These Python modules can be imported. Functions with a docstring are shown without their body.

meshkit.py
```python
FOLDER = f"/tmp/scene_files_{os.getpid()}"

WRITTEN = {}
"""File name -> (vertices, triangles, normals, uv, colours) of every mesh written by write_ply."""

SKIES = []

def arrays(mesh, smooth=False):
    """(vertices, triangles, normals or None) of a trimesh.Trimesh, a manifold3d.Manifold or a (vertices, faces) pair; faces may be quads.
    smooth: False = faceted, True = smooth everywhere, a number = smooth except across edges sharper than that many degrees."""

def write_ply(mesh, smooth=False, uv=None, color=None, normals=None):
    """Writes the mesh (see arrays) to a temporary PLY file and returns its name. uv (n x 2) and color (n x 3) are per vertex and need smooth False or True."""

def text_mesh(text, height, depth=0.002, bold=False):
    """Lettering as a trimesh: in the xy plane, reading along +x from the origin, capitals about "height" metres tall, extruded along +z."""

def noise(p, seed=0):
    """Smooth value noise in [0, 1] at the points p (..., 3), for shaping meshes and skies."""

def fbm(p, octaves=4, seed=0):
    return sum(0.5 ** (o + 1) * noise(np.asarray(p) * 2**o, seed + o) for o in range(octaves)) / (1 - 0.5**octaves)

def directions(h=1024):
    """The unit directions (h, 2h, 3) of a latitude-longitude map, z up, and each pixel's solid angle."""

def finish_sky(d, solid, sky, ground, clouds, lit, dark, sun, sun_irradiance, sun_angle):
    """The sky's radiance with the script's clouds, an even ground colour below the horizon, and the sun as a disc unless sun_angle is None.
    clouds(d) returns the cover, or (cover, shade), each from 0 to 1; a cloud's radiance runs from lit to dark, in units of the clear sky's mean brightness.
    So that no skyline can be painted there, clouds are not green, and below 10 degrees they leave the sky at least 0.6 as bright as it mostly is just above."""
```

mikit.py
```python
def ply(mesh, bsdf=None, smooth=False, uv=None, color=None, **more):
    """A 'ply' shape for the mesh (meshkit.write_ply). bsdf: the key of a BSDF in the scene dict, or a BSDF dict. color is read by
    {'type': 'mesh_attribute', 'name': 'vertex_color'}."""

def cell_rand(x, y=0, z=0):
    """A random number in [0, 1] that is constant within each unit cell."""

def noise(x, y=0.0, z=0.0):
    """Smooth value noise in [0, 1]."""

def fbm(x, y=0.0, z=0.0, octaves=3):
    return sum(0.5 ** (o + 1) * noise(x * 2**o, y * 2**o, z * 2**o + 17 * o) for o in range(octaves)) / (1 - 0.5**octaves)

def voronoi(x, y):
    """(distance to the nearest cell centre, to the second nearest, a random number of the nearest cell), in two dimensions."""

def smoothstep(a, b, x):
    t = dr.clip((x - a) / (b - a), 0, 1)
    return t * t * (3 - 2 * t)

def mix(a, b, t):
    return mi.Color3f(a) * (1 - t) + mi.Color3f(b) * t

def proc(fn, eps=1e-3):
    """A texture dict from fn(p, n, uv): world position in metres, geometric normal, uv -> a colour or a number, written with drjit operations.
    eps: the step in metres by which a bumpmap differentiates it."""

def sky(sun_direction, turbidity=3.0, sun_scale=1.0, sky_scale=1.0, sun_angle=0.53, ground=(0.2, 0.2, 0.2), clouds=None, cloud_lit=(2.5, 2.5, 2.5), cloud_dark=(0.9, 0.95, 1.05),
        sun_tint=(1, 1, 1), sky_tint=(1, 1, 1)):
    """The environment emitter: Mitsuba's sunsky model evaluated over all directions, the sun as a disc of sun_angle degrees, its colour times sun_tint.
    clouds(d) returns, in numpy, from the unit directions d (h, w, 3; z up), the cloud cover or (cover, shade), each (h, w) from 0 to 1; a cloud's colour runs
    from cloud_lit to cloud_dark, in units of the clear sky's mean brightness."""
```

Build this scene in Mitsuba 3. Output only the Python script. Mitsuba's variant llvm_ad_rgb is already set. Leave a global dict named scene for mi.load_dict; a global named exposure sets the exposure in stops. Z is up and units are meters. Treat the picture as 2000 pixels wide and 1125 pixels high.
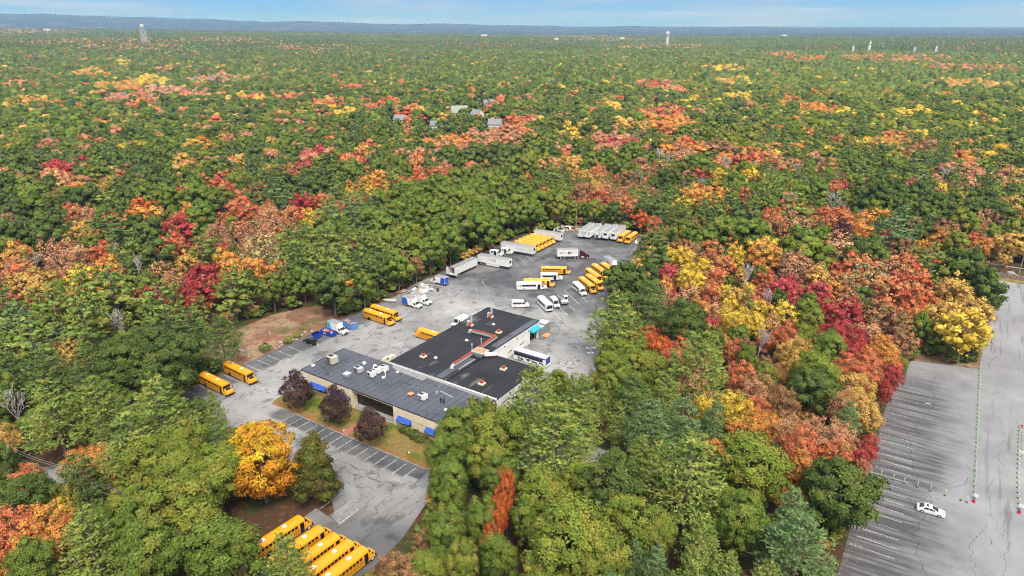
import math, random
import numpy as np, trimesh, mitsuba as mi, drjit as dr, mikit, meshkit
from mikit import noise as mnoise, fbm as mfbm, smoothstep, mix

T4 = mi.ScalarTransform4f
scene, labels = {}, {}
PI = math.pi
# World: metres, z up. x runs along the front of the low office wing, y to the back of the bus yard, origin at its front left corner.

# ---------------------------------------------------------------- camera, sky, exposure
CAM = np.array([132.33, -100.98, 88.0])
PITCH, HEAD = math.radians(20.95), math.radians(33.5)
FWD = np.array([-math.sin(HEAD) * math.cos(PITCH), math.cos(HEAD) * math.cos(PITCH), -math.sin(PITCH)])
scene['camera'] = {'type': 'perspective', 'fov': 2 * math.degrees(math.atan(1000 / 1333.0)), 'fov_axis': 'x',
                   'near_clip': 1.0, 'far_clip': 40000.0, 'medium': {'type': 'ref', 'id': 'haze_air'},
                   'to_world': T4().look_at(origin=CAM.tolist(), target=(CAM + FWD).tolist(), up=[0, 0, 1])}


def clouds(d):
    """A high overcast with thin spots, opening to a band of blue low down."""
    z = np.maximum(d[..., 2], 1e-3)
    p = np.stack([d[..., 0] / (z + .12) * .9, d[..., 1] / (z + .12) * .9, z * 0], -1)
    n = meshkit.fbm(p + 7.3, 5, 3)
    el = np.degrees(np.arcsin(np.clip(z, 0, 1)))
    deck = np.clip((el - 4) / 14, 0, 1)
    q = np.stack([np.arctan2(d[..., 1], d[..., 0]) * 6, el * 2.2, z * 0], -1)
    streak = np.clip(meshkit.fbm(q, 4, 9) * 2.8 - 1.1, 0, 1) * .42
    cover = np.clip(deck * (.55 + .9 * n), 0, 1) + (1 - deck) * streak
    return np.clip(cover, 0, 1), np.clip(.25 + .8 * (n - .35), 0, 1)


scene['sky'] = mikit.sky([0.62, -0.55, 1.15], turbidity=3, sun_scale=0.60, sun_angle=24, clouds=clouds, ground=(.08, .085, .06),
                         cloud_lit=(4.9, 5.2, 5.5), cloud_dark=(2.6, 2.8, 3.05), sky_tint=(.26, .46, .69), sun_tint=(.93, 1, 1.10))
exposure = 2.4
HAZE = 3.7e-5

# ---------------------------------------------------------------- materials
def pbr(name, c, rough=.6, metal=0.0, spec=.5, two=True):
    b = {'type': 'principled', 'base_color': {'type': 'rgb', 'value': list(c)} if isinstance(c, (tuple, list)) else c, 'roughness': rough, 'metallic': metal, 'specular': spec}
    scene[name] = {'type': 'twosided', 'bsdf': b} if two else b


def worn(c, s=.35, amt=.18, seed=0.0):
    """The colour with streaks and grime of the size of a hand to a metre."""
    c = [float(v) for v in c]
    def fn(p, n, uv):
        k = mfbm(p.x / s + seed, p.y / s, p.z / s, 3)
        return mi.Color3f(*c) * (1 + amt * 2 * (k - .5))
    return mikit.proc(fn)


pbr('m_yellow', worn((.80, .345, .012), .9, .10), .32)
pbr('m_yellow_faded', worn((.74, .36, .03), .9, .14), .5)
pbr('m_white', worn((.74, .75, .76), .8, .07), .4)
pbr('m_white_dirty', worn((.66, .67, .68), 1.1, .14), .5)
pbr('m_grey_roof', worn((.25, .255, .27), .9, .25), .6)
pbr('m_black', (.012, .012, .013), .45)
pbr('m_rubber', (.018, .018, .018), .8)
pbr('m_glass', (.012, .014, .017), .08)
pbr('m_rim', (.5, .5, .5), .45)
pbr('m_steel', worn((.42, .43, .44), .6, .2), .4, .4)
pbr('m_galv', worn((.5, .52, .54), .5, .2), .45, .2)
pbr('m_blue', worn((.02, .09, .48), .7, .12), .4)
pbr('m_blue_deep', worn((.012, .045, .36), .6, .2), .45)
pbr('m_blue_light', worn((.09, .24, .55), .6, .25), .5)
pbr('m_teal', (.03, .42, .60), .5)
pbr('m_teal_pale', (.30, .62, .78), .5)
pbr('m_rust', worn((.30, .05, .028), .35, .6), .75)
pbr('m_rust_orange', worn((.52, .26, .13), .35, .7), .8)
pbr('m_maroon', (.07, .008, .012), .3)
pbr('m_cream', worn((.68, .60, .47), 1.4, .12), .7)
pbr('m_cream_paint', worn((.66, .62, .48), .7, .15), .5)
pbr('m_beige', worn((.52, .48, .42), .4, .25), .6)
pbr('m_wall_white', worn((.72, .73, .74), 1.2, .10), .7)
pbr('m_curb', worn((.30, .29, .28), .5, .3), .9)
pbr('m_wood', worn((.62, .32, .14), .3, .4), .8)
pbr('m_pole', worn((.34, .31, .27), .2, .3), .9)
pbr('m_pole_brown', worn((.20, .09, .05), .2, .3), .9)
pbr('m_cone', (.75, .14, .03), .6)
pbr('m_red', (.55, .02, .03), .5)
pbr('m_lime', (.26, .62, .16), .5)
pbr('m_light', (.85, .84, .8), .3)
pbr('m_amber', (.7, .25, .02), .3)
pbr('m_grey_mark', (.38, .38, .40), .6)
pbr('m_dark_mark', (.06, .05, .06), .6)
pbr('m_indigo', worn((.07, .06, .20), .5, .3), .35)
pbr('m_container', worn((.20, .23, .27), .6, .25), .6)
pbr('m_bark', worn((.17, .13, .10), .3, .5), .95)
pbr('m_bark_grey', worn((.34, .31, .28), .3, .35), .95)
pbr('m_skin', (.45, .28, .2), .6)
pbr('m_green_cloth', (.02, .30, .09), .8)
pbr('m_hair', (.03, .02, .015), .8)
pbr('m_rock', worn((.36, .33, .30), .3, .4), .95)
pbr('m_paint', worn((.52, .52, .50), .35, .45), .8)
pbr('m_paint_worn', worn((.34, .34, .34), .3, .5), .85)
pbr('m_crack', (.045, .046, .05), .8)
pbr('m_yellow_block', worn((.75, .42, .03), .5, .3), .6)
pbr('m_tile_grey', worn((.24, .25, .28), .5, .25), .8)
pbr('m_roof_pale', worn((.30, .33, .27), .8, .2), .8)
pbr('m_brick_path', worn((.36, .13, .10), .4, .4), .9)
scene['m_leaf'] = {'type': 'twosided', 'bsdf': {'type': 'diffuse', 'reflectance': {'type': 'mesh_attribute', 'name': 'vertex_color'}}}


def roof_office(p, n, uv):
    a, b = mfbm(p.x / 5, p.y / 7, 1.0, 4), mfbm(p.x / .5, p.y / 1.6, 2.0, 3)
    c = mi.Color3f(.084, .090, .118) * (.65 + .7 * a) * (.85 + .3 * b)
    spots = smoothstep(.72, .82, mnoise(p.x / .9, p.y / .6, 5.0)) * smoothstep(.45, .6, mnoise(p.x / 7, p.y / 7, 9.0))
    return mix(c, mi.Color3f(.03, .03, .035), spots * .7)


def roof_shop(p, n, uv):
    a, b = mfbm(p.x / 4, p.y / 6, 3.0, 4), mfbm(p.x / .7, p.y / 2.5, 4.0, 3)
    c = mi.Color3f(.028, .029, .035) * (.7 + .7 * a) * (.85 + .3 * b)
    pale = smoothstep(.60, .80, mfbm(p.x / 2.2 + 31, p.y / 5 + 3, 8.0, 4)) * smoothstep(.50, .62, mfbm(p.x / 9, p.y / 9, 2.0, 2))
    return mix(c, mi.Color3f(.16, .155, .15), pale * .7)


pbr('m_roof_office', mikit.proc(roof_office), .75)
pbr('m_roof_shop', mikit.proc(roof_shop), .8, spec=.2)
pbr('m_roof_patch', worn((.24, .24, .25), .7, .35), .8)


def asphalt_yard(p, n, uv):
    x, y = p.x, p.y
    big, mid, fine = mfbm(x / 16, y / 16, 1.0, 4), mfbm(x / 3.2, y / 3.2, 2.0, 4), mfbm(x / .25, y / .25, 3.0, 2)
    c = mi.Color3f(.27, .27, .278) * (.60 + .80 * big) * (.76 + .48 * mid) * (.90 + .20 * fine)
    w = (mfbm(x / 4, y / 4, 7.0, 3) - .5) * 5
    far = smoothstep(74, 90, y + w * 2) * (.66 + .3 * smoothstep(.4, .6, big))
    stall_l = smoothstep(-16.2, -17.6, x + w * .35) * smoothstep(70, 40, y + w) * .8
    front = smoothstep(-14.8, -13.6, y + w * .25) * smoothstep(2, 6, x) * smoothstep(52, 50, x) * smoothstep(-9, -9.3, y) * .88
    drive = smoothstep(-20, -31, y + w * .6 - (x - 50) * .25) * smoothstep(36, 46, x + w) * .72
    d = dr.maximum(dr.maximum(far, stall_l), dr.maximum(front, drive))
    c = mix(c, mi.Color3f(.072, .074, .085) * (.6 + .8 * mid), d)
    oil = smoothstep(.58, .78, mfbm(x / 2.4 + 9, y / 2.4, 5.0, 4))
    c = mix(c, mi.Color3f(.05, .05, .055), oil * .55)
    dust = smoothstep(.58, .8, mfbm(x / 6 + 40, y / 9, 6.0, 4)) * smoothstep(3, 6, x + 26) * .5
    c = mix(c, mi.Color3f(.30, .285, .27), dust * .6)
    e1, e2, r = mikit.voronoi(x / 5.5 + mfbm(x / 1.5, y / 1.5, 3.0, 3) * .7, y / 5.5 + mfbm(x / 1.5 + 9, y / 1.5, 4.0, 3) * .7)
    crack = smoothstep(.035, .012, e2 - e1) * smoothstep(.45, .62, mfbm(x / 11, y / 11, 12.0, 3))
    return mix(c, mi.Color3f(.05, .05, .055), crack * .75)


def asphalt_lot(p, n, uv):
    x, y = p.x, p.y
    big, mid, fine = mfbm(x / 18, y / 14, 1.0, 4), mfbm(x / 3, y / 3, 2.0, 4), mfbm(x / .25, y / .25, 3.0, 2)
    c = mi.Color3f(.245, .246, .262) * (.70 + .60 * big) * (.82 + .36 * mid) * (.92 + .16 * fine)
    st = mfbm(x / 9 + 3, y / .62 - x / 12, 5.0, 4)
    zone = smoothstep(147, 136, x + (mfbm(x / 5, y / 5, 9.0, 3) - .5) * 9) * smoothstep(112, 80, y)
    c = mix(c, mi.Color3f(.070, .069, .075), zone * (.45 + .50 * smoothstep(.34, .68, st)))
    tyre = smoothstep(.62, .82, mfbm(x / .9 + 5, y / 14, 8.0, 3)) * smoothstep(146, 152, x) * .5
    low = smoothstep(26, 8, y) * smoothstep(.45, .7, mfbm(x / 2.2, y / 2.2, 11.0, 4)) * .7
    c = mix(c, mi.Color3f(.09, .088, .092), dr.maximum(tyre, low))
    speck = smoothstep(.80, .86, mnoise(x / .22, y / .22, 4.0)) * smoothstep(134, 128, x) * .6
    return mix(c, mi.Color3f(.36, .22, .16), speck)


def ground_fn(p, n, uv):
    x, y = p.x, p.y
    a, b, f = mfbm(x / 6, y / 6, 1.0, 4), mfbm(x / .9, y / .9, 2.0, 3), mfbm(x / 40, y / 40, 3.0, 3)
    c = mix(mi.Color3f(.085, .050, .030), mi.Color3f(.050, .058, .022), smoothstep(.42, .62, a))
    c = mix(c, mi.Color3f(.22, .10, .05), smoothstep(.58, .75, b) * .55) * (.7 + .6 * f)
    r = dr.sqrt(dr.square(x - 132) + dr.square(y + 101))
    band = mfbm(x / 240, y / 240, 4.0, 5)
    far = mix(mi.Color3f(.030, .046, .024), mi.Color3f(.11, .075, .04), smoothstep(.62, .74, band) * .6) * (.55 + .9 * mfbm(x / 28, y / 28, 8.0, 3))
    return mix(c, far, smoothstep(500, 900, r))


def dirt_fn(p, n, uv):
    x, y = p.x, p.y
    a, b, c3 = mfbm(x / 5, y / 5, 1.0, 4), mfbm(x / .8, y / .8, 2.0, 4), mfbm(x / 2, y / 2, 6.0, 3)
    c = mix(mi.Color3f(.19, .115, .075), mi.Color3f(.28, .195, .125), smoothstep(.35, .65, a))
    c = mix(c, mi.Color3f(.22, .085, .05), smoothstep(.5, .68, c3) * .7)
    c = mix(c, mi.Color3f(.09, .10, .035), smoothstep(.54, .68, mfbm(x / 4 + 20, y / 4, 5.0, 4)) * .7)
    return c * (.72 + .56 * b)


def lawn_fn(p, n, uv):
    x, y = p.x, p.y
    a, b = mfbm(x / 4, y / 4, 1.0, 4), mfbm(x / .45, y / .45, 2.0, 3)
    edge = smoothstep(-7.4, -9.2, y + (mfbm(x / 2, y / 2, 5.0, 3) - .5) * 3)
    c = mix(mi.Color3f(.10, .13, .02), mi.Color3f(.22, .16, .055), smoothstep(.38, .60, a + edge * .18))
    c = mix(c, mi.Color3f(.24, .10, .045), edge * .5)
    return c * (.7 + .6 * b)


pbr('m_asphalt_yard', mikit.proc(asphalt_yard), .9, spec=.3)
pbr('m_asphalt_lot', mikit.proc(asphalt_lot), .9, spec=.3)
pbr('m_ground', mikit.proc(ground_fn), 1.0, spec=.1)
pbr('m_dirt', mikit.proc(dirt_fn), 1.0, spec=.1)
pbr('m_lawn', mikit.proc(lawn_fn), 1.0, spec=.1)

# ---------------------------------------------------------------- mesh helpers
def box(x0, x1, y0, y1, z0, z1, ch=0.0):
    if ch <= 0:
        m = trimesh.creation.box(extents=[x1 - x0, y1 - y0, z1 - z0])
        m.apply_translation([(x0 + x1) / 2, (y0 + y1) / 2, (z0 + z1) / 2])
        return m
    P = []
    for x, sx in ((x0, 1), (x1, -1)):
        for y, sy in ((y0, 1), (y1, -1)):
            for z, sz in ((z0, 1), (z1, -1)):
                P += [(x, y + sy * ch, z + sz * ch), (x + sx * ch, y, z + sz * ch), (x + sx * ch, y + sy * ch, z)]
    return trimesh.convex.convex_hull(np.array(P))


def hull(P):
    return trimesh.convex.convex_hull(np.array(P, float))


def cyl(p0, p1, r0, r1=None, n=12):
    p0, p1 = np.array(p0, float), np.array(p1, float)
    r1 = r0 if r1 is None else r1
    z = (p1 - p0) / np.linalg.norm(p1 - p0)
    x = np.cross(z, [0, 0, 1] if abs(z[2]) < .9 else [1, 0, 0]); x /= np.linalg.norm(x)
    y = np.cross(z, x)
    a = np.arange(n) * 2 * PI / n
    ring = np.cos(a)[:, None] * x + np.sin(a)[:, None] * y
    V = np.vstack([p0 + ring * r0, p1 + ring * r1, [p0], [p1]])
    i, j = np.arange(n), (np.arange(n) + 1) % n
    F = np.vstack([np.stack([i, j, j + n], 1), np.stack([i, j + n, i + n], 1), np.stack([j, i, i * 0 + 2 * n], 1), np.stack([i + n, j + n, i * 0 + 2 * n + 1], 1)])
    return trimesh.Trimesh(V, F, process=False)


def loft(secs):
    """Sections [(x, [(y, z), ...])] of equal length -> a closed mesh along x."""
    n = len(secs[0][1])
    V = [(x, y, z) for x, s in secs for y, z in s]
    F = []
    for k in range(len(secs) - 1):
        for i in range(n):
            j = (i + 1) % n
            a, b, c, d = k * n + i, k * n + j, (k + 1) * n + j, (k + 1) * n + i
            F += [(a, b, c), (a, c, d)]
    for k, flip in ((0, True), (len(secs) - 1, False)):
        ctr = np.mean([(secs[k][0], y, z) for y, z in secs[k][1]], axis=0)
        V.append(tuple(ctr)); ci = len(V) - 1
        for i in range(n):
            j = (i + 1) % n
            a, b = k * n + i, k * n + j
            F.append((b, a, ci) if flip else (a, b, ci))
    m = trimesh.Trimesh(np.array(V, float), np.array(F), process=False)
    m.fix_normals()
    return m


def prism(poly, y0, y1, taper=None):
    """Side profile [(x, z), ...] extruded from y0 to y1; taper(z) scales the half width."""
    from shapely.geometry import Polygon
    m = trimesh.creation.extrude_polygon(Polygon(poly), y1 - y0, engine='earcut')
    v = np.array(m.vertices)
    y = v[:, 2] + y0
    if taper is not None:
        y = (y0 + y1) / 2 + (y - (y0 + y1) / 2) * np.array([taper(z) for z in v[:, 1]])
    m = trimesh.Trimesh(np.stack([v[:, 0], y, v[:, 1]], 1), np.array(m.faces)[:, ::-1], process=False)
    m.fix_normals()
    return m


def cat(ms):
    return trimesh.util.concatenate(list(ms))


def ball(c, r, s=2, sc=(1, 1, 1)):
    m = trimesh.creation.icosphere(subdivisions=s, radius=r)
    m.apply_scale(sc); m.apply_translation(c)
    return m


def at(x, y, deg=0.0, z=0.0, s=1.0):
    return T4().translate([x, y, z]).rotate([0, 0, 1], deg).scale(s)


def sheet(poly, z, holes=None):
    """A flat polygon as triangles, facing up."""
    from shapely.geometry import Polygon
    v, f = trimesh.creation.triangulate_polygon(Polygon(poly, holes or []), engine='earcut')
    v = np.hstack([np.array(v)[:, :2], np.full((len(v), 1), z)])
    f = np.array(f)
    for t in range(len(f)):
        a, b, c = v[f[t]]
        if np.cross(b - a, c - a)[2] < 0:
            f[t] = f[t][::-1]
    return trimesh.Trimesh(v, f, process=False)


USED = {}
def key(name, parent=None):
    base = f'{parent}__{name}' if parent else name
    k = USED.get(base, 0); USED[base] = k + 1
    return base if k == 0 else f'{base}_{k:03d}'


def put(name, mesh, mat, parent=None, smooth=False, M=None):
    k = key(name, parent)
    scene[k] = mikit.ply(mesh, mat, smooth=smooth)
    if M is not None:
        scene[k]['to_world'] = M
    return k


def tag(k, label, cat_=None, group=None, kind=None):
    labels[k] = {a: b for a, b in (('label', label), ('category', cat_), ('group', group), ('kind', kind)) if b}
    return k


def thing(name, label, cat_, group=None):
    return tag(key(name), label, cat_, group)


class Model:
    """Parts that copies share: one shapegroup, then one instance per copy."""
    count = 0
    def __init__(self):
        self.parts, self.names = {}, {}
        Model.count += 1
        self.id = f'model_{Model.count}'
    def add(self, name, mesh, mat, smooth=False, under=None):
        base = f'{under}__{name}' if under else name
        k = self.names.get(base, 0); self.names[base] = k + 1
        n = base if k == 0 else f'{base}_{k:03d}'
        self.parts[n] = mikit.ply(mesh, mat, smooth=smooth)
        return n
    def place(self, name, label, cat_, M, group=None):
        if self.id not in scene:
            scene[self.id] = {'type': 'shapegroup', **self.parts}
        k = key(name)
        scene[k] = {'type': 'instance', 'to_world': M, 'sg': {'type': 'ref', 'id': self.id}}
        return tag(k, label, cat_, group)


def wheel(m, x, y, r=.5, w=.28, side=1):
    n = m.add('wheel', cyl((x, y - w / 2, r), (x, y + w / 2, r), r, n=14), 'm_rubber', 30)
    yo = y + side * (w / 2 + .012)
    m.add('rim', cyl((x, y, r), (x, yo, r), r * .58, n=12), 'm_rim', 30, under=n)

# ---------------------------------------------------------------- the setting: terrain, pavements
def sstep(a, b, x):
    t = np.clip((np.asarray(x, float) - a) / (b - a), 0, 1)
    return t * t * (3 - 2 * t)


def elevation(x, y):
    """Terrain height: flat round the yard, low swells far off, a ridge on the skyline."""
    dx, dy = np.asarray(x, float) - CAM[0], np.asarray(y, float) - CAM[1]
    r = np.hypot(dx, dy)
    az = np.degrees(np.arctan2(dx * math.cos(HEAD) + dy * math.sin(HEAD), -dx * math.sin(HEAD) + dy * math.cos(HEAD)))  # 0 ahead, + right
    left = sstep(5, -38, az)
    swell = 26 * sstep(1900, 3200, r) * left + 10 * sstep(2200, 5200, r)
    q = np.stack([az / 2.3, r * 0 + 1.0, r * 0], -1)
    q2 = np.stack([np.asarray(x, float) / 900, np.asarray(y, float) / 900, r * 0], -1)
    swell = swell + 18 * (meshkit.fbm(q2, 3, 5) - .5) * sstep(1800, 3500, r)
    top = np.interp(az, [-60, -38, -30, -22, -14, -7, 0, 10, 20, 26, 37, 60], [230, 222, 196, 168, 142, 128, 112, 96, 92, 84, 66, 60]) - 12
    top = (top - 88) * 1.9 + 88 + 75 * (meshkit.fbm(q, 4, 2) - .5)
    ridge = np.maximum(top, 60) * sstep(9500, 16500, r) * (.72 + .28 * sstep(12000, 17500, r))
    foot = 45 * sstep(5, -40, az) * sstep(4500, 8000, r)
    return swell * (1 - .6 * sstep(7600, 11000, r)) + np.maximum(ridge, foot)


def terrain():
    rs = np.unique(np.concatenate([np.linspace(0, 400, 6), np.linspace(400, 1600, 8), np.linspace(1600, 9400, 80), np.linspace(9600, 22000, 60)]))
    th = np.linspace(-PI, PI, 361)[:-1]
    R, A = np.meshgrid(rs, th, indexing='ij')
    X, Y = CAM[0] + R * np.cos(A), CAM[1] + R * np.sin(A)
    Z = elevation(X, Y) * sstep(1500, 1900, R)
    V = np.stack([X, Y, Z], -1).reshape(-1, 3)
    n, m = R.shape
    i, j = np.meshgrid(np.arange(n - 1), np.arange(m), indexing='ij')
    a, b, c, d = i * m + j, (i + 1) * m + j, (i + 1) * m + (j + 1) % m, i * m + (j + 1) % m
    F = np.vstack([np.stack([a, b, c], -1).reshape(-1, 3), np.stack([a, c, d], -1).reshape(-1, 3)])
    return trimesh.Trimesh(V, F, process=False)


tag(put('ground', terrain(), 'm_ground', smooth=True), 'woodland floor of leaf litter running out to low hills', None, kind='structure')

YARD = [(-24, -22), (-24, 62), (-26, 67), (-27, 100), (-26.5, 150), (-20, 158), (-15, 176), (10, 182), (20, 178), (24, 163), (31, 135), (40, 100), (49, 77), (57, 57), (63, 42), (60, 28), (56.2, 14), (56.5, -16), (59.8, -28), (60.6, -38), (60.6, -49), (40.5, -49), (40, -31), (46, -31.5), (40, -27), (10, -24), (-6, -24), (-16, -26)]
tag(put('yard_pavement', sheet(YARD, .012), 'm_asphalt_yard'), 'cracked grey asphalt of the bus yard and front parking lot', None, kind='structure')
LOT = [(128.2, -50), (260, -50), (260, 197), (149, 197), (147.6, 121), (147.0, 109.2), (139, 107.6), (131, 105), (128.2, 80)]
tag(put('car_park', sheet(LOT, .012), 'm_asphalt_lot'), 'streaked grey asphalt of the big car park on the right', None, kind='structure')
DIRT = [(-24.05, -3), (-30, -9), (-39, -5), (-46, 6), (-46.5, 28), (-40, 41), (-33, 40), (-27, 36), (-24.05, 42)]
tag(put('dirt_clearing', sheet(DIRT, .006), 'm_dirt'), 'bare brown dirt clearing beside the left edge of the yard', None, kind='structure')
tag(put('gravel_verge', sheet([(131, 105.05), (139, 107.65), (146.9, 109.2), (147.5, 121), (147, 124), (130, 118)], .006), 'm_dirt'), 'strip of dry dirt and leaves at the head of the parking bays', None, kind='structure')
tag(put('grass_verge', sheet([(148.5, 197.05), (262, 197.05), (262, 201), (148.5, 201)], .006), 'm_lawn'), 'dry grass strip under the chain link fence', None, kind='structure')
tag(put('lawn_ground', sheet([(60.62, -36), (66, -43), (66, -62), (40, -62), (40, -49.02), (60.62, -49.02)], .02), 'm_lawn'), 'dry grass beside the drive at the bottom', None, kind='structure')
LAWN = [(-1.0, -6.4), (-.8, -8.4), (.1, -10), (24.6, -9.9), (49.8, -9.5), (50.7, -8.6), (51.2, -5.2), (51.4, -.06), (-.6, -.06)]
tag(put('front_lawn', sheet(LAWN, .06), 'm_lawn'), 'patchy brown and green lawn along the office front', None, kind='structure')
tag(put('street', sheet([(-60, -74), (-24, -67), (-10, -57), (-9, -49), (-15, -49), (-22, -58), (-60, -66)], .01), 'm_asphalt_yard'), 'bit of grey street under trees at the lower left', None, kind='structure')
tag(put('side_pavement', sheet([(62, 2), (90, 2), (90, 18), (62, 18)], .012), 'm_asphalt_yard'), 'grey pavement glimpsed under the trees by the hidden truck', None, kind='structure')
pts = LAWN[:7]
ks = []
for (x0, y0), (x1, y1) in zip(pts[:-1], pts[1:]):
    L = math.hypot(x1 - x0, y1 - y0); n = max(1, round(L / 2.4))
    for i in range(n):
        a, b = i / n, (i + 1) / n - .008
        dx, dy = (x1 - x0) / L, (y1 - y0) / L
        P = [(x0 + (x1 - x0) * t + s * dy * .09, y0 + (y1 - y0) * t - s * dx * .09, z) for t in (a, b) for s in (-1, 1) for z in (0, .13)]
        put('kerb_stone', hull(P), 'm_curb', 'front_lawn')
tag(put('path', box(24.2, 26.3, -9.85, -1.4, .03, .085), 'm_brick_path', 'front_lawn'), 'red brick path across the lawn')

# painted lines: each a thin sheet on its pavement
def strip(x0, y0, x1, y1, w=.12, z=.018):
    L = math.hypot(x1 - x0, y1 - y0); nx, ny = -(y1 - y0) / L * w / 2, (x1 - x0) / L * w / 2
    return trimesh.Trimesh([(x0 + nx, y0 + ny, z), (x0 - nx, y0 - ny, z), (x1 - nx, y1 - ny, z), (x1 + nx, y1 + ny, z)], [[0, 1, 2], [0, 2, 3]], process=False)


def wline(parent, x0, y0, x1, y1, mat='m_paint', w=.13):
    put('painted_line', strip(x0, y0, x1, y1, w), mat, parent)


for i in range(12):
    y = -21.4 + 3.55 * i
    if y < 14.5:
        wline('yard_pavement', -23.3, y, -16.9, y - .1, 'm_paint' if i > 3 else 'm_paint_worn')
for x in (8.9, 11.6, 14.3, 17.1, 19.9, 22.6, 25.5, 28.5, 31.2, 33.95, 36.7, 39.5, 42.2, 44.95, 47.7):
    wline('yard_pavement', x, -10.2, x - .1, -14.6, w=.14)
for a in ((21.2, 104.6, 34.4, 94), (22.2, 99.2, 34.3, 89.3), (22.5, 94, 34.7, 84.5), (22.6, 89.2, 35, 79.5), (23, 84.6, 34.5, 75.5), (23.4, 79.8, 28.9, 75.4)):
    wline('yard_pavement', *a, w=.16)
for a in ((-12.2, 117.4, -6.1, 112.3), (-10.8, 120.7, -5.6, 116.7), (-9.7, 124.8, -3.1, 119.3), (-4.9, 125.1, 1.2, 120.8), (-6, 84, -2.5, 80.5), (-8, 91, -4, 87)):
    wline('yard_pavement', *a, 'm_paint_worn', .16)
for a in ((40.8, -30.8, 40.9, -24.8), (44.0, -31.2, 44.2, -25.8), (47.3, -31.8, 47.2, -26.4), (56.8, 44.7, 59.5, 44.8), (50.9, -9.0, 52.6, -9.0)):
    wline('yard_pavement', *a)
for i in range(31):
    y = 16.0 + 2.87 * i
    far = i > 15
    wline('car_park', 128.6 + (.8 if i % 3 == 1 else 0), y, 136.1 - (1.2 if far else 0), y + .15, 'm_paint_worn' if far or i % 5 == 3 else 'm_paint', .11)
wline('car_park', 136.2, 80.6, 137.4, 80.7, w=.35)
tag(put('repair_patch', sheet([(47.4, -13.2), (47.5, -15.3), (50.8, -15.3), (50.8, -13.0)], .018), 'm_roof_patch', 'yard_pavement'), 'pale square asphalt repair')
put('repair_patch', sheet([(44.3, -31.1), (47.2, -31.7), (47.2, -26.6), (44.4, -26.0)], .0165), 'm_roof_patch', 'yard_pavement')
tag(put('repair_patch', sheet([(149.6, 93), (153, 93), (153, 98), (149.6, 98)], .018), 'm_roof_patch', 'car_park'), 'faint square asphalt repair')


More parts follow.
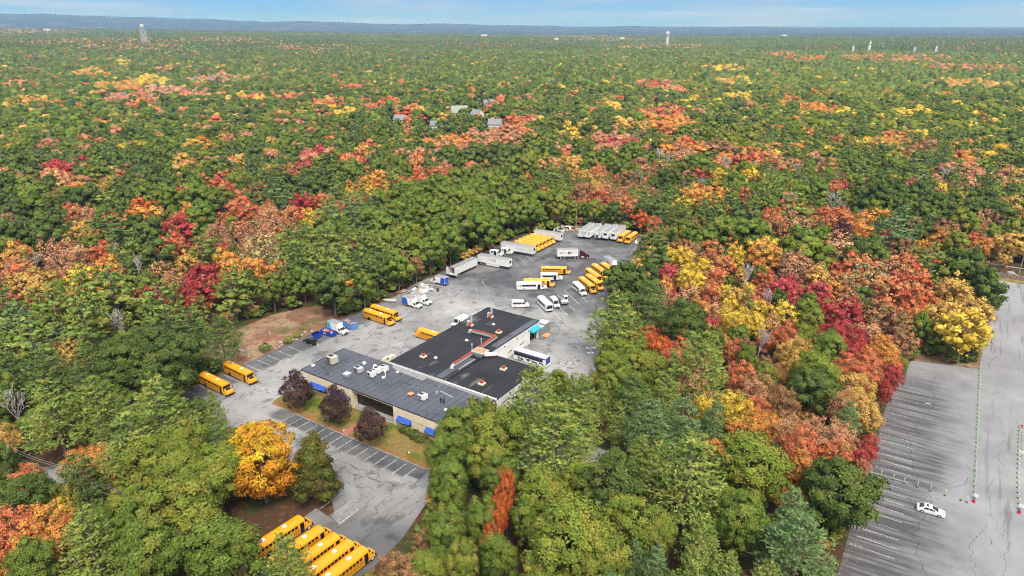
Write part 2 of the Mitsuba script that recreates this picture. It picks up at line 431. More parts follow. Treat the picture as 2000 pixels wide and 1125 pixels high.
def crack_mesh(rng, runs, z):
    V, F = [], []
    for (x, y, a, L, w) in runs:
        n = max(3, int(L / .8)); px, py = x, y
        prev = None
        for k in range(n + 1):
            ww = w * (.35 + .9 * rng.random()) * (1 if 0 < k < n else .3)
            nx, ny = -math.sin(a), math.cos(a)
            V += [(px + nx * ww / 2, py + ny * ww / 2, z), (px - nx * ww / 2, py - ny * ww / 2, z)]
            if prev is not None:
                F += [(prev, prev + 1, prev + 3), (prev, prev + 3, prev + 2)]
            prev = len(V) - 2
            b = a + rng.normal() * .42
            px, py = px + math.cos(b) * .8, py + math.sin(b) * .8
    m = trimesh.Trimesh(V, F, process=False)
    return m


rng = np.random.default_rng(11)
runs = [(-8, -21, PI / 2, 45, .16), (-3, -14, PI / 2 * .98, 18, .14), (3, -22, 0, 40, .16), (10, -19, .05, 44, .15), (29, -18.5, .0, 17, .2), (38, -19.5, .1, 12, .22), (47.5, -16.5, -1.3, 12, .16),
        (55, -14, -PI / 2, 30, .12), (52.5, -16, -PI / 2, 22, .1), (-6, 20, PI / 2, 40, .16), (2, 32, PI / 2, 30, .15), (-12, 44, .6, 14, .2), (4, 50, 1.2, 25, .15), (-10, 60, 1.4, 30, .16), (10, 62, .2, 20, .14),
        (52, 40, 1.5, 26, .13), (49, 36, 1.9, 24, .13), (45, 52, .1, 14, .12), (41, 58, 1.8, 16, .13), (38, 66, .3, 12, .12), (0, 68, 0, 22, .13), (-15, 75, .8, 20, .14)]
for _ in range(46):
    runs.append((rng.uniform(-22, 58), rng.uniform(-24, 175), rng.choice([0, PI / 2]) + rng.normal() * .35, rng.uniform(4, 14), rng.uniform(.07, .14)))


def in_poly(poly, x, y):
    x, y = np.atleast_1d(np.asarray(x, float)), np.atleast_1d(np.asarray(y, float))
    inside = np.zeros(x.shape, bool)
    for (ax, ay), (bx, by) in zip(poly, poly[1:] + poly[:1]):
        if ay != by:
            inside ^= ((ay > y) != (by > y)) & (x < (bx - ax) * (y - ay) / (by - ay) + ax)
    return inside


runs = [r for r in runs if in_poly(YARD, r[0], r[1])[0]]
m = crack_mesh(rng, runs, .0205)
ctr = m.triangles_center
keep = in_poly(YARD, ctr[:, 0], ctr[:, 1]) & ~in_poly([(-1.5, -10.5), (51.8, -10.5), (51.8, 34.6), (36, 34.6), (36, 61), (16, 61), (16, 15.5), (-1.5, 15.5)], ctr[:, 0], ctr[:, 1])
m.update_faces(keep)
tag(put('crack', m, 'm_crack', 'yard_pavement'), 'dark cracks wandering over the asphalt', kind='stuff')
runs = [(137.2, 42, PI / 2, 64, .1), (141.8, 8, PI / 2, 36, .1), (147.4, 6, PI / 2, 34, .08), (151.5, 20, PI / 2, 24, .08), (152.5, 30, PI / 2, 60, .08), (149.5, 112, PI / 2, 30, .12), (138, 38.8, .05, 10, .08), (139, 30, -1.9, 12, .1), (150, 96, .1, 18, .1), (143, 44, 1.3, 8, .12)]
for _ in range(16):
    runs.append((rng.uniform(136, 160), rng.uniform(4, 150), rng.choice([0, PI / 2]) + rng.normal() * .4, rng.uniform(1.5, 6), rng.uniform(.06, .12)))
m = crack_mesh(rng, [r for r in runs if in_poly(LOT, r[0], r[1])[0]], .0205)
tag(put('crack', m, 'm_crack', 'car_park'), 'dark cracks in the car park asphalt', kind='stuff')

# ---------------------------------------------------------------- the low building: office wing in front, workshop behind
B = thing('depot_building', 'low flat roofed depot with cream office front and white workshop behind', 'building')
WH, XR, YB = 5.1, 50.6, 15.2
# office wing walls
for a in ((0, 18.1), (32.5, XR)):
    put('front_wall', box(a[0], a[1], 0, .35, 0, 2.95), 'm_cream', B)
    put('fascia', box(a[0] - .06 * (a[0] < 1), a[1], -.14, .36, 2.95, WH - .02), 'm_cream', B)
put('fascia', box(18.1, 32.5, .0, .35, WH - .42, WH - .03), 'm_cream', B)
for x in (17.75, 32.2):
    put('pier', box(x, x + .75, -.25, 1.6, 0, WH - .01), 'm_cream', B)
put('left_wall', box(-.02, .33, .36, YB, 0, WH - .02), 'm_cream', B)
put('right_wall', box(XR - .35, XR, .36, YB, 0, WH - .02), 'm_cream', B)
put('back_wall', box(.33, 16.55, YB - .35, YB - .002, 0, WH - .02), 'm_cream', B)
put('entrance_sill', box(18.5, 32.2, .55, 1.75, 0, .42), 'm_curb', B)
put('entrance_soffit', box(18.5, 32.2, .36, 1.9, WH - .5, WH - .4), 'm_cream', B)
cw = put('glass_front', box(18.5, 32.2, 1.75, 1.85, .42, WH - .5), 'm_black', B)
tag(cw, 'dark bronze glass front of the entrance')
for i in range(9):
    for j, (z0, z1) in enumerate(((.5, 2.35), (2.45, 4.55))):
        x = 18.55 + i * 1.515
        put('pane', box(x + .05, x + 1.46, 1.715, 1.745, z0, z1), 'm_glass', cw)
for (x0, x1) in ((3.7, 9.3), (11.4, 16.4), (33.6, 37.6), (42.2, 46.4)):
    w = put('window', box(x0 + .3, x1 - .3, -.03, -.003, .9, 2.35), 'm_glass', B)
    put('frame', cat([box(x0 + .2, x1 - .2, -.05, -.004, .8, .9), box(x0 + .2, x0 + .3, -.05, -.004, .9, 2.35), box(x1 - .3, x1 - .2, -.05, -.004, .9, 2.35)]), 'm_black', w)
    aw = put('awning', hull([(x0, -.145, 3.0), (x1, -.145, 3.0), (x0, -.145, 2.85), (x1, -.145, 2.85), (x0, -1.05, 2.25), (x1, -1.05, 2.25), (x0, -1.05, 1.95), (x1, -1.05, 1.95), (x0, -.145, 1.95), (x1, -.145, 1.95)]), 'm_blue', B)
    tag(aw, 'bright blue awning over a front window')
    xs = x0 + (x1 - x0) * .3
    put('lettering', cat([box(xs + i * .17, xs + i * .17 + .11, -1.06, -1.052, 2.04, 2.04 + (.13 if i % 4 else .17)) for i in range(int((x1 - x0) * .45 / .17))]), 'm_white', aw)
aw = put('awning', hull([(XR + .003, 6, 3.0), (XR + .003, 9, 3.0), (XR + .9, 6, 2.2), (XR + .9, 9, 2.2), (XR + .9, 6, 1.95), (XR + .9, 9, 1.95), (XR + .003, 6, 1.95), (XR + .003, 9, 1.95)]), 'm_blue', B)
tag(aw, 'blue awning on the short right wall')
# office roof: deck, edge trim, membrane strips
rf = put('roof', box(.05, XR - .05, .05, YB - .05, WH - .03, WH + .06), 'm_black', B)
tag(rf, 'slate grey roof of the office wing')
for a in ((-.08, XR + .08, -.16, .02), (-.08, XR + .08, YB - .1, YB + .1)):
    put('edge_trim', box(a[0], a[1], a[2], a[3], WH - .05, WH + .13), 'm_black' if a[2] < 0 else 'm_roof_patch', rf)
for a in ((-.08, .06), (XR - .06, XR + .08)):
    put('edge_trim', box(a[0], a[1], .02, YB - .1, WH - .05, WH + .13), 'm_black', rf)
n, w = 28, (XR - .2) / 28
for i in range(n):
    x0 = .1 + i * w
    cut = .1 + (YB - .2) * (.3 + .4 * rng.random())
    for y0, y1 in ((.08, cut - .06), (cut + .06, YB - .12)):
        dz = .012 * rng.random()
        put('roof_strip', box(x0 + .08, x0 + w - .08 + .06 * rng.random(), y0, y1, WH + .05, WH + .09 + dz), 'm_roof_office', rf)
tag(put('coating', sheet([(21.5, 13.2), (30, 12.9), (30.4, 15.05), (18, 15.05), (19, 14)], WH + .107), 'm_roof_patch', rf), 'pale grey coating along the wall joint')
put('coating', sheet([(30.4, 14.5), (50, 14.3), (50, 15.05), (30.4, 15.05)], WH + .107), 'm_roof_patch', rf)
put('coating', sheet([(37, 11), (41.5, 10.3), (41.6, 10.9), (37.2, 11.6)], WH + .107), 'm_roof_patch', rf)
# workshop
ZW = 5.5
put('workshop_wall', box(16.6, 16.95, YB, 60.2, 0, ZW - .02), 'm_wall_white', B)
put('workshop_wall', box(16.95, 35.3, 59.85, 60.2, 0, ZW - .02), 'm_wall_white', B)
put('workshop_wall', box(16.6, 51.0, YB + .003, YB + .3, WH - .1, ZW - .02), 'm_wall_white', B)
DO = [(36.7, 40.5), (43.0, 46.8), (49.4, 53.2)]
ys = [34.35, *[v for d in DO for v in d], 55.3]
for a, b in zip(ys[::2], ys[1::2]):
    put('workshop_wall', box(34.95, 35.3, a, b, 0, ZW - .02), 'm_wall_white', B)
    put('lamp', box(35.32, 35.6, (a + b) / 2 - .15, (a + b) / 2 + .15, 4.3, 4.5), 'm_black', B)
for a, b in DO:
    put('workshop_wall', box(34.95, 35.3, a, b, 4.25, ZW - .02), 'm_wall_white', B)
    d = put('roller_door', box(35.02, 35.08, a + .02, b - .02, .02, 4.25), 'm_white', B)
    tag(d, 'white sectional roller door')
    for k in range(7):
        put('slat', box(35.08, 35.115, a + .05, b - .05, .06 + k * .6, .06 + k * .6 + .56), 'm_white', d)
    for k in range(3):
        y = a + .75 + k * .85
        put('pane', box(35.116, 35.13, y, y + .6, 1.36, 1.7), 'm_glass', d)
put('workshop_wall', box(34.95, 35.3, 59.3, 59.85, 0, ZW - .02), 'm_wall_white', B)
put('workshop_wall', box(34.95, 35.3, 55.3, 59.3, 4.3, ZW - .02), 'm_wall_white', B)
tag(put('entrance', box(34.2, 34.3, 55.3, 59.3, 0, 4.3), 'm_black', B), 'dark recessed entrance under the teal awning')
put('pane', cat([box(34.302, 34.33, 55.6 + i * 1.2, 56.6 + i * 1.2, .9, 2.4) for i in range(3)]), 'm_glass', B + '__entrance')
tag(put('awning', hull([(35.303, 55.1, 4.7), (35.303, 59.4, 4.7), (35.303, 55.1, 3.7), (35.303, 59.4, 3.7), (36.6, 55.1, 3.9), (36.6, 59.4, 3.9), (36.6, 55.1, 3.6), (36.6, 59.4, 3.6)]), 'm_teal', B), 'turquoise awning at the back corner')
r2 = put('roof', box(16.5, 35.42, YB + .31, 60.3, ZW - .019, ZW + .05), 'm_roof_shop', B)
tag(r2, 'black flat roof of the workshop')
for a in ((16.42, 35.5, 60.2, 60.38), (16.42, 35.5, YB + .1, YB + .32)):
    put('edge_trim', box(*a, ZW - .1, ZW + .12), 'm_black' if a[2] > 50 else 'm_roof_patch', r2)
for a in ((16.42, 16.6), (35.32, 35.5)):
    put('edge_trim', box(a[0], a[1], YB + .32, 60.2, ZW - .1, ZW + .12), 'm_black', r2)
for i in range(9):
    put('roof_strip', box(16.62, 35.3, 15.6 + i * 4.95, 15.6 + i * 4.95 + 4.9, ZW + .04, ZW + .065 + .01 * (i % 2)), 'm_roof_shop', r2)
tag(put('roof_strip', box(33.3, 35.28, 38, 59.9, ZW + .06, ZW + .095), 'm_roof_office', r2), 'grey strip of newer roofing along the right edge')
put('roof_strip', box(31.8, 33.9, 16, 29, ZW + .06, ZW + .093), 'm_roof_office', r2)
put('coating', box(34.1, 34.7, 22, 29, ZW + .06, ZW + .11), 'm_roof_patch', r2)
# east bay
ZE = 5.3
r3 = put('roof', box(35.43, 51.0, YB + .31, 34.2, ZE - .019, ZE + .05), 'm_roof_shop', B)
tag(r3, 'black roof of the right hand bay')
for a in ((35.5, 51.1, 34.15, 34.32), (35.5, 51.1, YB + .2, YB + .36)):
    put('edge_trim', box(*a, ZE - .1, ZE + .12), 'm_black', r3)
put('edge_trim', box(50.92, 51.1, YB + .36, 34.15, ZE - .1, ZE + .12), 'm_black', r3)
for i in range(4):
    put('roof_strip', box(35.6, 50.9, 15.7 + i * 4.6, 15.7 + i * 4.6 + 4.55, ZE + .04, ZE + .063 + .01 * (i % 2)), 'm_roof_shop', r3)
put('east_wall', box(35.3, 51.0, 33.85, 34.2, 0, ZE - .02), 'm_wall_white', B)
DE = [(17.6, 21.4), (23.2, 27), (28.8, 32.6)]
ys = [YB + .3, *[v for d in DE for v in d], 33.85]
for a, b in zip(ys[::2], ys[1::2]):
    put('east_wall', box(50.65, 51.0, a, b, 0, ZE - .02), 'm_wall_white', B)
for a, b in DE:
    put('east_wall', box(50.65, 51.0, a, b, 4.1, ZE - .02), 'm_wall_white', B)
    d = put('roller_door', box(50.7, 50.76, a + .02, b - .02, .02, 4.1), 'm_white', B)
    for k in range(6):
        put('slat', box(50.76, 50.795, a + .05, b - .05, .06 + k * .67, .06 + k * .67 + .63), 'm_white', d)
    for k in range(4):
        y = a + .45 + k * .75
        put('pane', box(50.796, 50.81, y, y + .55, 2.85, 3.2), 'm_glass', d)
for y in (22.3, 27.9, 33.2):
    put('downpipe', cyl((51.06, y, .1), (51.06, y, ZE - .1), .06, n=8), 'm_black', B)

# things standing on the roofs
def ac_unit(x, y, z, w, d, h, mat, label, deg=0, group=None, legs=.25):
    k = thing('air_conditioner', label, 'air conditioner', group)
    M = at(x, y, deg, z)
    put('casing', box(-w / 2, w / 2, -d / 2, d / 2, legs, legs + h, .05), mat, k, M=M)
    put('fan_guard', cyl((-w * .18, 0, legs + h - .01), (-w * .18, 0, legs + h + .06), min(w, d) * .34, n=16), 'm_black', k, 30, M=M)
    put('grille', cat([box(-w / 2 + .12 + i * .16, -w / 2 + .22 + i * .16, -d / 2 - .025, -d / 2 - .001, legs + .15, legs + h - .15) for i in range(int((w * .55) / .16))]), 'm_black', k, M=M)
    put('base_frame', cat([box(-w / 2 + .05, w / 2 - .05, s * d * .38 - .06, s * d * .38 + .06, 0, legs) for s in (-1, 1)]), 'm_dark_mark', k, M=M)


ac_unit(4.2, 7.1, WH + .09, 2.3, 2.0, 1.9, 'm_beige', 'tall beige rooftop air conditioner near the left edge of the office roof')
ac_unit(13.6, 7.3, WH + .09, 2.1, 1.6, 1.25, 'm_galv', 'pale green grey rooftop air conditioner left of the cluster of three')
g3 = 'cluster of three white rooftop units'
ac_unit(18.0, 7.4, WH + .09, 1.9, 1.5, 1.3, 'm_white', 'nearest of the three clustered white rooftop units')
ac_unit(17.8, 9.6, WH + .09, 1.9, 1.5, 1.3, 'm_white', 'middle of the three clustered white rooftop units')
ac_unit(18.5, 11.4, WH + .09, 2.0, 1.5, 1.2, 'm_white', 'farthest of the three clustered white rooftop units')
ac_unit(36.2, 5.9, WH + .09, 1.9, 1.6, 1.2, 'm_white', 'lone white rooftop air conditioner on the right half of the office roof')


def dome(x, y, z, r, label, squash=.75, mat='m_white', neck=.25):
    k = thing('roof_vent', label, 'roof vent')
    put('cap', ball((x, y, z + neck + r * squash * .4), r, 2, (1, 1, 1)), mat, k, True) if squash == 1 else put('cap', cat([cyl((x, y, z + neck), (x, y, z + neck + r * .45), r, r * .85, 14), cyl((x, y, z + neck + r * .45), (x, y, z + neck + r * .8), r * .85, r * .35, 14)]), mat, k, 40)
    put('neck', cyl((x, y, z), (x, y, z + neck + .02), r * .65, n=12), 'm_galv', k, 30)


dome(1.3, 3.0, WH + .09, .55, 'white low roof vent at the left front corner of the office roof')
dome(11.7, 11.1, WH + .09, .52, 'left of two white ball shaped roof vents', 1)
dome(15.3, 11.4, WH + .09, .52, 'right of two white ball shaped roof vents', 1)
dome(22.1, 12.4, WH + .09, .4, 'small white vent beside the pale roof coating')
dome(44.0, 4.8, WH + .09, .45, 'white dome vent right of the black pipe cluster')
dome(48.3, 5.6, WH + .09, .6, 'white dome vent at the right edge of the office roof by the oak')
dome(25.6, 23.5, ZW + .06, .5, 'white dome vent nearest the front of the black workshop roof')
dome(25.9, 49.9, ZW + .06, .5, 'white dome vent farthest back on the workshop roof')
dome(25.9, 36.7, ZW + .06, .5, 'white dome vent in the middle of the workshop roof')
for x, y, h, l, zz in ((46.6, 9.6, .9, 'thin grey pipe near the right edge of the office roof', WH), (37.6, 9.3, .9, 'thin grey pipe behind the lone white rooftop unit', WH), (30.1, 33.6, 1.5, 'grey stack pipe nearer of two beside the red duct', ZW), (30.3, 37.7, 1.5, 'grey stack pipe farther of two beside the red duct', ZW)):
    k = thing('vent_pipe', l, 'pipe')
    put('pipe', cyl((x, y, zz + .05), (x, y, zz + h), .14, n=10), 'm_galv', k, 30)
    put('cap', cyl((x, y, zz + h), (x, y, zz + h + .16), .26, .2, 10), 'm_galv', k, 30)
k = thing('vent_pipe', 'white bent vent pipe with ball end beside the three units', 'pipe')
put('pipe', cat([cyl((21.0, 9.2, WH + .09), (21.0, 9.2, WH + 1.6), .14, n=10), cyl((21.0, 9.2, WH + 1.55), (20.0, 9.4, WH + 1.6), .14, n=10)]), 'm_white', k, 30)
put('cap', ball((21.3, 8.1, WH + .5), .42, 2), 'm_white', k, True)
k = thing('roof_hood', 'pale blue grey hood wider at its top on the office roof', 'roof vent')
put('hood', hull([(13.2 + sx * w, 3.6 + sy * w, WH + z) for sx in (-1, 1) for sy in (-1, 1) for w, z in ((.5, .2), (.85, 1.2), (.85, 1.35))]), 'm_galv', k)
put('base', box(12.6, 13.8, 3.0, 4.2, WH + .05, WH + .2), 'm_black', k)
k = thing('roof_hatch', 'faded red square hatch on the office roof', 'roof hatch')
put('lid', box(31.8, 33.1, 5.1, 6.4, WH + .45, WH + .6, .04), 'm_wood', k)
put('frame', box(31.95, 32.95, 5.25, 6.25, WH + .09, WH + .45), 'm_rust', k)
k = thing('pipe_cluster', 'cluster of black pipes on the right part of the office roof', 'pipes')
for i, (dx, dy, h) in enumerate(((0, 0, .9), (.5, .3, 1.1), (-.4, .35, .7), (.25, -.4, .8), (.8, -.1, .6))):
    put('pipe', cyl((40.5 + dx, 7.4 + dy, WH + .05), (40.5 + dx * 1.3, 7.4 + dy * 1.2, WH + h), .16, n=8), 'm_black', k, 30)
VL = {(22.1, 22.6): 'rust red roof vent near the left front corner of the workshop roof', (20.4, 45.8): 'largest rust red roof vent by the white van with grey stack', (30.2, 46.4): 'rust red roof vent behind the corner of the red duct', (21.8, 54.2): 'rust red roof vent farthest back with a grey stack', (43.8, 28.8): 'rust red roof vent on the right bay nearest the blue and white bus', (43.7, 19.4): 'rust red roof vent at the front of the right bay'}
for (x, y), l in VL.items():
    z = ZE if x > 36 else ZW
    k = thing('roof_vent', l, 'roof vent')
    put('curb', box(x - .75, x + .75, y - .75, y + .75, z + .05, z + .45, .03), 'm_cream', k)
    put('fan', cat([cyl((x, y, z + .45), (x, y, z + .95), .42, .42, 14), cyl((x, y, z + .95), (x, y, z + 1.12), .62, .3, 14)]), 'm_rust', k, 30)
    if y in (45.8, 54.2):
        put('stack', cyl((x - .2, y + .9, z + .05), (x - .2, y + .9, z + 2.5), .3, n=12), 'm_galv', k, 30)
        put('fan', ball((x + .4, y - 1.0, z + .7), .5, 2), 'm_rust', k, True)
        put('box', box(x - 1.6, x - .7, y + .4, y + 1.3, z + .05, z + 1.1, .04), 'm_galv', k)
k = thing('roof_duct', 'long rust red air duct bent at a right angle across the workshop roof', 'duct')
seg = [((32.6, 22.2), (32.6, 28.8)), ((32.6, 28.85), (32.3, 36)), ((32.3, 36.05), (32.0, 42.6)), ((31.7, 42.25), (27.6, 42.1)), ((27.55, 42.1), (24.0, 41.9))]
for (x0, y0), (x1, y1) in seg:
    L = math.hypot(x1 - x0, y1 - y0); nx, ny = -(y1 - y0) / L, (x1 - x0) / L
    for q in range(4):
        a, b = q / 4, (q + 1) / 4 - .012
        pa, pb = (x0 + (x1 - x0) * a, y0 + (y1 - y0) * a), (x0 + (x1 - x0) * b, y0 + (y1 - y0) * b)
        sg = put('segment', hull([(px + s * nx * .42, py + s * ny * .42, ZW + z) for px, py in (pa, pb) for s in (-1, 1) for z in (.5, 1.12)]), 'm_galv', k)
        put('cover', hull([(px + s * nx * .46, py + s * ny * .46, ZW + z) for px, py in (pa, pb) for s in (-1, 1) for z in (1.122, 1.2)]), 'm_rust', sg)
    put('trestle', box((x0 + x1) / 2 - .1, (x0 + x1) / 2 + .1, (y0 + y1) / 2 - .1, (y0 + y1) / 2 + .1, ZW + .05, ZW + .5), 'm_steel', k)
for (x, y, dx, dy) in ((32.7, 21.6, 0, -1), (23.4, 41.85, -1, 0)):
    put('elbow', cat([cyl((x - dx * .6, y - dy * .6, ZW + .82), (x, y, ZW + .74), .45, .48, 12), cyl((x, y, ZW + .8), (x + dx * .25, y + dy * .25, ZW + .12), .48, .55, 12)]), 'm_galv', k, 40)
k = thing('exhaust_hopper', 'big flared grey metal hopper with rusty top on the roof step', 'rooftop hopper')
put('body', hull([(34.6 + sx * w, 31.2 + sy * d, z) for sx in (-1, 1) for sy in (-1, 1) for w, d, z in ((1.0, .9, 5.6), (1.9, 1.5, 7.0), (1.95, 1.55, 7.3))]), 'm_galv', k)
for i in range(3):
    for j in range(2):
        put('grate', box(32.95 + i * 1.12, 32.95 + i * 1.12 + 1.0, 29.95 + j * 1.28, 29.95 + j * 1.28 + 1.15, 7.302, 7.36), 'm_rust_orange', k)
put('spout', hull([(36.4, 30.6, 6.3), (36.4, 31.8, 6.3), (36.4, 30.6, 7.2), (36.4, 31.8, 7.2), (38.6, 32.9, 6.1), (38.6, 33.7, 6.1), (38.6, 32.9, 6.6), (38.6, 33.7, 6.6)]), 'm_white', k)

# ---------------------------------------------------------------- vehicles
def mirror(half):
    return half + [(-y, z) for y, z in half[::-1] if y != 0]


def sec(half, sy=1.0, z0=0.0, sz=1.0, cz=1.6):
    return [(y * sy, (z - cz) * sz + cz + z0) for y, z in mirror(half)]


BUS = [(1.2, .50), (1.23, 1.2), (1.22, 2.1), (1.16, 2.62), (.98, 2.92), (.62, 3.08), (.25, 3.14)]


def school_bus(Lb, paint, hatches=2, dark_hood=True, nose=1.6):
    m = Model()
    m.add('body', loft([(0, sec(BUS, .93, -.03, .95)), (.12, sec(BUS, .985, 0, .99)), (.4, sec(BUS)), (Lb - .35, sec(BUS)), (Lb - .08, sec(BUS, .985, 0, .99)), (Lb, sec(BUS, .94, -.03, .95))]), paint, 35)
    h = lambda w, z0, z1: [(w, z0), (w, z1 - .25), (w * .82, z1 - .05), (w * .4, z1)]
    m.add('hood', loft([(Lb - .05, mirror(h(1.08, .55, 1.82))), (Lb + nose * .6, mirror(h(1.0, .55, 1.62))), (Lb + nose * .92, mirror(h(.9, .6, 1.42))), (Lb + nose, mirror(h(.8, .68, 1.3)))]), paint, 35)
    if dark_hood:
        m.add('hood_panel', hull([(Lb + .12, -.72, 1.80), (Lb + .12, .72, 1.80), (Lb + nose * .62, -.62, 1.6), (Lb + nose * .62, .62, 1.6), (Lb + .12, 0, 1.86), (Lb + nose * .62, 0, 1.645)]), 'm_black')
    for s in (-1, 1):
        m.add('fender', hull([(Lb + .05 + x, s * y, z) for x in (.0, 1.15) for y in (.9, 1.2) for z in (.62, 1.05)] + [(Lb + .3 + x, s * 1.0, 1.3) for x in (0, .6)]), paint)
        m.add('headlight', box(Lb + nose * .86, Lb + nose * .97, s * .72 - .13, s * .72 + .13, .92, 1.14, .02), 'm_light')
        m.add('mirror', cat([box(Lb + .55, Lb + .7, s * 1.28 - .1, s * 1.28 + .1, 1.75, 2.05), cyl((Lb + .6, s * .95, 1.5), (Lb + .62, s * 1.28, 1.8), .03, n=6)]), 'm_black')
        for z in (.98, 1.32, 1.66):
            m.add('rub_rail', box(.25, Lb - (1.35 if s < 0 else .25), s * 1.235 - .014, s * 1.235 + .014, z - .035, z + .035), 'm_black')
        n = int((Lb - (1.9 if s < 0 else 1.3)) / .78)
        for i in range(n):
            m.add('window', box(.55 + i * .78, .55 + i * .78 + .6, s * 1.205 - .025, s * 1.205 + .025, 1.96, 2.5), 'm_glass')
        wheel(m, 2.75, s * 1.0, .5, .45, s)
        wheel(m, Lb + .62, s * 1.05, .5, .3, s)
        m.add('wheel_arch', cyl((2.75, s * 1.1, .5), (2.75, s * 1.238, .5), .64, n=16), 'm_black')
        m.add('roof_light', box(Lb - .06, Lb + .03, s * .75 - .16, s * .75 + .16, 2.72, 2.86), 'm_amber')
        m.add('tail_light', box(-.02, .06, s * .85 - .14, s * .85 + .14, 1.55, 1.75), 'm_red')
    m.add('windshield', hull([(Lb - .02, s * w, z) for s in (-1, 1) for w, z in ((1.0, 1.85), (1.02, 2.58))] + [(Lb + .035, s * w, z) for s in (-1, 1) for w, z in ((.98, 1.87), (.98, 2.56))]), 'm_glass')
    m.add('rear_window', box(-.02, .03, -.75, .75, 1.95, 2.5), 'm_glass')
    d = m.add('door', box(Lb - 1.22, Lb - .42, -1.262, -1.2, .55, 2.55), 'm_black')
    for i in range(2):
        m.add('pane', box(Lb - 1.18 + i * .4, Lb - .84 + i * .4, -1.272, -1.262, .7, 2.5), 'm_glass', under=d)
    m.add('bumper', box(Lb + nose - .04, Lb + nose + .14, -1.1, 1.1, .48, .74, .03), 'm_black')
    m.add('bumper', box(-.16, -.0, -1.15, 1.15, .45, .72, .03), 'm_black')
    m.add('grille', box(Lb + nose * .955, Lb + nose + .02, -.5, .5, .85, 1.25, .02), paint)
    for i in range(hatches):
        m.add('roof_hatch', box(Lb * (.24 + .42 * i) - .38, Lb * (.24 + .42 * i) + .38, -.36, .36, 3.1, 3.2, .02), 'm_white')
    return m


bus_l, bus_m = school_bus(10.7, 'm_yellow'), school_bus(9.6, 'm_yellow')
bus_mf, bus_f = school_bus(9.6, 'm_yellow_faded', 1), school_bus(10.7, 'm_yellow_faded', 1, False)
bus_s = school_bus(7.4, 'm_yellow', 1, False, 1.3)
def bus(m, x, y, deg, label, group=None):
    m.place('school_bus', label, 'school bus', at(x, y, deg), group)


bus(bus_l, -24.0, -12.65, -2, 'yellow school bus at far left, nearer of two backed to the leafy edge')
bus(bus_l, -24.1, -5.3, -3, 'yellow school bus left of the drive, farther of two beside empty bays')
bus(bus_l, -19.5, 42.6, -2.5, 'yellow school bus by the dirt lot, nearer of two side by side')
bus(bus_l, -20.1, 46.4, -2.5, 'yellow school bus beside the wooded edge, farther of two side by side')
bus(bus_s, 12.4, 40.65, 180, 'short yellow school bus partly hidden behind the black workshop roof')
for i, x in enumerate((42.5, 47.75, 51.65, 55.05, 58.4)):
    bus(bus_l, x - .55, -47.1 + .18 * i, 87 + .4 * i, ['leftmost bus in the row of five at the bottom under the yellow tree', 'second bus from the left in the row of five at the bottom', 'middle bus in the row of five at the bottom', 'second bus from the right in the row of five at the bottom', 'rightmost bus in the row of five at the bottom edge beside the drive'][i], 'row of five school buses by the front drive')
bus(bus_m, 6.5, 109.1, 33.5, 'bright yellow school bus seen side on alone in the middle of the yard')
bus(bus_m, 8.2, 94.2, 33.5, 'yellow school bus parked between two white buses in mid yard')
for i, (x, y) in enumerate(((24.3, 107.8), (25.0, 111.8), (21.8, 117.8), (21.4, 123.6), (23.5, 126.9))):
    bus(bus_mf, x, y, -36, ['school bus next to the white shuttle bus, nearest of the angled row by the trees', 'second nearest bus of the angled row by the right hand trees', 'middle bus of the angled row of five by the trees', 'second farthest bus of the angled row of five by the trees', 'farthest bus of the angled row beside the truck with a blue picture'][i], 'angled row of five school buses by the trees')
bus(bus_mf, 13.3, 173.2, -86, 'yellow bus at the far end of the yard beside the white trailers')
bus(bus_mf, 16.9, 172.9, -86, 'yellow bus at the far right corner of the yard, rightmost vehicle there')
for i, y in enumerate((132.3, 135.4, 138.5, 141.6, 144.7)):
    bus(bus_f, -20.4, y, 0, ['nearest bus of the stack of five between two white trailers', 'second nearest bus of the stack of five between two white trailers', 'middle bus of the stack of five between two white trailers', 'second farthest bus of the stack of five between two white trailers', 'farthest bus of the stack of five between two white trailers'][i], 'five school buses between white trailers')


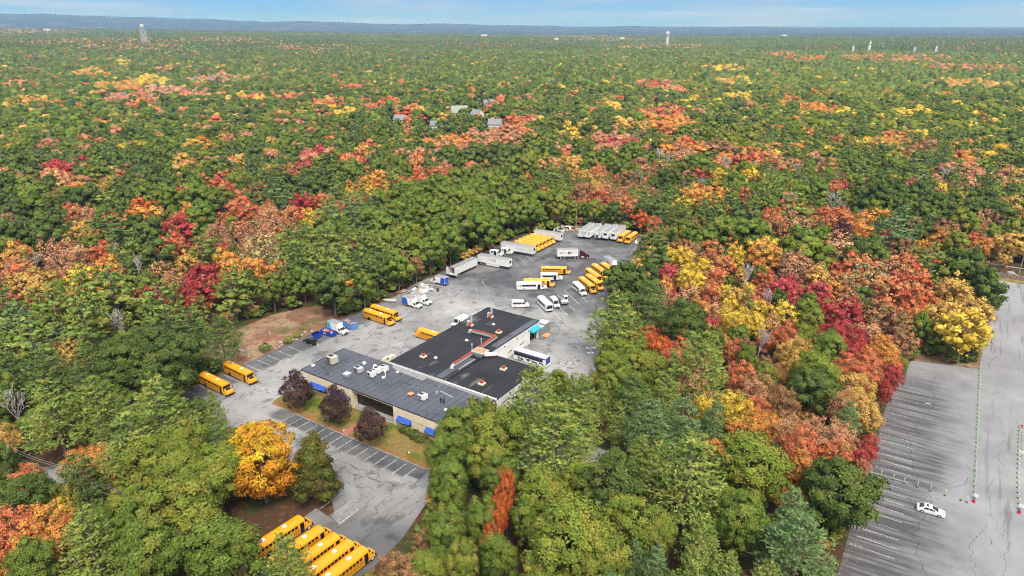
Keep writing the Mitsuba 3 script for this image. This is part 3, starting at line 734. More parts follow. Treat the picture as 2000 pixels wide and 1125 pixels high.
def shuttle(L, style=0, w=1.2, h=2.85):
    """A white cutaway shuttle bus: box body on a van front."""
    m = Model()
    H = [(w - .03, .42), (w, 1.0), (w, 2.2), (w - .1, h - .18), (w - .4, h - .02), (.2, h)]
    m.add('body', loft([(0, sec(H, .96, -.02, .97)), (.15, sec(H)), (L - 2.3, sec(H)), (L - 1.95, sec(H, .93, -.06, .93))]), 'm_white', 35)
    prof = [(L - 2.4, .45), (L - 2.4, 2.25), (L - 1.95, 2.2), (L - 1.15, 1.4), (L - .15, 1.15), (L, .9), (L, .45)]
    m.add('cab', prism(prof, -.98, .98, lambda z: 1 - .12 * max(0, z - 1.2)), 'm_white', 30)
    m.add('windshield', hull([(L - 1.9 + .03, s * .8, 2.13 + .02) for s in (-1, 1)] + [(L - 1.18, s * .9, 1.46) for s in (-1, 1)] + [(L - 1.14, s * .9, 1.44) for s in (-1, 1)] + [(L - 1.84, s * .8, 2.13) for s in (-1, 1)]), 'm_glass')
    for s in (-1, 1):
        m.add('side_window', hull([(L - 2.2, s * .96, 1.4), (L - 1.35, s * .96, 1.4), (L - 1.95, s * .91, 2.0), (L - 2.2, s * .91, 2.0), (L - 2.2, s * .9, 1.4), (L - 1.35, s * .9, 1.4)]), 'm_glass')
        x0, x1 = (1.9, L - 4.0) if style == 0 else (.6, L - 3.6)
        n = max(3, int((x1 - x0) / 1.1)); dx = (x1 - x0) / n
        for i in range(n):
            m.add('window', box(x0 + i * dx, x0 + (i + 1) * dx - .035, s * w - .02, s * w + .015, 1.55, 2.25), 'm_glass')
        if style == 0:
            for x in (.6, 1.15):
                m.add('window', box(x, x + .25, s * w - .02, s * w + .015, 1.5, 2.2), 'm_glass')
        wheel(m, 2.6 if L > 8 else 1.9, s * (w - .18), .42, .4, s)
        wheel(m, L - .95, s * .9, .42, .26, s)
        m.add('headlight', box(L - .08, L + .03, s * .7 - .16, s * .7 + .16, .85, 1.02, .015), 'm_light')
        m.add('mirror', box(L - 1.7, L - 1.55, s * 1.2 - .12, s * 1.2 + .12, 1.35, 1.7), 'm_black')
    d = m.add('door', box(L - 3.45, L - 2.45, -w - .02, -w + .05, .5, 2.3), 'm_black')
    for i in range(3):
        m.add('pane', box(L - 3.4 + i * .32, L - 3.14 + i * .32, -w - .03, -w - .02, .65, 2.2), 'm_glass', under=d)
    m.add('bumper', box(L - .05, L + .1, -.95, .95, .4, .62, .03), 'm_black')
    m.add('grille', box(L - .02, L + .03, -.45, .45, .68, .95, .01), 'm_black')
    return m


shuttle(10.9).place('shuttle_bus', 'long white shuttle bus with glass door, nearest of the side on group in mid yard', 'shuttle bus', at(7.75, 90.2, 36))
shuttle(8.2, 1).place('shuttle_bus', 'white shuttle bus mostly hidden behind a yellow bus in mid yard', 'shuttle bus', at(9.7, 103.5, 35))
shuttle(8.6, 1).place('shuttle_bus', 'white shuttle bus with van nose at the near end of the angled yellow buses', 'shuttle bus', at(24.6, 103.0, -40))


def coach(L=8.4, h=2.9):
    m = Model()
    H = [(1.2, .35), (1.24, 1.0), (1.22, 2.2), (1.1, h - .2), (.8, h - .03), (.2, h)]
    m.add('body', loft([(0, sec(H, .95, 0, .97)), (.15, sec(H)), (L - .35, sec(H)), (L - .05, sec(H, .97, -.05, .96)), (L, sec(H, .92, -.1, .9))]), 'm_white', 35)
    m.add('windshield', hull([(L - .04, s * 1.02, z) for s in (-1, 1) for z in (1.2, 2.3)] + [(L + .03, s * .95, z) for s in (-1, 1) for z in (1.25, 2.2)]), 'm_glass')
    m.add('destination_sign', box(L - .1, L + .01, -.8, .8, 2.35, 2.55), 'm_black')
    for s in (-1, 1):
        for i in range(6):
            m.add('window', box(.6 + i * 1.1, .6 + i * 1.1 + 1.02, s * 1.225 - .02, s * 1.225 + .014, 1.35, 2.2), 'm_glass')
        wheel(m, 2.0, s * 1.03, .45, .38, s); wheel(m, L - 1.6, s * 1.06, .45, .3, s)
        m.add('headlight', box(L - .03, L + .03, s * .9 - .14, s * .9 + .14, .65, .85, .01), 'm_light')
        m.add('mirror', box(L - .1, L + .25, s * 1.35 - .08, s * 1.35 + .08, 1.6, 2.0), 'm_black')
    m.add('bumper', box(L - .05, L + .12, -1.15, 1.15, .3, .58, .03), 'm_black')
    m.add('vent', box(1.2, 2.4, -.5, .5, h - .02, h + .14, .03), 'm_galv')
    return m


coach().place('shuttle_bus', 'white flat fronted bus with big windshield, left of the nearest trio behind the workshop', 'bus', at(21.5, 83.9, -37))


def van(L=5.9, h=2.55, glazed=True):
    m = Model()
    prof = [(0, .4), (-.0, 1.4), (.12, h - .15), (.4, h), (L - 2.3, h), (L - 1.75, h - .25), (L - .95, 1.38), (L - .12, 1.05), (L, .8), (L, .4)]
    m.add('body', prism(prof, -.98, .98, lambda z: 1 - .11 * max(0, z - 1.2)), 'm_white', 28)
    m.add('windshield', hull([(L - 1.74 + .02, s * .74, h - .27) for s in (-1, 1)] + [(L - .98, s * .86, 1.44) for s in (-1, 1)] + [(L - 1.68, s * .72, h - .29) for s in (-1, 1)] + [(L - .92, s * .84, 1.42) for s in (-1, 1)]), 'm_glass')
    for s in (-1, 1):
        yy = lambda z: s * .98 * (1 - .11 * max(0, z - 1.2))
        def glass(x0, x1, x2):
            return hull([(x0, yy(1.4) + s * .012, 1.4), (x1, yy(1.4) + s * .012, 1.4), (x0, yy(h - .5) + s * .012, h - .5), (x2, yy(h - .5) + s * .012, h - .5), (x0, yy(1.4) - s * .05, 1.4), (x1, yy(1.4) - s * .05, 1.4)])
        m.add('side_window', glass(L - 2.35, L - 1.25, L - 1.75), 'm_glass')
        if glazed:
            for x in np.linspace(.4, L - 3.5, 3):
                m.add('window', glass(x, x + .95, x + .95), 'm_glass')
        wheel(m, 1.1, s * .86, .36, .24, s); wheel(m, L - .95, s * .86, .36, .24, s)
        m.add('headlight', box(L - .16, L + .01, s * .72 - .14, s * .72 + .14, .82, 1.0, .015), 'm_light')
        m.add('mirror', box(L - 1.45, L - 1.3, s * 1.12 - .1, s * 1.12 + .1, 1.35, 1.6), 'm_black')
    m.add('bumper', box(L - .06, L + .06, -.92, .92, .35, .6, .03), 'm_black')
    m.add('rear_window', box(-.02, .04, -.7, .7, 1.4, h - .5), 'm_glass')
    m.add('grille', box(L - .03, L + .02, -.5, .5, .66, .85, .01), 'm_black')
    return m


vg = van()
vg.place('passenger_van', 'white passenger van side on, parked alone behind the workshop roof', 'van', at(15.3, 75.5, 37))
vg.place('passenger_van', 'white high roofed van between the flat fronted bus and the yard tractor', 'van', at(24.4, 86.8, -42))
van(6.3, 2.6, False).place('cargo_van', 'windowless white cargo van tucked behind the left edge of the workshop roof', 'van', at(9.7, 57.8, -93))


def truck_cab(m, x, paint='m_white', L=2.6, w=.98):
    prof = [(x, .5), (x, 2.15), (x + .75, 2.15), (x + 1.35, 1.42), (x + L - .1, 1.18), (x + L, .95), (x + L, .5)]
    m.add('cab', prism(prof, -w, w, lambda z: 1 - .13 * max(0, z - 1.2)), paint, 28)
    m.add('windshield', hull([(x + .79, s * .76, 2.1) for s in (-1, 1)] + [(x + 1.34, s * .88, 1.47) for s in (-1, 1)] + [(x + .86, s * .74, 2.08) for s in (-1, 1)] + [(x + 1.4, s * .86, 1.45) for s in (-1, 1)]), 'm_glass')
    for s in (-1, 1):
        m.add('side_window', hull([(x + .15, s * (w - .01), 1.38), (x + 1.1, s * (w - .01), 1.38), (x + .15, s * (w - .075), 1.98), (x + .72, s * (w - .075), 1.98), (x + .15, s * .8, 1.38), (x + 1.1, s * .8, 1.38)]), 'm_glass')
        wheel(m, x + L - .85, s * (w - .12), .4, .26, s)
        m.add('headlight', box(x + L - .06, x + L + .03, s * .72 - .15, s * .72 + .15, .86, 1.05, .015), 'm_light')
        m.add('mirror', box(x + .85, x + 1.0, s * 1.2 - .1, s * 1.2 + .1, 1.35, 1.72), 'm_black')
    m.add('bumper', box(x + L - .03, x + L + .1, -w + .03, w - .03, .42, .66, .03), 'm_black')
    m.add('grille', box(x + L - .02, x + L + .025, -.5, .5, .7, 1.02, .01), 'm_black')


def swoosh(x0, x1, y, z0, z1, bend, s):
    """Flat side art with one curved edge, a thin panel on the box side."""
    t = np.linspace(0, 1, 9)
    edge = [(x1 + bend * (k - k * k * .3), z1 + (z0 - z1) * k) for k in t]
    return prism([(x0, z0), (x0, z1)] + edge, min(y, y + s * .012), max(y, y + s * .012))


def box_truck(Lb=4.3, art=None, h=3.35, w=1.2, rear_art=None, text=None):
    m = Model()
    m.add('cargo_box', box(0, Lb, -w, w, .85, h, .03), 'm_white')
    m.add('roof', box(.04, Lb - .04, -w + .04, w - .04, h - .002, h + .025), 'm_grey_roof')
    m.add('chassis', box(.2, Lb + .3, -.5, .5, .45, .85), 'm_black')
    for s in (-1, 1):
        m.add('edge_rail', box(0, Lb, s * (w + .008) - .02, s * (w + .008) + .02, h - .14, h - .04), 'm_steel')
        m.add('edge_rail', box(0, Lb, s * (w + .008) - .02, s * (w + .008) + .02, .86, .95), 'm_steel')
        wheel(m, 1.1, s * (w - .22), .4, .42, s)
        if art:
            c, c2, f, bend = art
            if c2:
                m.add('side_panel', swoosh(.03, Lb * (f + .12), s * (w + .004), .97, h - .16, bend, s), c2)
            m.add('side_panel', swoosh(.03, Lb * f, s * (w + (.018 if c2 else .004)), .97, h - .16, bend, s), c)
        m.add('tail_light', box(-.02, .03, s * .95 - .1, s * .95 + .1, .9, 1.02), 'm_red')
    if rear_art:
        m.add('rear_panel', box(-.015, -.002, -w + .1, w - .1, 1.0, h - .2), rear_art)
    m.add('rear_bumper', box(-.25, 0, -w + .1, w - .1, .5, .65), 'm_black')
    if text:
        t = meshkit.text_mesh(text, .7, .012, True)
        t.apply_transform(trimesh.transformations.rotation_matrix(PI / 2, [1, 0, 0])); t.apply_transform(trimesh.transformations.rotation_matrix(PI, [0, 0, 1]))
        t.apply_translation([1.55, w + .012, 1.15])
        m.add('lettering', t, 'm_dark_mark')
    truck_cab(m, Lb + .06)
    return m


box_truck(4.4, ('m_teal', 'm_teal_pale', .26, .35)).place('box_truck', 'white box truck with turquoise swoosh beside the blue dumpsters', 'box truck', at(-21.5, 29.4, -2))
box_truck(4.4, ('m_blue', None, .45, .75)).place('box_truck', 'white box truck with blue rear half, left of the all white one', 'box truck', at(-16.2, 57.5, 1))
box_truck(4.2).place('box_truck', 'all white box truck beside the scrap heap', 'box truck', at(-15.2, 61.4, 1))
box_truck(4.3, ('m_blue', None, .38, .5), rear_art='m_blue').place('box_truck', 'box truck with blue rear end and tail toward the yard by the open trailer', 'box truck', at(-15.6, 79.4, 180))
m = box_truck(5.0, None, 3.3, text='on')
m.add('side_panel', box(1.98, 4.9, 1.204, 1.216, .97, 3.1), 'm_blue')
m.place('box_truck', 'blue and white truck mostly hidden under trees right of the building', 'box truck', at(82.9, 8.15, 180))
m = box_truck(6.2, None, 3.6)
m.add('picture_panel', box(.1, 2.2, -1.222, -1.206, 1.2, 3.3), 'm_teal_pale')
m.add('picture_panel', cyl((3.3, -1.206, 2.1), (3.3, -1.225, 2.1), .95, n=24), 'm_wood')
m.add('picture_panel', cyl((3.5, -1.226, 2.3), (3.5, -1.232, 2.3), .6, n=20), 'm_rust_orange')
m.place('box_truck', 'white truck with pale blue picture on its side behind the angled buses', 'box truck', at(22.0, 133.1, -33))


def trailer(L=14.4, nose=None, skirt=False, doors_open=False, grey=True, text=False, marks=False, w=1.3, gear=True, z0=1.15, h=4.05):
    m = Model()
    if doors_open:
        m.add('body', cat([box(0, L, s * (w - .03) - .03, s * (w - .03) + .03, z0, h) for s in (-1, 1)] + [box(L - .06, L, -w + .06, w - .06, z0, h), box(0, L, -w + .06, w - .06, z0, z0 + .1)]), 'm_white_dirty')
        m.add('roof', box(0, L, -w + .0, w - .0, h, h + .04), 'm_grey_roof')
        for s in (-1, 1):
            m.add('rear_door', box(-.08, -.02, s * (w + .05), s * (w + 1.25), z0, h - .05), 'm_white')
        m.add('rear_frame', cat([box(-.03, .03, s * w - .1, s * w + .02, z0 - .1, h + .05) for s in (-1, 1)] + [box(-.03, .03, -w, w, h - .12, h + .05), box(-.03, .03, -w, w, z0 - .15, z0)]), 'm_rust')
        for i in range(4):
            m.add('freight', box(.6 + i * .9, 1.2 + i * .9, -1.0 + .3 * i, -.3 + .3 * i, z0 + .1, z0 + .7 + .25 * (i % 3), .03), ('m_steel', 'm_white', 'm_black', 'm_beige')[i])
    else:
        m.add('body', box(0, L, -w, w, z0, h, .04), 'm_white_dirty' if grey else 'm_white')
        m.add('roof', box(.05, L - .05, -w + .05, w - .05, h - .002, h + .03), 'm_grey_roof')
        for s in (-1, 1):
            dr_ = m.add('rear_door', box(-.03, .0, s * .65 - .6, s * .65 + .6, z0 + .06, h - .1), 'm_white_dirty')
            m.add('lock_bar', cyl((-.05, s * .3, z0 + .1), (-.05, s * .3, h - .15), .025, n=6), 'm_steel', under=dr_)
    for s in (-1, 1):
        m.add('rail', box(.02, L - .02, s * (w + .012) - .02, s * (w + .012) + .02, z0 - .02, z0 + .14), 'm_steel')
        m.add('rail', box(.02, L - .02, s * (w + .012) - .02, s * (w + .012) + .02, h - .12, h - .01), 'm_galv')
        for x in (1.5, 2.85):
            wheel(m, x, s * 1.0, .5, .5, s)
        if gear:
            m.add('landing_leg', box(L - 3.1, L - 2.95, s * .75 - .08, s * .75 + .08, .05, z0), 'm_steel')
        if skirt:
            m.add('side_skirt', box(3.8, L - 4.2, s * (w - .02) - .02, s * (w - .02) + .02, .42, z0 - .03), 'm_white')
    m.add('chassis', box(.6, L - .5, -.5, .5, z0 - .35, z0 - .002), 'm_black')
    m.add('mudguard', box(-.1, .25, -w + .1, w - .1, .55, .75), 'm_black')
    if nose == 'unit':
        u = m.add('cooling_unit', box(L - .01, L + .55, -.85, .85, z0 + 1.0, h - .25, .06), 'm_white')
        m.add('grille', box(L + .55, L + .57, -.6, .6, z0 + 1.25, h - .6), 'm_black', under=u)
    elif nose == 'window':
        m.add('nose_panel', box(L - .005, L + .03, -.75, .7, z0 + 1.3, h - .55), 'm_glass')
    elif nose == 'slits':
        for s in (-1, 1):
            m.add('nose_panel', box(L - .005, L + .03, s * .85 - .16, s * .85 + .16, z0 + 1.1, h - .4), 'm_dark_mark')
    elif nose == 'low':
        m.add('nose_panel', box(L - .005, L + .03, -.9, .5, z0 + .15, z0 + 1.3), 'm_dark_mark')
        m.add('nose_panel', box(L - .005, L + .03, .75, .95, z0 + 1.3, h - .4), 'm_dark_mark')
    return m


tr_open = trailer(14.5, doors_open=True)
tr_open.place('semi_trailer', 'white semi trailer with its rear doors standing open', 'semi trailer', at(-19.3, 87.2, 90))
m = trailer(14.2, 'window', True, grey=False)
for s_, mat, x in (('O', 'm_galv', 4.6), ('Y', 'm_grey_mark', 5.75), ('LE', 'm_dark_mark', 6.75)):
    t = meshkit.text_mesh(s_, 1.0, .012, True)
    t.apply_transform(trimesh.transformations.rotation_matrix(PI / 2, [1, 0, 0])); t.apply_translation([x, -1.306, 2.25])
    m.add('lettering', t, mat)
m.place('semi_trailer', 'white semi trailer with partly faded dark letters on its side', 'semi trailer', at(-20.5, 106.5, 3.4))
trailer(15.3, 'window').place('semi_trailer', 'long white semi trailer directly in front of the stack of five buses', 'semi trailer', at(-22.3, 125.2, 3.2))
trailer(13.2, 'window').place('semi_trailer', 'white semi trailer at the upper left behind the stack of five buses', 'semi trailer', at(-20.3, 148.3, 3))
for i, (x, y, a, nz) in enumerate(((-2.8, 157.9, 96, 'slits'), (.15, 158.6, 95, 'slits'), (4.45, 160.3, 97, 'low'), (7.55, 161.6, 97, 'window'), (11.0, 162.2, 97, 'window'))):
    L = 14.4
    c, s = math.cos(math.radians(a)), math.sin(math.radians(a))
    trailer(L, nz, grey=i % 2 == 0).place('semi_trailer', ['leftmost of the five white trailers lined up at the far end', 'second from left of the five white trailers at the far end, with one dark slit', 'middle of the five white trailers at the far end with dark lower panel', 'second from right of the five white trailers at the far end', 'rightmost of the five white trailers at the far end beside yellow buses'][i], 'semi trailer', at(x + c * L, y + s * L, a + 180), 'five trailers lined up at the far end of the yard')


def tractor(paint, sleeper=True):
    m = Model()
    prof = [(2.6, .75), (2.6, 3.3), (3.0, 3.45), (4.1, 2.75), (4.45, 2.6), (5.0, 1.85), (6.3, 1.6), (6.45, 1.2), (6.45, .7)] if sleeper else [(2.9, .75), (2.9, 2.7), (4.2, 2.7), (4.75, 1.85), (6.1, 1.6), (6.3, 1.2), (6.3, .7)]
    m.add('cab', prism(prof, -1.15, 1.15, lambda z: 1 - .05 * max(0, z - 1.4)), paint, 28)
    x0, x1 = (4.47, 4.98) if sleeper else (4.24, 4.73)
    m.add('windshield', hull([(x0, s * .95, 2.55) for s in (-1, 1)] + [(x1, s * 1.0, 1.92) for s in (-1, 1)] + [(x0 + .05, s * .93, 2.55) for s in (-1, 1)] + [(x1 + .05, s * .98, 1.9) for s in (-1, 1)]), 'm_glass')
    m.add('frame', box(0, 6.2, -.45, .45, .6, .95), 'm_black')
    m.add('fifth_wheel', cyl((1.0, 0, .95), (1.0, 0, 1.1), .5, n=16), 'm_steel')
    for s in (-1, 1):
        for x in (.6, 1.95):
            wheel(m, x, s * .95, .5, .5, s)
        wheel(m, 5.6, s * 1.0, .5, .32, s)
        m.add('fuel_tank', cyl((3.0, s * .98, .7), (4.3, s * .98, .7), .33, n=12), 'm_galv', 30)
        m.add('stack', cyl((2.5, s * .9, .9), (2.5, s * .9, 3.6), .09, n=8), 'm_galv', 30)
        m.add('side_window', box(3.7, 4.3, s * 1.125 - .01, s * 1.125 + .015, 1.9, 2.4), 'm_glass')
        m.add('headlight', box(6.3, 6.47, s * .85 - .15, s * .85 + .15, 1.0, 1.25, .02), 'm_light')
        m.add('mirror', box(4.8, 4.95, s * 1.4 - .1, s * 1.4 + .1, 1.8, 2.4), paint)
    m.add('bumper', box(6.4, 6.62, -1.15, 1.15, .4, .75, .04), 'm_galv')
    m.add('grille', box(6.44, 6.5, -.55, .55, .85, 1.5, .02), 'm_galv')
    return m


h36 = math.radians(36)
tractor('m_maroon').place('semi_tractor', 'dark maroon semi tractor coupled to a short white trailer', 'truck', at(2.1 + math.cos(h36) * 6.6, 128.9 + math.sin(h36) * 6.6, 36))
m = trailer(8.4, None, gear=False, grey=False, w=1.28)
for g in ([(.9, 1.7, 2.3, 2.42), (.9, 1.7, 3.0, 3.12), (.9, 1.02, 2.42, 3.0), (1.58, 1.7, 2.42, 3.0), (1.02, 1.58, 2.65, 2.75)], [(2.1, 2.85, 2.75, 2.9), (2.4, 2.55, 2.3, 3.15), (2.15, 2.3, 2.45, 2.65), (2.65, 2.8, 2.95, 3.1)],
          [(3.3, 3.42, 2.3, 3.1), (3.42, 3.8, 2.6, 2.72), (3.65, 3.8, 2.75, 3.05), (3.7, 3.95, 2.3, 2.5)], *[[(6.0 + .42 * i, 6.25 + .42 * i, 2.62 + .05 * (i % 2), 2.75 + .1 * (i % 3))] for i in range(5)]):
    m.add('lettering', cat([box(x0, x1, -1.297, -1.29, z0, z1) for x0, x1, z0, z1 in g]), 'm_dark_mark')
for i in range(3):
    for j in range(3):
        m.add('red_block', box(4.3 + .48 * i, 4.3 + .48 * i + .42, -1.297, -1.29, 2.15 + .38 * j, 2.15 + .38 * j + .32), 'm_maroon')
m.place('semi_trailer', 'short white trailer with dark red marks on its side behind the maroon tractor', 'semi trailer', at(2.1, 128.9, 36))
tractor('m_cream_paint', False).place('semi_tractor', 'cream coloured truck tractor in the corner behind the office roof', 'truck', at(14.0, 22.6, 183))
m = Model()   # terminal tractor
m.add('cab', box(2.7, 4.0, -.1, 1.05, 1.0, 2.95, .08), 'm_white')
m.add('cab_roof', box(2.65, 4.05, -.15, 1.1, 2.952, 3.02), 'm_white')
m.add('windshield', box(4.0, 4.03, .02, .95, 1.9, 2.75), 'm_glass')
m.add('side_window', box(2.95, 3.8, -.13, -.1, 1.85, 2.75), 'm_glass')
m.add('side_window', box(2.95, 3.8, 1.05, 1.08, 1.85, 2.75), 'm_glass')
m.add('engine_deck', box(2.9, 4.9, -1.15, 1.1, .75, 1.45, .08), 'm_white')
m.add('frame', box(0, 4.8, -.5, .5, .55, .85), 'm_black')
m.add('fifth_wheel', cyl((.9, 0, .85), (.9, 0, 1.05), .5, n=16), 'm_steel')
m.add('bumper', box(4.85, 5.05, -1.15, 1.15, .45, .8, .04), 'm_black')
m.add('grille', cat([box(4.9, 4.93, -.8 + .45 * i, -.5 + .45 * i, .95, 1.3) for i in range(4)]), 'm_black')
for s in (-1, 1):
    wheel(m, .9, s * .85, .48, .5, s); wheel(m, 3.7, s * .98, .48, .32, s)
m.place('yard_tractor', 'small white yard tractor with offset cab, right of the white van', 'truck', at(26.2, 90.2, -45))

# city bus
m = Model()
CB = [(1.25, .3), (1.28, 1.2), (1.26, 2.3), (1.16, 2.95), (.9, 3.1), (.3, 3.14)]
L = 10.6
m.add('body', loft([(0, sec(CB, .96, 0, .98)), (.15, sec(CB)), (L - .2, sec(CB)), (L, sec(CB, .94, 0, .97))]), 'm_white', 35)
r_ = np.random.default_rng(5)
for s in (-1, 1):
    for i in range(9):
        m.add('window', box(.9 + i * 1.05, .9 + i * 1.05 + 1.03, s * 1.272 - .015, s * 1.272 + .015, 1.55, 2.5), 'm_glass')
    m.add('upper_band', hull([(x, s * y, z) for x in (.1, L - .15) for y, z in ((1.266, 2.5), (1.19, 2.9), (1.24, 2.5))]), 'm_indigo')
    art = []
    for i in range(26):
        x, z = .5 + 9.6 * r_.random(), .65 + .65 * r_.random()
        a, b = .12 + .4 * r_.random(), .08 + .25 * r_.random()
        art.append(hull([(x + a * math.cos(t) * r_.uniform(.6, 1.2), s * y, z + b * math.sin(t) * r_.uniform(.6, 1.2)) for t in np.arange(7) * .9 for y in (1.285, 1.292)]))
    m.add('side_picture', cat(art), 'm_dark_mark')
    wheel(m, 2.6, s * 1.1, .48, .32, s); wheel(m, L - 2.2, s * 1.1, .48, .32, s)
m.add('rear_panel', box(-.05, .0, -1.15, 1.15, .95, 2.95, .02), 'm_indigo')
for j in range(3):
    m.add('engine_grille', box(-.07, -.05, -.9, .9, 1.1 + j * .55, 1.1 + j * .55 + .4), 'm_blue_deep')
m.add('bumper', box(-.15, 0, -1.2, 1.2, .4, .8, .04), 'm_white')
m.add('windshield', box(L - .03, L + .03, -1.1, 1.1, 1.3, 2.6), 'm_glass')
m.add('roof_hatch', box(3.0, 3.9, -.4, .4, 3.1, 3.22, .02), 'm_grey_mark')
m.add('roof_hatch', box(.8, 2.0, -.6, .6, 3.1, 3.2, .02), 'm_white_dirty')
m.add('roof_hatch', box(6.6, 7.0, -.2, .2, 3.1, 3.2, .02), 'm_dark_mark')
m.place('city_bus', 'blue and white city bus with picture wrapped side by the workshop doors', 'bus', at(47.5, 45.1, 180))

# cars
def car(suv=False, paint='m_white'):
    m = Model()
    L, top, belt = (4.65, 1.72, 1.05) if suv else (4.75, 1.45, .92)
    low = [(.05, .28), (0, .6), (.08, belt - .05), (.6, belt), (3.5, belt), (4.45, belt - .18), (L, .62), (L - .05, .28)]
    m.add('body', prism(low, -.91, .91, lambda z: 1 - .05 * abs(z - .6)), paint, 28)
    gh = [(.15, belt), (.35, top - .12), (.7, top), (2.3, top), (3.35, belt)] if suv else [(.35, belt), (1.25, top - .05), (1.7, top), (2.5, top - .02), (3.6, belt)]
    m.add('cabin', prism(gh, -.84, .84, lambda z: 1 - .30 * max(0, z - belt)), paint, 28)
    yy = lambda z, s: s * (.84 * (1 - .30 * max(0, z - belt)) + .008)
    for s in (-1, 1):
        for x0, x1, x2, x3 in (((.55, 1.55, 1.55, .75), (1.62, 3.0, 2.3, 1.62)) if suv else ((1.0, 1.95, 1.95, 1.45), (2.02, 3.2, 2.5, 2.02))):
            z0, z1 = belt + .05, top - .12
            m.add('side_window', hull([(x0, yy(z0, s), z0), (x1, yy(z0, s), z0), (x2, yy(z1, s), z1), (x3, yy(z1, s), z1), (x0, yy(z0, s) - s * .04, z0), (x1, yy(z0, s) - s * .04, z0)]), 'm_glass')
        wheel(m, .95, s * .82, .34, .22, s); wheel(m, L - .95, s * .82, .34, .22, s)
        m.add('headlight', box(L - .25, L - .02, s * .68 - .15, s * .68 + .15, .62, .76, .02), 'm_light')
        m.add('tail_light', box(-.01, .12, s * .7 - .14, s * .7 + .14, .68, .82, .02), 'm_red')
        m.add('mirror', box(3.0, 3.15, s * .98 - .08, s * .98 + .08, belt, belt + .16, .02), paint)
    a = (2.35, top - .03, 3.3, belt + .04) if suv else (2.6, top - .05, 3.55, belt + .03)
    m.add('windshield', hull([(a[0], s * .62, a[1]) for s in (-1, 1)] + [(a[2], s * .76, a[3]) for s in (-1, 1)] + [(a[0] + .06, s * .6, a[1]) for s in (-1, 1)] + [(a[2] + .06, s * .74, a[3]) for s in (-1, 1)]), 'm_glass')
    if suv:
        m.add('tailgate', hull([(.45, s * .72, 1.74) for s in (-1, 1)] + [(-.45, s * .7, 2.02) for s in (-1, 1)] + [(.45, s * .72, 1.79) for s in (-1, 1)] + [(-.45, s * .7, 2.07) for s in (-1, 1)]), paint)
        m.add('roof_rail', cat([cyl((.6, s * .58, 1.76), (2.3, s * .58, 1.76), .025, n=6) for s in (-1, 1)]), 'm_steel')
    else:
        m.add('rear_window', hull([(1.18, s * .6, top - .1) for s in (-1, 1)] + [(.42, s * .7, belt + .04) for s in (-1, 1)] + [(1.12, s * .58, top - .07) for s in (-1, 1)] + [(.38, s * .68, belt + .07) for s in (-1, 1)]), 'm_glass')
        m.add('sunroof', box(1.55, 1.95, -.4, .4, top - .003, top + .012), 'm_glass')
    return m


car().place('car', 'silver white sedan alone on the big car park', 'car', at(137.95, 33.75, 3))
car(True, 'm_black').place('car', 'black sport utility car with its tailgate raised beside a blue dumpster', 'car', at(-16.75, 19.25, 181))

# dumpsters
def skip(name, x0, x1, y0, y1, h, mat, label, deg=0, load=None, taper=0.0):
    k = thing(name, label, 'dumpster')
    cx, cy = (x0 + x1) / 2, (y0 + y1) / 2
    a, b, t = (x1 - x0) / 2, (y1 - y0) / 2, .07
    M = at(cx, cy, deg)
    put('tub', cat([box(-a, a, -b, -b + t, .2, h), box(-a, a, b - t, b, .2, h), box(-a, -a + t, -b + t, b - t, .2, h), box(a - t, a, -b + t, b - t, .2, h - taper), box(-a + t, a - t, -b + t, b - t, .2, .3)]), mat, k, M=M)
    for s in (-1, 1):
        for i in range(max(3, int(a * 2 / .75))):
            x = -a + .25 + i * (2 * a - .5) / max(2, int(a * 2 / .75) - 1)
            put('rib', box(x - .05, x + .05, s * (b + .04) - .04, s * (b + .04) + .04, .25, h - .03), mat, k, M=M)
        put('rim', box(-a - .03, a + .03, s * b - .06, s * b + .06, h - .002, h + .08), mat, k, M=M)
    put('skid', cat([box(-a + .1, a - .1, s * .5 - .08, s * .5 + .08, .03, .2) for s in (-1, 1)]), 'm_black', k, M=M)
    if load:
        rr = np.random.default_rng(len(label))
        P = []
        for i in range(26):
            c = (rr.uniform(-a + .5, a - .4), rr.uniform(-b + .35, b - .35), h - .35 + .3 * rr.random())
            bx = box(-.35, .35, -.12, .12, -.05, .05); bx.apply_transform(trimesh.transformations.euler_matrix(rr.normal() * .4, rr.normal() * .4, rr.uniform(0, 6)))
            bx.apply_translation(c); P.append(bx)
        tag(put('load', cat(P), load, k, M=M), kind='stuff', label='wood and rubble filling it')
    return k


k = skip('dumpster', -21.2, -19.4, 21.4, 23.8, 1.7, 'm_blue_deep', 'small square deep blue dumpster beside the black car')
put('lid', hull([(-21.2, 21.45, 1.78), (-21.2, 23.75, 1.78), (-20.5, 21.45, 2.05), (-20.5, 23.75, 2.05), (-20.5, 21.45, 2.1), (-20.5, 23.75, 2.1)]), 'm_black', k)
put('lettering', cat([box(-21.0 + i * .16, -20.9 + i * .16, 21.31, 21.318, .95, 1.15 + .1 * (i % 2)) for i in range(5)]), 'm_white', k)
k = skip('dumpster', -21.8, -16.8, 25.4, 27.5, 1.35, 'm_blue_deep', 'long open deep blue dumpster full of orange rubble', load='m_wood')
put('lettering', cat([box(-20.4 + i * .22, -20.26 + i * .22, 25.31, 25.318, .6, .95 + .1 * (i % 2)) for i in range(6)]), 'm_white', k)
skip('dumpster', -20.9, -15.1, 32.9, 35.1, 1.9, 'm_blue_light', 'light blue roll off dumpster heaped with wood behind the turquoise truck', -6, load='m_wood')

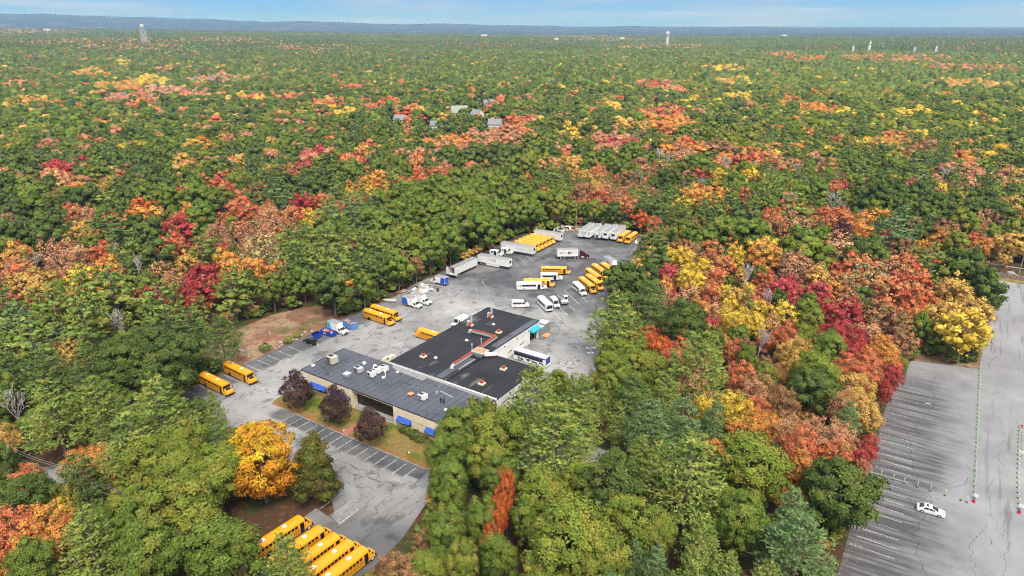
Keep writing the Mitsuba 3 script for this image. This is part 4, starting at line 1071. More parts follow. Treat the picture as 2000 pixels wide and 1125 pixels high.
# storage containers by the back corner
for x0, x1, y0, y1, h, l in ((32.6, 35.25, 61.2, 63.95, 2.45, 'lower grey storage container next to the turquoise awning'), (32.0, 35.3, 64.2, 67.3, 2.75, 'taller grey storage container behind the lower one')):
    k = thing('storage_container', l, 'container')
    put('body', box(x0, x1, y0, y1, .1, h, .02), 'm_container', k)
    put('roof', box(x0 + .05, x1 - .05, y0 + .05, y1 - .05, h - .002, h + .03), 'm_galv', k)
    for i in range(2):
        ya = y0 + .1 + i * (y1 - y0) / 2
        d = put('door', box(x1 - .002, x1 + .03, ya, ya + (y1 - y0) / 2 - .12, .2, h - .1), 'm_container', k)
        put('lock_bar', cyl((x1 + .05, ya + .5, .25), (x1 + .05, ya + .5, h - .15), .025, n=6), 'm_galv', d)
    for i in range(int((x1 - x0) / .3)):
        put('rib', box(x0 + .1 + i * .3, x0 + .22 + i * .3, y0 - .03, y0 + .001, .2, h - .1), 'm_container', k)
k = thing('wooden_platform', 'orange weathered wooden platform on the ground before the containers', 'platform')
for i in range(8):
    put('plank', box(35.6, 37.5, 61.4 + i * .34, 61.4 + i * .34 + .3, .12, .18 + .01 * (i % 3)), 'm_wood', k)
put('bearer', cat([box(x, x + .12, 61.4, 64.1, .02, .12) for x in (35.7, 36.5, 37.3)]), 'm_wood', k)
k = thing('traffic_cone', 'orange traffic cone beside the wooden platform', 'traffic cone')
put('cone', cyl((36.9, 60.9, .05), (36.9, 60.9, .85), .2, .04, 12), 'm_cone', k, 30)
put('band', cyl((36.9, 60.9, .42), (36.9, 60.9, .56), .125, .097, 12), 'm_white', k, 30)
put('base', box(36.62, 37.18, 60.62, 61.18, .015, .06), 'm_black', k)

# ---------------------------------------------------------------- posts, poles, signs, small things
m = Model()
m.add('base', cyl((0, 0, 0), (0, 0, .12), .28, .2, 10), 'm_rubber', 30)
m.add('post', cyl((0, 0, .12), (0, 0, .95), .075, n=8), 'm_lime', 30)
m.add('tip', cyl((0, 0, .95), (0, 0, 1.35), .075, n=8), 'm_white', 30)
dl = m
for i, x in enumerate((130.8, 133.1, 135.1, 137.5, 139.8, 142.4, 145.1, 146.1)):
    dl.place('delineator_post', ['leftmost green and white post of the row across the car park by the red tree', 'second green and white post from the left in the cross row', 'third green and white post from the left in the cross row', 'fourth green and white post from the left in the cross row', 'fifth green and white post from the left in the cross row', 'sixth green and white post from the left in the cross row', 'seventh green and white post from the left in the cross row', 'last green and white post of the cross row beside the red barrel'][i], 'delineator post', at(x, 41.4), 'row of posts across the car park')
for i in range(32):
    dl.place('delineator_post', 'green and white post in the long line up the middle of the car park', 'delineator post', at(147.25 + .06 * math.sin(i * 2.1), 43.8 + 2.12 * i), 'line of posts up the middle of the car park')
for i in range(19):
    dl.place('delineator_post', 'green and white post in the line at the right edge of the picture', 'delineator post', at(154.62 + .07 * max(0, i - 5) + .05 * math.sin(i * 1.7), 44.6 + 1.98 * i), 'line of posts at the right edge')
for x, y, l in ((147.25, 42.2, 'red weighted base at the near end of the middle line of posts'), (154.65, 43.2, 'red weighted base at the near end of the right hand line of posts'), (155.9, 80.4, 'red weighted base at the far end of the right hand line of posts')):
    k = thing('weighted_drum', l, 'barrel')
    put('drum', cyl((x, y, .012), (x, y, .5), .33, .28, 14), 'm_red', k, 30)
    put('collar', cyl((x, y, .5), (x, y, .58), .16, n=10), 'm_black', k, 30)
for x, y, l, two in ((147.5, 43.1, 'square white sign at the near end of the middle line of posts', 0), (154.9, 44.2, 'square white sign at the near end of the right hand line of posts', 0), (155.35, 66.0, 'pair of white signs half way up the right hand line of posts', 1)):
    k = thing('sign', l, 'sign')
    put('stake', cyl((x, y + .06, .01), (x, y + .06, 1.5), .035, n=8), 'm_steel', k, 30)
    for j in range(1 + two):
        put('board', box(x - .42, x + .42, y - .02 - .04 * j, y + .02 - .04 * j, .75 + .0 * j, 1.45), 'm_white', k)
    if two:
        put('mark', box(x - .3, x + .3, y - .069, y - .061, 1.0, 1.12), 'm_red', k)
k = thing('yellow_block', 'yellow concrete beam lying at the wooded edge of the car park', 'barrier')
put('beam', box(-1.75, 1.75, -.35, .35, .02, .8, .06), 'm_yellow_block', k, M=at(126.2, 15.2, 74))
for s in (-1, 1):
    put('foot', box(s * 1.3 - .2, s * 1.3 + .2, -.42, .42, .0, .14), 'm_curb', k, M=at(126.2, 15.2, 74))

def pole(x, y, h, label, mat='m_pole', r=.15, arms=(), lamp=False, lean=0.0):
    k = thing('utility_pole', label, 'pole')
    put('shaft', cyl((x, y, 0), (x + lean, y, h), r, r * .7, 10), mat, k, 30)
    for z, half, dx, dy in arms:
        L = math.hypot(dx, dy); dx, dy = dx / L, dy / L
        a = put('crossarm', hull([(x + lean * z / h + s * dx * half + t * dy * .07, y + s * dy * half - t * dx * .07, z + q) for s in (-1, 1) for t in (-1, 1) for q in (-.07, .07)]), mat, k)
        for s in (-1, -.4, .4, 1):
            put('insulator', cyl((x + lean * z / h + s * dx * half * .9, y + s * dy * half * .9, z + .07), (x + lean * z / h + s * dx * half * .9, y + s * dy * half * .9, z + .28), .06, n=6), 'm_galv', a)
        if lamp:
            for s in (-1, 1):
                put('lamp', box(x + s * dx * half - .28, x + s * dx * half + .28, y + s * dy * half - .2, y + s * dy * half + .2, z + .1, z + .32, .03), 'm_galv', k)
    return k


pole(60.9, 44.1, 10.2, 'pale wooden pole with lamp crossarm at the right edge of the yard', 'm_pole', .18, ((9.7, 1.0, .83, .55), (8.3, .55, .83, .55)), True)
k = thing('bollard', 'short pale yellow bollard beside the lamp pole', 'bollard')
put('post', cyl((59.6, 44.5, 0), (59.6, 44.5, 1.3), .11, n=10), 'm_cream_paint', k, 30)
put('cap', ball((59.6, 44.5, 1.3), .11, 1), 'm_cream_paint', k, True)
k = thing('bollard', 'thicker weathered post leaning on the lamp pole foot', 'bollard')
put('post', cyl((60.55, 44.6, 0), (60.6, 44.6, 1.5), .14, n=10), 'm_pole', k, 30)
put('cap', cyl((60.6, 44.6, 1.5), (60.6, 44.6, 1.56), .16, n=10), 'm_galv', k, 30)
pole(-13.2, 173.2, 8.3, 'bare pole beside the far scrap heap and the five trailers', 'm_pole', .17)
pole(-.7, -56.6, 9.0, 'brown utility pole carrying wires by the street at lower left', 'm_pole_brown', .2, ((8.5, 1.2, .3, 1), (7.6, .8, .3, 1)))
pole(-17.7, -59.5, 9.0, 'grey utility pole at the left picture edge behind the amber tree', 'm_pole', .16, ((8.4, .9, .3, 1),))
pole(158.3, 209.8, 9.6, 'pale lamp pole behind the chain link fence', 'm_pole', .17, ((9.3, .7, .8, .55),), True)
def wire(a, b, sag, label, r=.022):
    a, b = np.array(a, float), np.array(b, float)
    P = [a + (b - a) * t - np.array([0, 0, sag * 4 * t * (1 - t)]) for t in np.linspace(0, 1, 15)]
    k = put('overhead_wire', cat([cyl(p, q, r, n=5) for p, q in zip(P[:-1], P[1:])]), 'm_steel')
    tag(k, label, 'wire')


for i, dz in enumerate((8.6, 8.55, 7.7)):
    o = (.9 - .9 * i) * .5
    wire((-17.7 + .2 * o, -59.5 + o, dz - .1), (-.7 + .3 * o, -56.6 + o, dz), .5, ['upper wire from the left edge to the brown pole', 'second wire from the left edge to the brown pole', 'lowest wire from the left edge to the brown pole'][i], .03)
    wire((-.7 + .3 * o, -56.6 + o, dz), (16.2 + .3 * o, -54.0 + o, dz - .5), .6, ['upper wire running right from the brown pole', 'second wire running right from the brown pole', 'lowest wire running right from the brown pole'][i], .03)
k = thing('sign', 'dark sign board with white panels by the street at the lower left', 'sign')
M = at(-18.9, -57.6, 62)
put('board', box(-1.3, 1.3, -.04, .04, .9, 1.9), 'm_indigo', k, M=M)
for x0 in (-1.15, -.2, .6):
    put('panel', box(x0, x0 + .6, -.055, -.041, 1.05, 1.75), 'm_white', k, M=M)
for s in (-1, 1):
    put('leg', cyl((s * 1.2, .06, 0), (s * 1.2, .06, 1.95), .05, n=8), 'm_galv', k, 30, M=M)

# chain link fence at the head of the car park
k = thing('chain_link_fence', 'grey chain link fence along the far end of the big car park', 'fence')
for i in range(12):
    put('post', cyl((148.6 + i * 3, 200.6, 0), (148.6 + i * 3, 200.6, 2.05), .05, n=8), 'm_galv', k, 30)
for z in (.08, 1.98):
    put('rail', cyl((148.6, 200.6, z), (181.6, 200.6, z), .035, n=6), 'm_galv', k, 30)
W = []
for i in range(150):
    x = 148.6 + i * .22
    for d in (-1, 1):
        xa, xb = x, x + d * 1.86
        if 148.6 <= xb <= 181.6:
            W.append(trimesh.Trimesh([(xa - .008, 200.6, .1), (xa + .008, 200.6, .1), (xb + .008, 200.6, 1.96), (xb - .008, 200.6, 1.96), (xa, 200.608, .1), (xb, 200.608, 1.96)], [[0, 1, 2], [0, 2, 3], [1, 4, 5], [1, 5, 2], [4, 0, 3], [4, 3, 5]], process=False))
tag(put('wire_mesh', cat(W), 'm_galv', k), 'diamond wire mesh', kind='stuff')
k = thing('guard_rail', 'pale guard rail along the road behind the chain link fence', 'guard rail')
for i in range(8):
    put('post', box(140 + i * 3.6, 140.14 + i * 3.6, 216, 216.14, 0, .8), 'm_pole', k)
put('rail', box(139, 168, 215.93, 215.99, .45, .78), 'm_white_dirty', k)
k = thing('rock', 'grey boulder in the grass behind the chain link fence', 'rock')
put('stone', ball((0, 0, 0), 1.0, 2, (1.5, 1, .75)).apply_translation([155.6, 207.5, .5]), 'm_rock', k, 40)
put('chip', ball((0, 0, 0), .4, 1, (1.3, 1, .7)).apply_translation([157.3, 207.2, .2]), 'm_rock', k, 40)

# edge of the dirt clearing: rocks, marker stakes
rr = np.random.default_rng(21)
for i, (x, y, s) in enumerate(((-26.6, 14.4, .6), (-25.0, 13.5, .4), (-24.8, 12.4, .35), (-25.5, 17.8, .5), (-24.6, 18.6, .4), (-32.5, 1.9, .5), (-31.7, 4.4, .7), (-30.8, 6.2, .4), (-26.0, 5.0, .3), (-25.7, 21.5, .45), (-26.5, 23.5, .5), (-25.4, 25.2, .4), (-24.9, 11.1, .3), (-26.2, 16.0, .5))):
    b = ball((0, 0, 0), s, 2); v = np.array(b.vertices); v = v * (1 + .35 * (meshkit.noise(v / s * 1.3 + i * 9, i) - .5))[:, None] * [1.2, .9, .7]
    tag(put('rock', trimesh.Trimesh(v + [x, y, s * .3], b.faces, process=False), 'm_rock', None, 40), 'pale rock at the edge of the dirt clearing', 'rock', 'rocks along the dirt clearing')
for x, y, l in ((-26.3, 3.1, 'white marker stake by the dirt edge nearest the yellow bus'), (-26.4, -15.3, 'white marker stake in the leaves at far left'), (-33.9, 16.3, 'white marker stake out in the dirt clearing')):
    k = thing('marker_stake', l, 'stake')
    put('stake', box(x - .06, x + .06, y - .06, y + .06, 0, 1.25), 'm_white_dirty', k)
    put('flag', box(x - .12, x + .12, y - .075, y - .062, .95, 1.2), 'm_white', k)
for x, y, l in ((31.9, -7.2, 'white lawn light left of the path'), (24.9, -9.2, 'white lamp globe on the brick path'), (43.4, -7.6, 'white lamp globe on the right part of the lawn'), (19.0, -9.0, 'small white marker at the lawn edge under the middle purple tree')):
    k = thing('lawn_light', l, 'lamp')
    put('stem', cyl((x, y, .05), (x, y, .6), .05, n=8), 'm_galv', k, 30)
    put('globe', ball((x, y, .72), .2, 2), 'm_white', k, True)

# the person behind the black car
def person(x, y, deg):
    import manifold3d as mf
    def blob(chain):
        out = None
        for (p, r), (q, s) in chain:
            h_ = mf.Manifold.batch_hull([mf.Manifold.sphere(r, 14).translate(p), mf.Manifold.sphere(s, 14).translate(q)])
            out = h_ if out is None else out + h_
        msh = out.refine_to_length(.05).to_mesh()
        t = trimesh.Trimesh(msh.vert_properties[:, :3], msh.tri_verts, process=True)
        trimesh.smoothing.filter_taubin(t, iterations=8)
        return t
    k = thing('person', 'person in a green top and pale trousers bending into the open tailgate', 'person')
    M = at(x, y, deg)
    J = dict(hl=(0, .11, .93), hr=(0, -.11, .93), kl=(.06, .13, .5), kr=(-.02, -.13, .5), al=(0, .13, .08), ar=(-.08, -.13, .08), w=(.0, 0, 1.02), c=(.2, 0, 1.32), n=(.33, 0, 1.5), hd=(.42, 0, 1.6),
             sl=(.22, .19, 1.38), sr=(.22, -.19, 1.38), el=(.42, .22, 1.16), er=(.42, -.22, 1.18), wl=(.66, .15, 1.12), wr=(.66, -.12, 1.14))
    body = [((J['c'], .12), (J['n'], .06)), ((J['n'], .055), (J['hd'], .095)), ((J['hd'], .1), ((.47, 0, 1.55), .06)), ((J['w'], .13), (J['c'], .14))]
    for s in 'lr':
        body += [((J['h' + s], .095), (J['k' + s], .06)), ((J['k' + s], .06), (J['a' + s], .042)), ((J['a' + s], .04), (tuple(np.add(J['a' + s], (.16, 0, -.04))), .035)), ((J['c'], .1), (J['s' + s], .06)), ((J['s' + s], .055), (J['e' + s], .042)), ((J['e' + s], .04), (J['w' + s], .03))]
        w = np.array(J['w' + s])
        for i, dy in enumerate((-.03, -.01, .01, .03)):
            body.append(((tuple(w), .026), (tuple(w + [.08 - .01 * abs(i - 1.5), dy, -.015]), .011)))
            body.append(((tuple(w + [.08 - .01 * abs(i - 1.5), dy, -.015]), .011), (tuple(w + [.125 - .012 * abs(i - 1.5), dy, -.05]), .009)))
        body.append(((tuple(w), .022), (tuple(w + [.05, .05 if s == 'r' else -.05, -.02]), .011)))
    put('body', blob(body), 'm_skin', k, True, M=M)
    put('shirt', blob([((J['w'], .15), (J['c'], .165)), ((J['c'], .13), ((.29, 0, 1.42), .09))] + [x_ for s in 'lr' for x_ in (((J['c'], .12), (J['s' + s], .085)), ((J['s' + s], .08), (J['e' + s], .06)))]), 'm_green_cloth', k, True, M=M)
    put('trousers', blob([((J['w'], .145), ((0, 0, .92), .15))] + [x_ for s in 'lr' for x_ in (((J['h' + s], .115), (J['k' + s], .08)), ((J['k' + s], .08), (tuple(np.add(J['a' + s], (0, 0, .05))), .062)))]), 'm_white_dirty', k, True, M=M)
    put('hair', blob([(((.40, 0, 1.64), .1), ((.36, 0, 1.58), .085))]), 'm_hair', k, True, M=M)


person(-15.6, 18.9, 172)

# scrap heaps
SC = 'scrap heap by the box trucks'
mats = ['m_white_dirty', 'm_galv', 'm_steel', 'm_white', 'm_beige', 'm_rust_orange', 'm_wood', 'm_grey_mark']
for i in range(30):
    x, y = -24.8 + rr.random() * 8.6, 64.2 + rr.random() * 11.5
    if y < 66 and x > -19: y += 3
    a, b = rr.uniform(.4, 1.3), rr.uniform(.25, .7)
    bx = box(-a, a, -b, b, -.04, .06, .015)
    bx.apply_transform(trimesh.transformations.euler_matrix(rr.normal() * .28, rr.normal() * .28, rr.uniform(0, 6)))
    bx.apply_translation([x, y, .3 + .55 * rr.random()])
    tag(put('scrap_sheet', bx, mats[i % 8]), 'bent scrap panel thrown on the heap behind the box trucks', 'scrap sheet', SC)
for i in range(7):
    x, y = -23.5 + rr.random() * 6, 65.8 + rr.random() * 9
    k = thing('scrap_crate', 'open metal scrap crate on the heap behind the box trucks', 'scrap', SC + ' frames')
    M = T4().translate([x, y, .45]).rotate([0, 0, 1], rr.uniform(0, 180)).rotate([1, 0, 0], rr.uniform(-25, 25))
    a, b = rr.uniform(.7, 1.3), rr.uniform(.5, .8)
    for j in range(4):
        put('bar', [box(-a, a, -b - .04, -b + .04, -.04, .04), box(-a, a, b - .04, b + .04, -.04, .04), box(-a - .04, -a + .04, -b, b, -.04, .04), box(a - .04, a + .04, -b, b, -.04, .04)][j], mats[(i + 1) % 4], k, M=M)
for i, (x, y, a) in enumerate(((-19.4, 70.6, 30), (-17.6, 72.3, 50), (-20.6, 73.4, 10), (-17.9, 68.8, 70))):
    k = thing('tub', 'pale oval tub shell lying in the scrap heap', 'tub', SC + ' tubs')
    M = at(x, y, a)
    put('shell', loft([(-1.3, mirror([(.3, .2), (.45, .5), (.3, .75)])), (-1, mirror([(.45, .1), (.7, .5), (.62, .8)])), (.9, mirror([(.45, .1), (.7, .5), (.62, .8)])), (1.25, mirror([(.3, .2), (.45, .5), (.3, .75)]))]), 'm_white', k, 40, M=M)
    put('hollow', loft([(-1.0, mirror([(.35, .78), (.5, .80), (.4, .83)])), (.9, mirror([(.35, .78), (.5, .80), (.4, .83)]))]), 'm_grey_mark', k, 40, M=M)
k = thing('waste_bin', 'dark wheeled bin at the yard side of the scrap heap', 'bin')
put('bin', hull([(-14.6 + sx * w, 73.2 + sy * w, z) for sx in (-1, 1) for sy in (-1, 1) for w, z in ((.28, .05), (.38, 1.0))]), 'm_dark_mark', k)
put('lid', box(-15.02, -14.18, 72.8, 73.6, 1.0, 1.08, .02), 'm_black', k)
k = thing('covered_boat', 'pale wrapped boat shape at the yard edge left of the box trucks', 'boat')
put('hull', loft([(-2.4, mirror([(.2, .5), (.25, .7), (.1, .9)])), (-1.2, mirror([(.6, .25), (.85, .7), (.4, 1.0)])), (1.2, mirror([(.7, .2), (.95, .7), (.5, 1.05)])), (2.2, mirror([(.65, .3), (.85, .7), (.4, 1.0)]))]), 'm_galv', k, 40, M=at(-22.0, 56.6, 25))
put('cradle', cat([box(-1.2, -1.0, -.7, .7, 0, .4), box(1.0, 1.2, -.7, .7, 0, .4)]), 'm_pole', k, M=at(-22.0, 56.6, 25))
FS = 'far scrap heap by the bare pole'
for i in range(34):
    x, y = -19.5 + rr.random() * 8.5, 158.5 + rr.random() * 14
    if x > -14 and y < 163: x -= 4
    a, b = rr.uniform(.6, 1.9), rr.uniform(.12, .6)
    bx = box(-a, a, -b, b, -.06, .08)
    bx.apply_transform(trimesh.transformations.euler_matrix(rr.normal() * .25, rr.normal() * .25, rr.uniform(0, 6)))
    bx.apply_translation([x, y, .25 + .7 * rr.random()])
    tag(put('scrap_lumber', bx, ['m_pole', 'm_beige', 'm_wood', 'm_steel', 'm_white_dirty', 'm_curb'][i % 6]), 'broken board on the scrap heap at the far end of the yard', 'scrap lumber', FS)
for i, (x, y) in enumerate(((-21.4, 118.4), (-18.9, 122.6))):
    m = shuttle(5.4 if i == 0 else 4.9, 1, 1.05, 2.5)
    m.place('camper_van', ['small white van end on between two trailers, nearer one', 'small white van between two trailers, farther one'][i], 'van', at(x - 1.5, y + .2 * i - .8, 10 + 4 * i))
k = thing('parked_car', 'white car roof just visible beside the right hand yellow bus at the far end', 'car')
put('body', prism([(0, .3), (0, .9), (.9, 1.0), (1.5, 1.42), (2.8, 1.42), (3.5, .95), (4.4, .75), (4.4, .3)], -.85, .85), 'm_white', k, 30, M=at(20.6, 168.6, -80))
for s in (-1, 1):
    for x in (.8, 3.5):
        put('wheel', cyl((x, s * .75, .32), (x, s * .9, .32), .32, n=12), 'm_rubber', k, 30, M=at(20.6, 168.6, -80))
    put('window', box(1.5, 2.8, s * .852 - .004, s * .852 + .006, 1.02, 1.3), 'm_glass', k, M=at(20.6, 168.6, -80))

# ---------------------------------------------------------------- far buildings
def house(x, y, deg, w, d, wall, ridge, label, rmat='m_tile_grey', wmat='m_white', ell=None):
    k = thing('house', label, 'house')
    M = at(x, y, deg)
    hw, hd = w / 2, d / 2
    put('wall', hull([(sx * hw, sy * hd, z) for sx in (-1, 1) for sy in (-1, 1) for z in (0, wall)] + [(sx * hw, 0, ridge) for sx in (-1, 1)]), wmat, k, M=M)
    t = .22
    for s in (-1, 1):
        r = put('roof', hull([(sx * (hw + .35), s * yy, z + q) for sx in (-1, 1) for yy, z in ((0.02, ridge + .05), (hd + .5, wall - .5 * (ridge - wall) / hd + .05)) for q in (0, t)]), rmat, k, M=M)
        n = max(3, int(w / 2.6))
        for i in range(n):
            for z in ((1.0, 3.8) if wall > 4.5 else (1.1,)):
                x0 = -hw + (i + .5) * w / n
                wd = put('window', box(x0 - .5, x0 + .5, s * (hd + .02) - .02, s * (hd + .02) + .02, z, z + 1.4), 'm_white_dirty', k, M=M)
                put('pane', box(x0 - .42, x0 + .42, s * (hd + .045) - .01, s * (hd + .045) + .01, z + .08, z + 1.32), 'm_glass', wd, M=M)
    for s in (-1, 1):
        for i in (-1, 1):
            wd = put('window', box(s * (hw + .02) - .02, s * (hw + .02) + .02, i * d * .22 - .5, i * d * .22 + .5, 1.1, 2.5), 'm_white_dirty', k, M=M)
            put('pane', box(s * (hw + .045) - .01, s * (hw + .045) + .01, i * d * .22 - .42, i * d * .22 + .42, 1.18, 2.42), 'm_glass', wd, M=M)
    put('chimney', box(hw * .3, hw * .3 + .8, .5, 1.3, ridge - 1, ridge + 1.2), 'm_brick_path', k, M=M)
    put('door', box(-.5, .5, -hd - .06, -hd - .02, 0, 2.1), 'm_indigo', k, M=M)
    return k


HG = 'white houses among the trees'
house(-323.9, 395.9, 20, 12, 9, 5.6, 9.3, 'white house with slate roof, leftmost of those among the trees', 'm_tile_grey')
house(-274.5, 389.5, 25, 11, 8, 4.6, 8.0, 'white gabled house low among the trees, second from left')
house(-312.6, 472.4, 48, 17, 11, 6.0, 12.0, 'largest white house with pale grey green roof among the trees', 'm_roof_pale')
house(-286.8, 468.6, -10, 12, 9, 5.6, 10.0, 'white house with several dark gables behind the purple tree')
house(-234.2, 424.6, 24, 12, 9, 4.6, 9.0, 'house with broad blue grey roof, rightmost of those among the trees')
house(-335.6, 558.0, 40, 12, 9, 5.6, 10.0, 'white house half hidden behind pines, farthest of the group')
house(-6.9, 204.0, 35, 10, 7, 3.2, 5.6, 'grey roofed shed behind the red tree at the far end of the yard', 'm_tile_grey', 'm_beige')

def water_tower(x, y, top, label):
    k = thing('water_tower', label, 'water tower')
    g = float(elevation(x, y))
    put('tank', cat([cyl((x, y, top - 11), (x, y, top - 4.5), 8, 8, 20), cyl((x, y, top - 4.5), (x, y, top - 1.2), 8, 4.5, 20), cyl((x, y, top - 1.2), (x, y, top), 4.5, .8, 20), cyl((x, y, top - 14), (x, y, top - 11), 5, 8, 20)]), 'm_galv', k, 40)
    put('riser', cyl((x, y, g), (x, y, top - 13.5), 1.6, n=10), 'm_galv', k, 30)
    for i in range(6):
        a = i * PI / 3
        put('leg', cyl((x + 10.5 * math.cos(a), y + 10.5 * math.sin(a), g), (x + 7.4 * math.cos(a), y + 7.4 * math.sin(a), top - 10), 1.25, n=8), 'm_galv', k, 30)
    put('walkway', cyl((x, y, top - 11.2), (x, y, top - 10.7), 8.5, n=20), 'm_galv', k, 30)


water_tower(-2475, 1383, 97, 'white water tower on legs above the forest at upper left')
k = thing('water_tower', 'white water tower with red bands on the horizon right of centre', 'water tower')
x, y, g = -1073, 2971, float(elevation(-1073, 2971))
put('column', cyl((x, y, g), (x, y, 50), 5.6, n=18), 'm_white_dirty', k, 30)
put('tank', cat([cyl((x, y, 52.5), (x, y, 56), 6.5, 8.5, 20), cyl((x, y, 56), (x, y, 64), 8.5, 8.5, 20), cyl((x, y, 64), (x, y, 68), 8.5, 3, 20)]), 'm_white_dirty', k, 40)
put('neck', cyl((x, y, 50), (x, y, 52.5), 5.0, n=18), 'm_grey_mark', k, 30)
for z in (47.5, 59.5):
    put('band', cyl((x, y, z), (x, y, z + 2.0), 5.8 if z < 52 else 8.7, n=20), 'm_red', k, 30)
for a in np.arange(8) * PI / 4:
    put('antenna', cyl((x + 7 * math.cos(a), y + 7 * math.sin(a), 65), (x + 7 * math.cos(a), y + 7 * math.sin(a), 71.5), .4, n=6), 'm_galv', k, 30)
k = thing('church', 'white church steeple above the forest at upper right', 'church')
x, y, g = -193, 2478, float(elevation(-193, 2478))
put('nave', hull([(x + sx * 16, y + sy * 7, z) for sx in (-1, 1) for sy in (-1, 1) for z in (g, g + 9)] + [(x + sx * 16, y, g + 15) for sx in (-1, 1)]), 'm_white_dirty', k)
put('tower', box(x - 3.2, x + 3.2, y - 3.2, y + 3.2, g, 32, .1), 'm_white', k)
put('belfry', box(x - 2.4, x + 2.4, y - 2.4, y + 2.4, 32, 38, .1), 'm_white', k)
put('spire', cyl((x, y, 38), (x, y, 48), 2.6, .2, 8), 'm_white', k)
put('opening', cat([box(x - 1.0, x + 1.0, y - 2.5, y - 2.4, 33, 36), box(x + 2.4, x + 2.5, y - 1.0, y + 1.0, 33, 36)]), 'm_black', k)
for (x, y, h, l) in ((-239.5, 2472, 31, 'white gabled building left of the church steeple'), (-66, 2491, 30, 'small white tower right of the church steeple'), (-7, 2495, 33, 'narrow white mast building farthest right on the horizon')):
    k = thing('far_building', l, 'building'); g = float(elevation(x, y))
    put('wall', box(x - 2.6, x + 2.6, y - 2.4, y + 2.4, g, h - 3), 'm_white_dirty', k)
    put('roof', hull([(x + sx * 2.9, y + sy * 2.7, h - 3) for sx in (-1, 1) for sy in (-1, 1)] + [(x + sx * 2.7, y, h) for sx in (-1, 1)]), 'm_tile_grey', k)
rr2 = np.random.default_rng(4)
for i, (az, r, w, l) in enumerate(((-32.5, 6000, 40, 'long white roof on the distant hills at upper left'), (-2.2, 5200, 46, 'pale works building on the horizon left of the banded tower'), (8.6, 4600, 26, 'white shed among the distant woods near the banded tower'), (3.5, 4200, 24, 'white flat roofed building in the woods left of the banded tower'), (20.5, 6000, 34, 'white dot of a building on the ridge right of centre'))):
    a = math.radians(az)
    dx, dy = math.sin(a), math.cos(a)
    x, y = CAM[0] + r * (dx * math.cos(HEAD) - dy * math.sin(HEAD)), CAM[1] + r * (dx * math.sin(HEAD) + dy * math.cos(HEAD))
    g = float(elevation(x, y)); k = thing('far_building', l, 'building')
    M = at(x, y, 33, g)
    put('wall', box(-w / 2, w / 2, -8, 8, 0, 24), 'm_white_dirty', k, M=M)
    put('roof', box(-w / 2 - 1, w / 2 + 1, -9, 9, 24, 25), 'm_tile_grey', k, M=M)

# ---------------------------------------------------------------- trees
PAL = {  # leaf colours: each code a list of reflectances
    'g': [(0.128, 0.188, 0.034), (0.160, 0.209, 0.041), (0.107, 0.160, 0.032), (0.177, 0.195, 0.041)], 'd': [(0.091, 0.135, 0.034), (0.112, 0.151, 0.038), (0.128, 0.155, 0.039), (0.078, 0.114, 0.032)], 'y': [(0.165, 0.220, 0.037), (0.203, 0.230, 0.041), (0.144, 0.197, 0.034), (0.228, 0.220, 0.044)],
    'p': [(0.160, 0.234, 0.053), (0.203, 0.258, 0.060), (0.223, 0.241, 0.057)], 'P': [(0.096, 0.153, 0.044), (0.119, 0.172, 0.048), (0.144, 0.180, 0.051)], 'b': [(0.135, 0.213, 0.078), (0.162, 0.232, 0.090), (0.119, 0.188, 0.069)],
    'R': [(.54, .15, .075), (.58, .21, .09), (.48, .11, .06), (.56, .26, .11)], 'C': [(.40, .055, .060), (.48, .085, .080), (.33, .05, .05)], 'M': [(.50, .085, .105), (.45, .065, .085), (.52, .13, .11)],
    'K': [(.55, .26, .13), (.50, .215, .12), (.57, .33, .165), (.44, .21, .12)], 'O': [(.64, .28, .07), (.66, .35, .085), (.58, .22, .07)], 'F': [(.58, .13, .04), (.60, .18, .05), (.50, .105, .035)],
    'Y': [(.64, .46, .06), (.66, .52, .08), (.56, .37, .055)], 'A': [(.54, .33, .09), (.58, .39, .105), (.46, .28, .085)], 'U': [(.32, .165, .085), (.37, .19, .095), (.25, .16, .065)],
    'X': [(.075, .040, .040), (.098, .055, .050), (.056, .032, .034)], 'L': [(.50, .44, .18), (.46, .38, .16), (.38, .37, .15)], 'E': [(.110, .135, .030), (.090, .115, .027), (.150, .120, .034)],
    'Z': [(.56, .38, .03), (.54, .33, .03), (.52, .24, .03)], 'B': [(.46, .43, .41), (.38, .35, .33)]}
KIND = {**{c: 'broadleaf' for c in 'gdyE'}, **{c: 'pine' for c in 'pPb'}, **{c: 'autumn' for c in 'RCMKOFYAUXLZ'}, 'B': 'bare'}
TWIG = np.array([.30, .24, .20])


def unit(v):
    return v / np.maximum(np.linalg.norm(v, axis=-1, keepdims=True), 1e-9)


_i = trimesh.creation.icosphere(subdivisions=1)
ICO = (np.array(_i.vertices), np.array(_i.faces)[_i.face_normals[:, 2] > -.42])


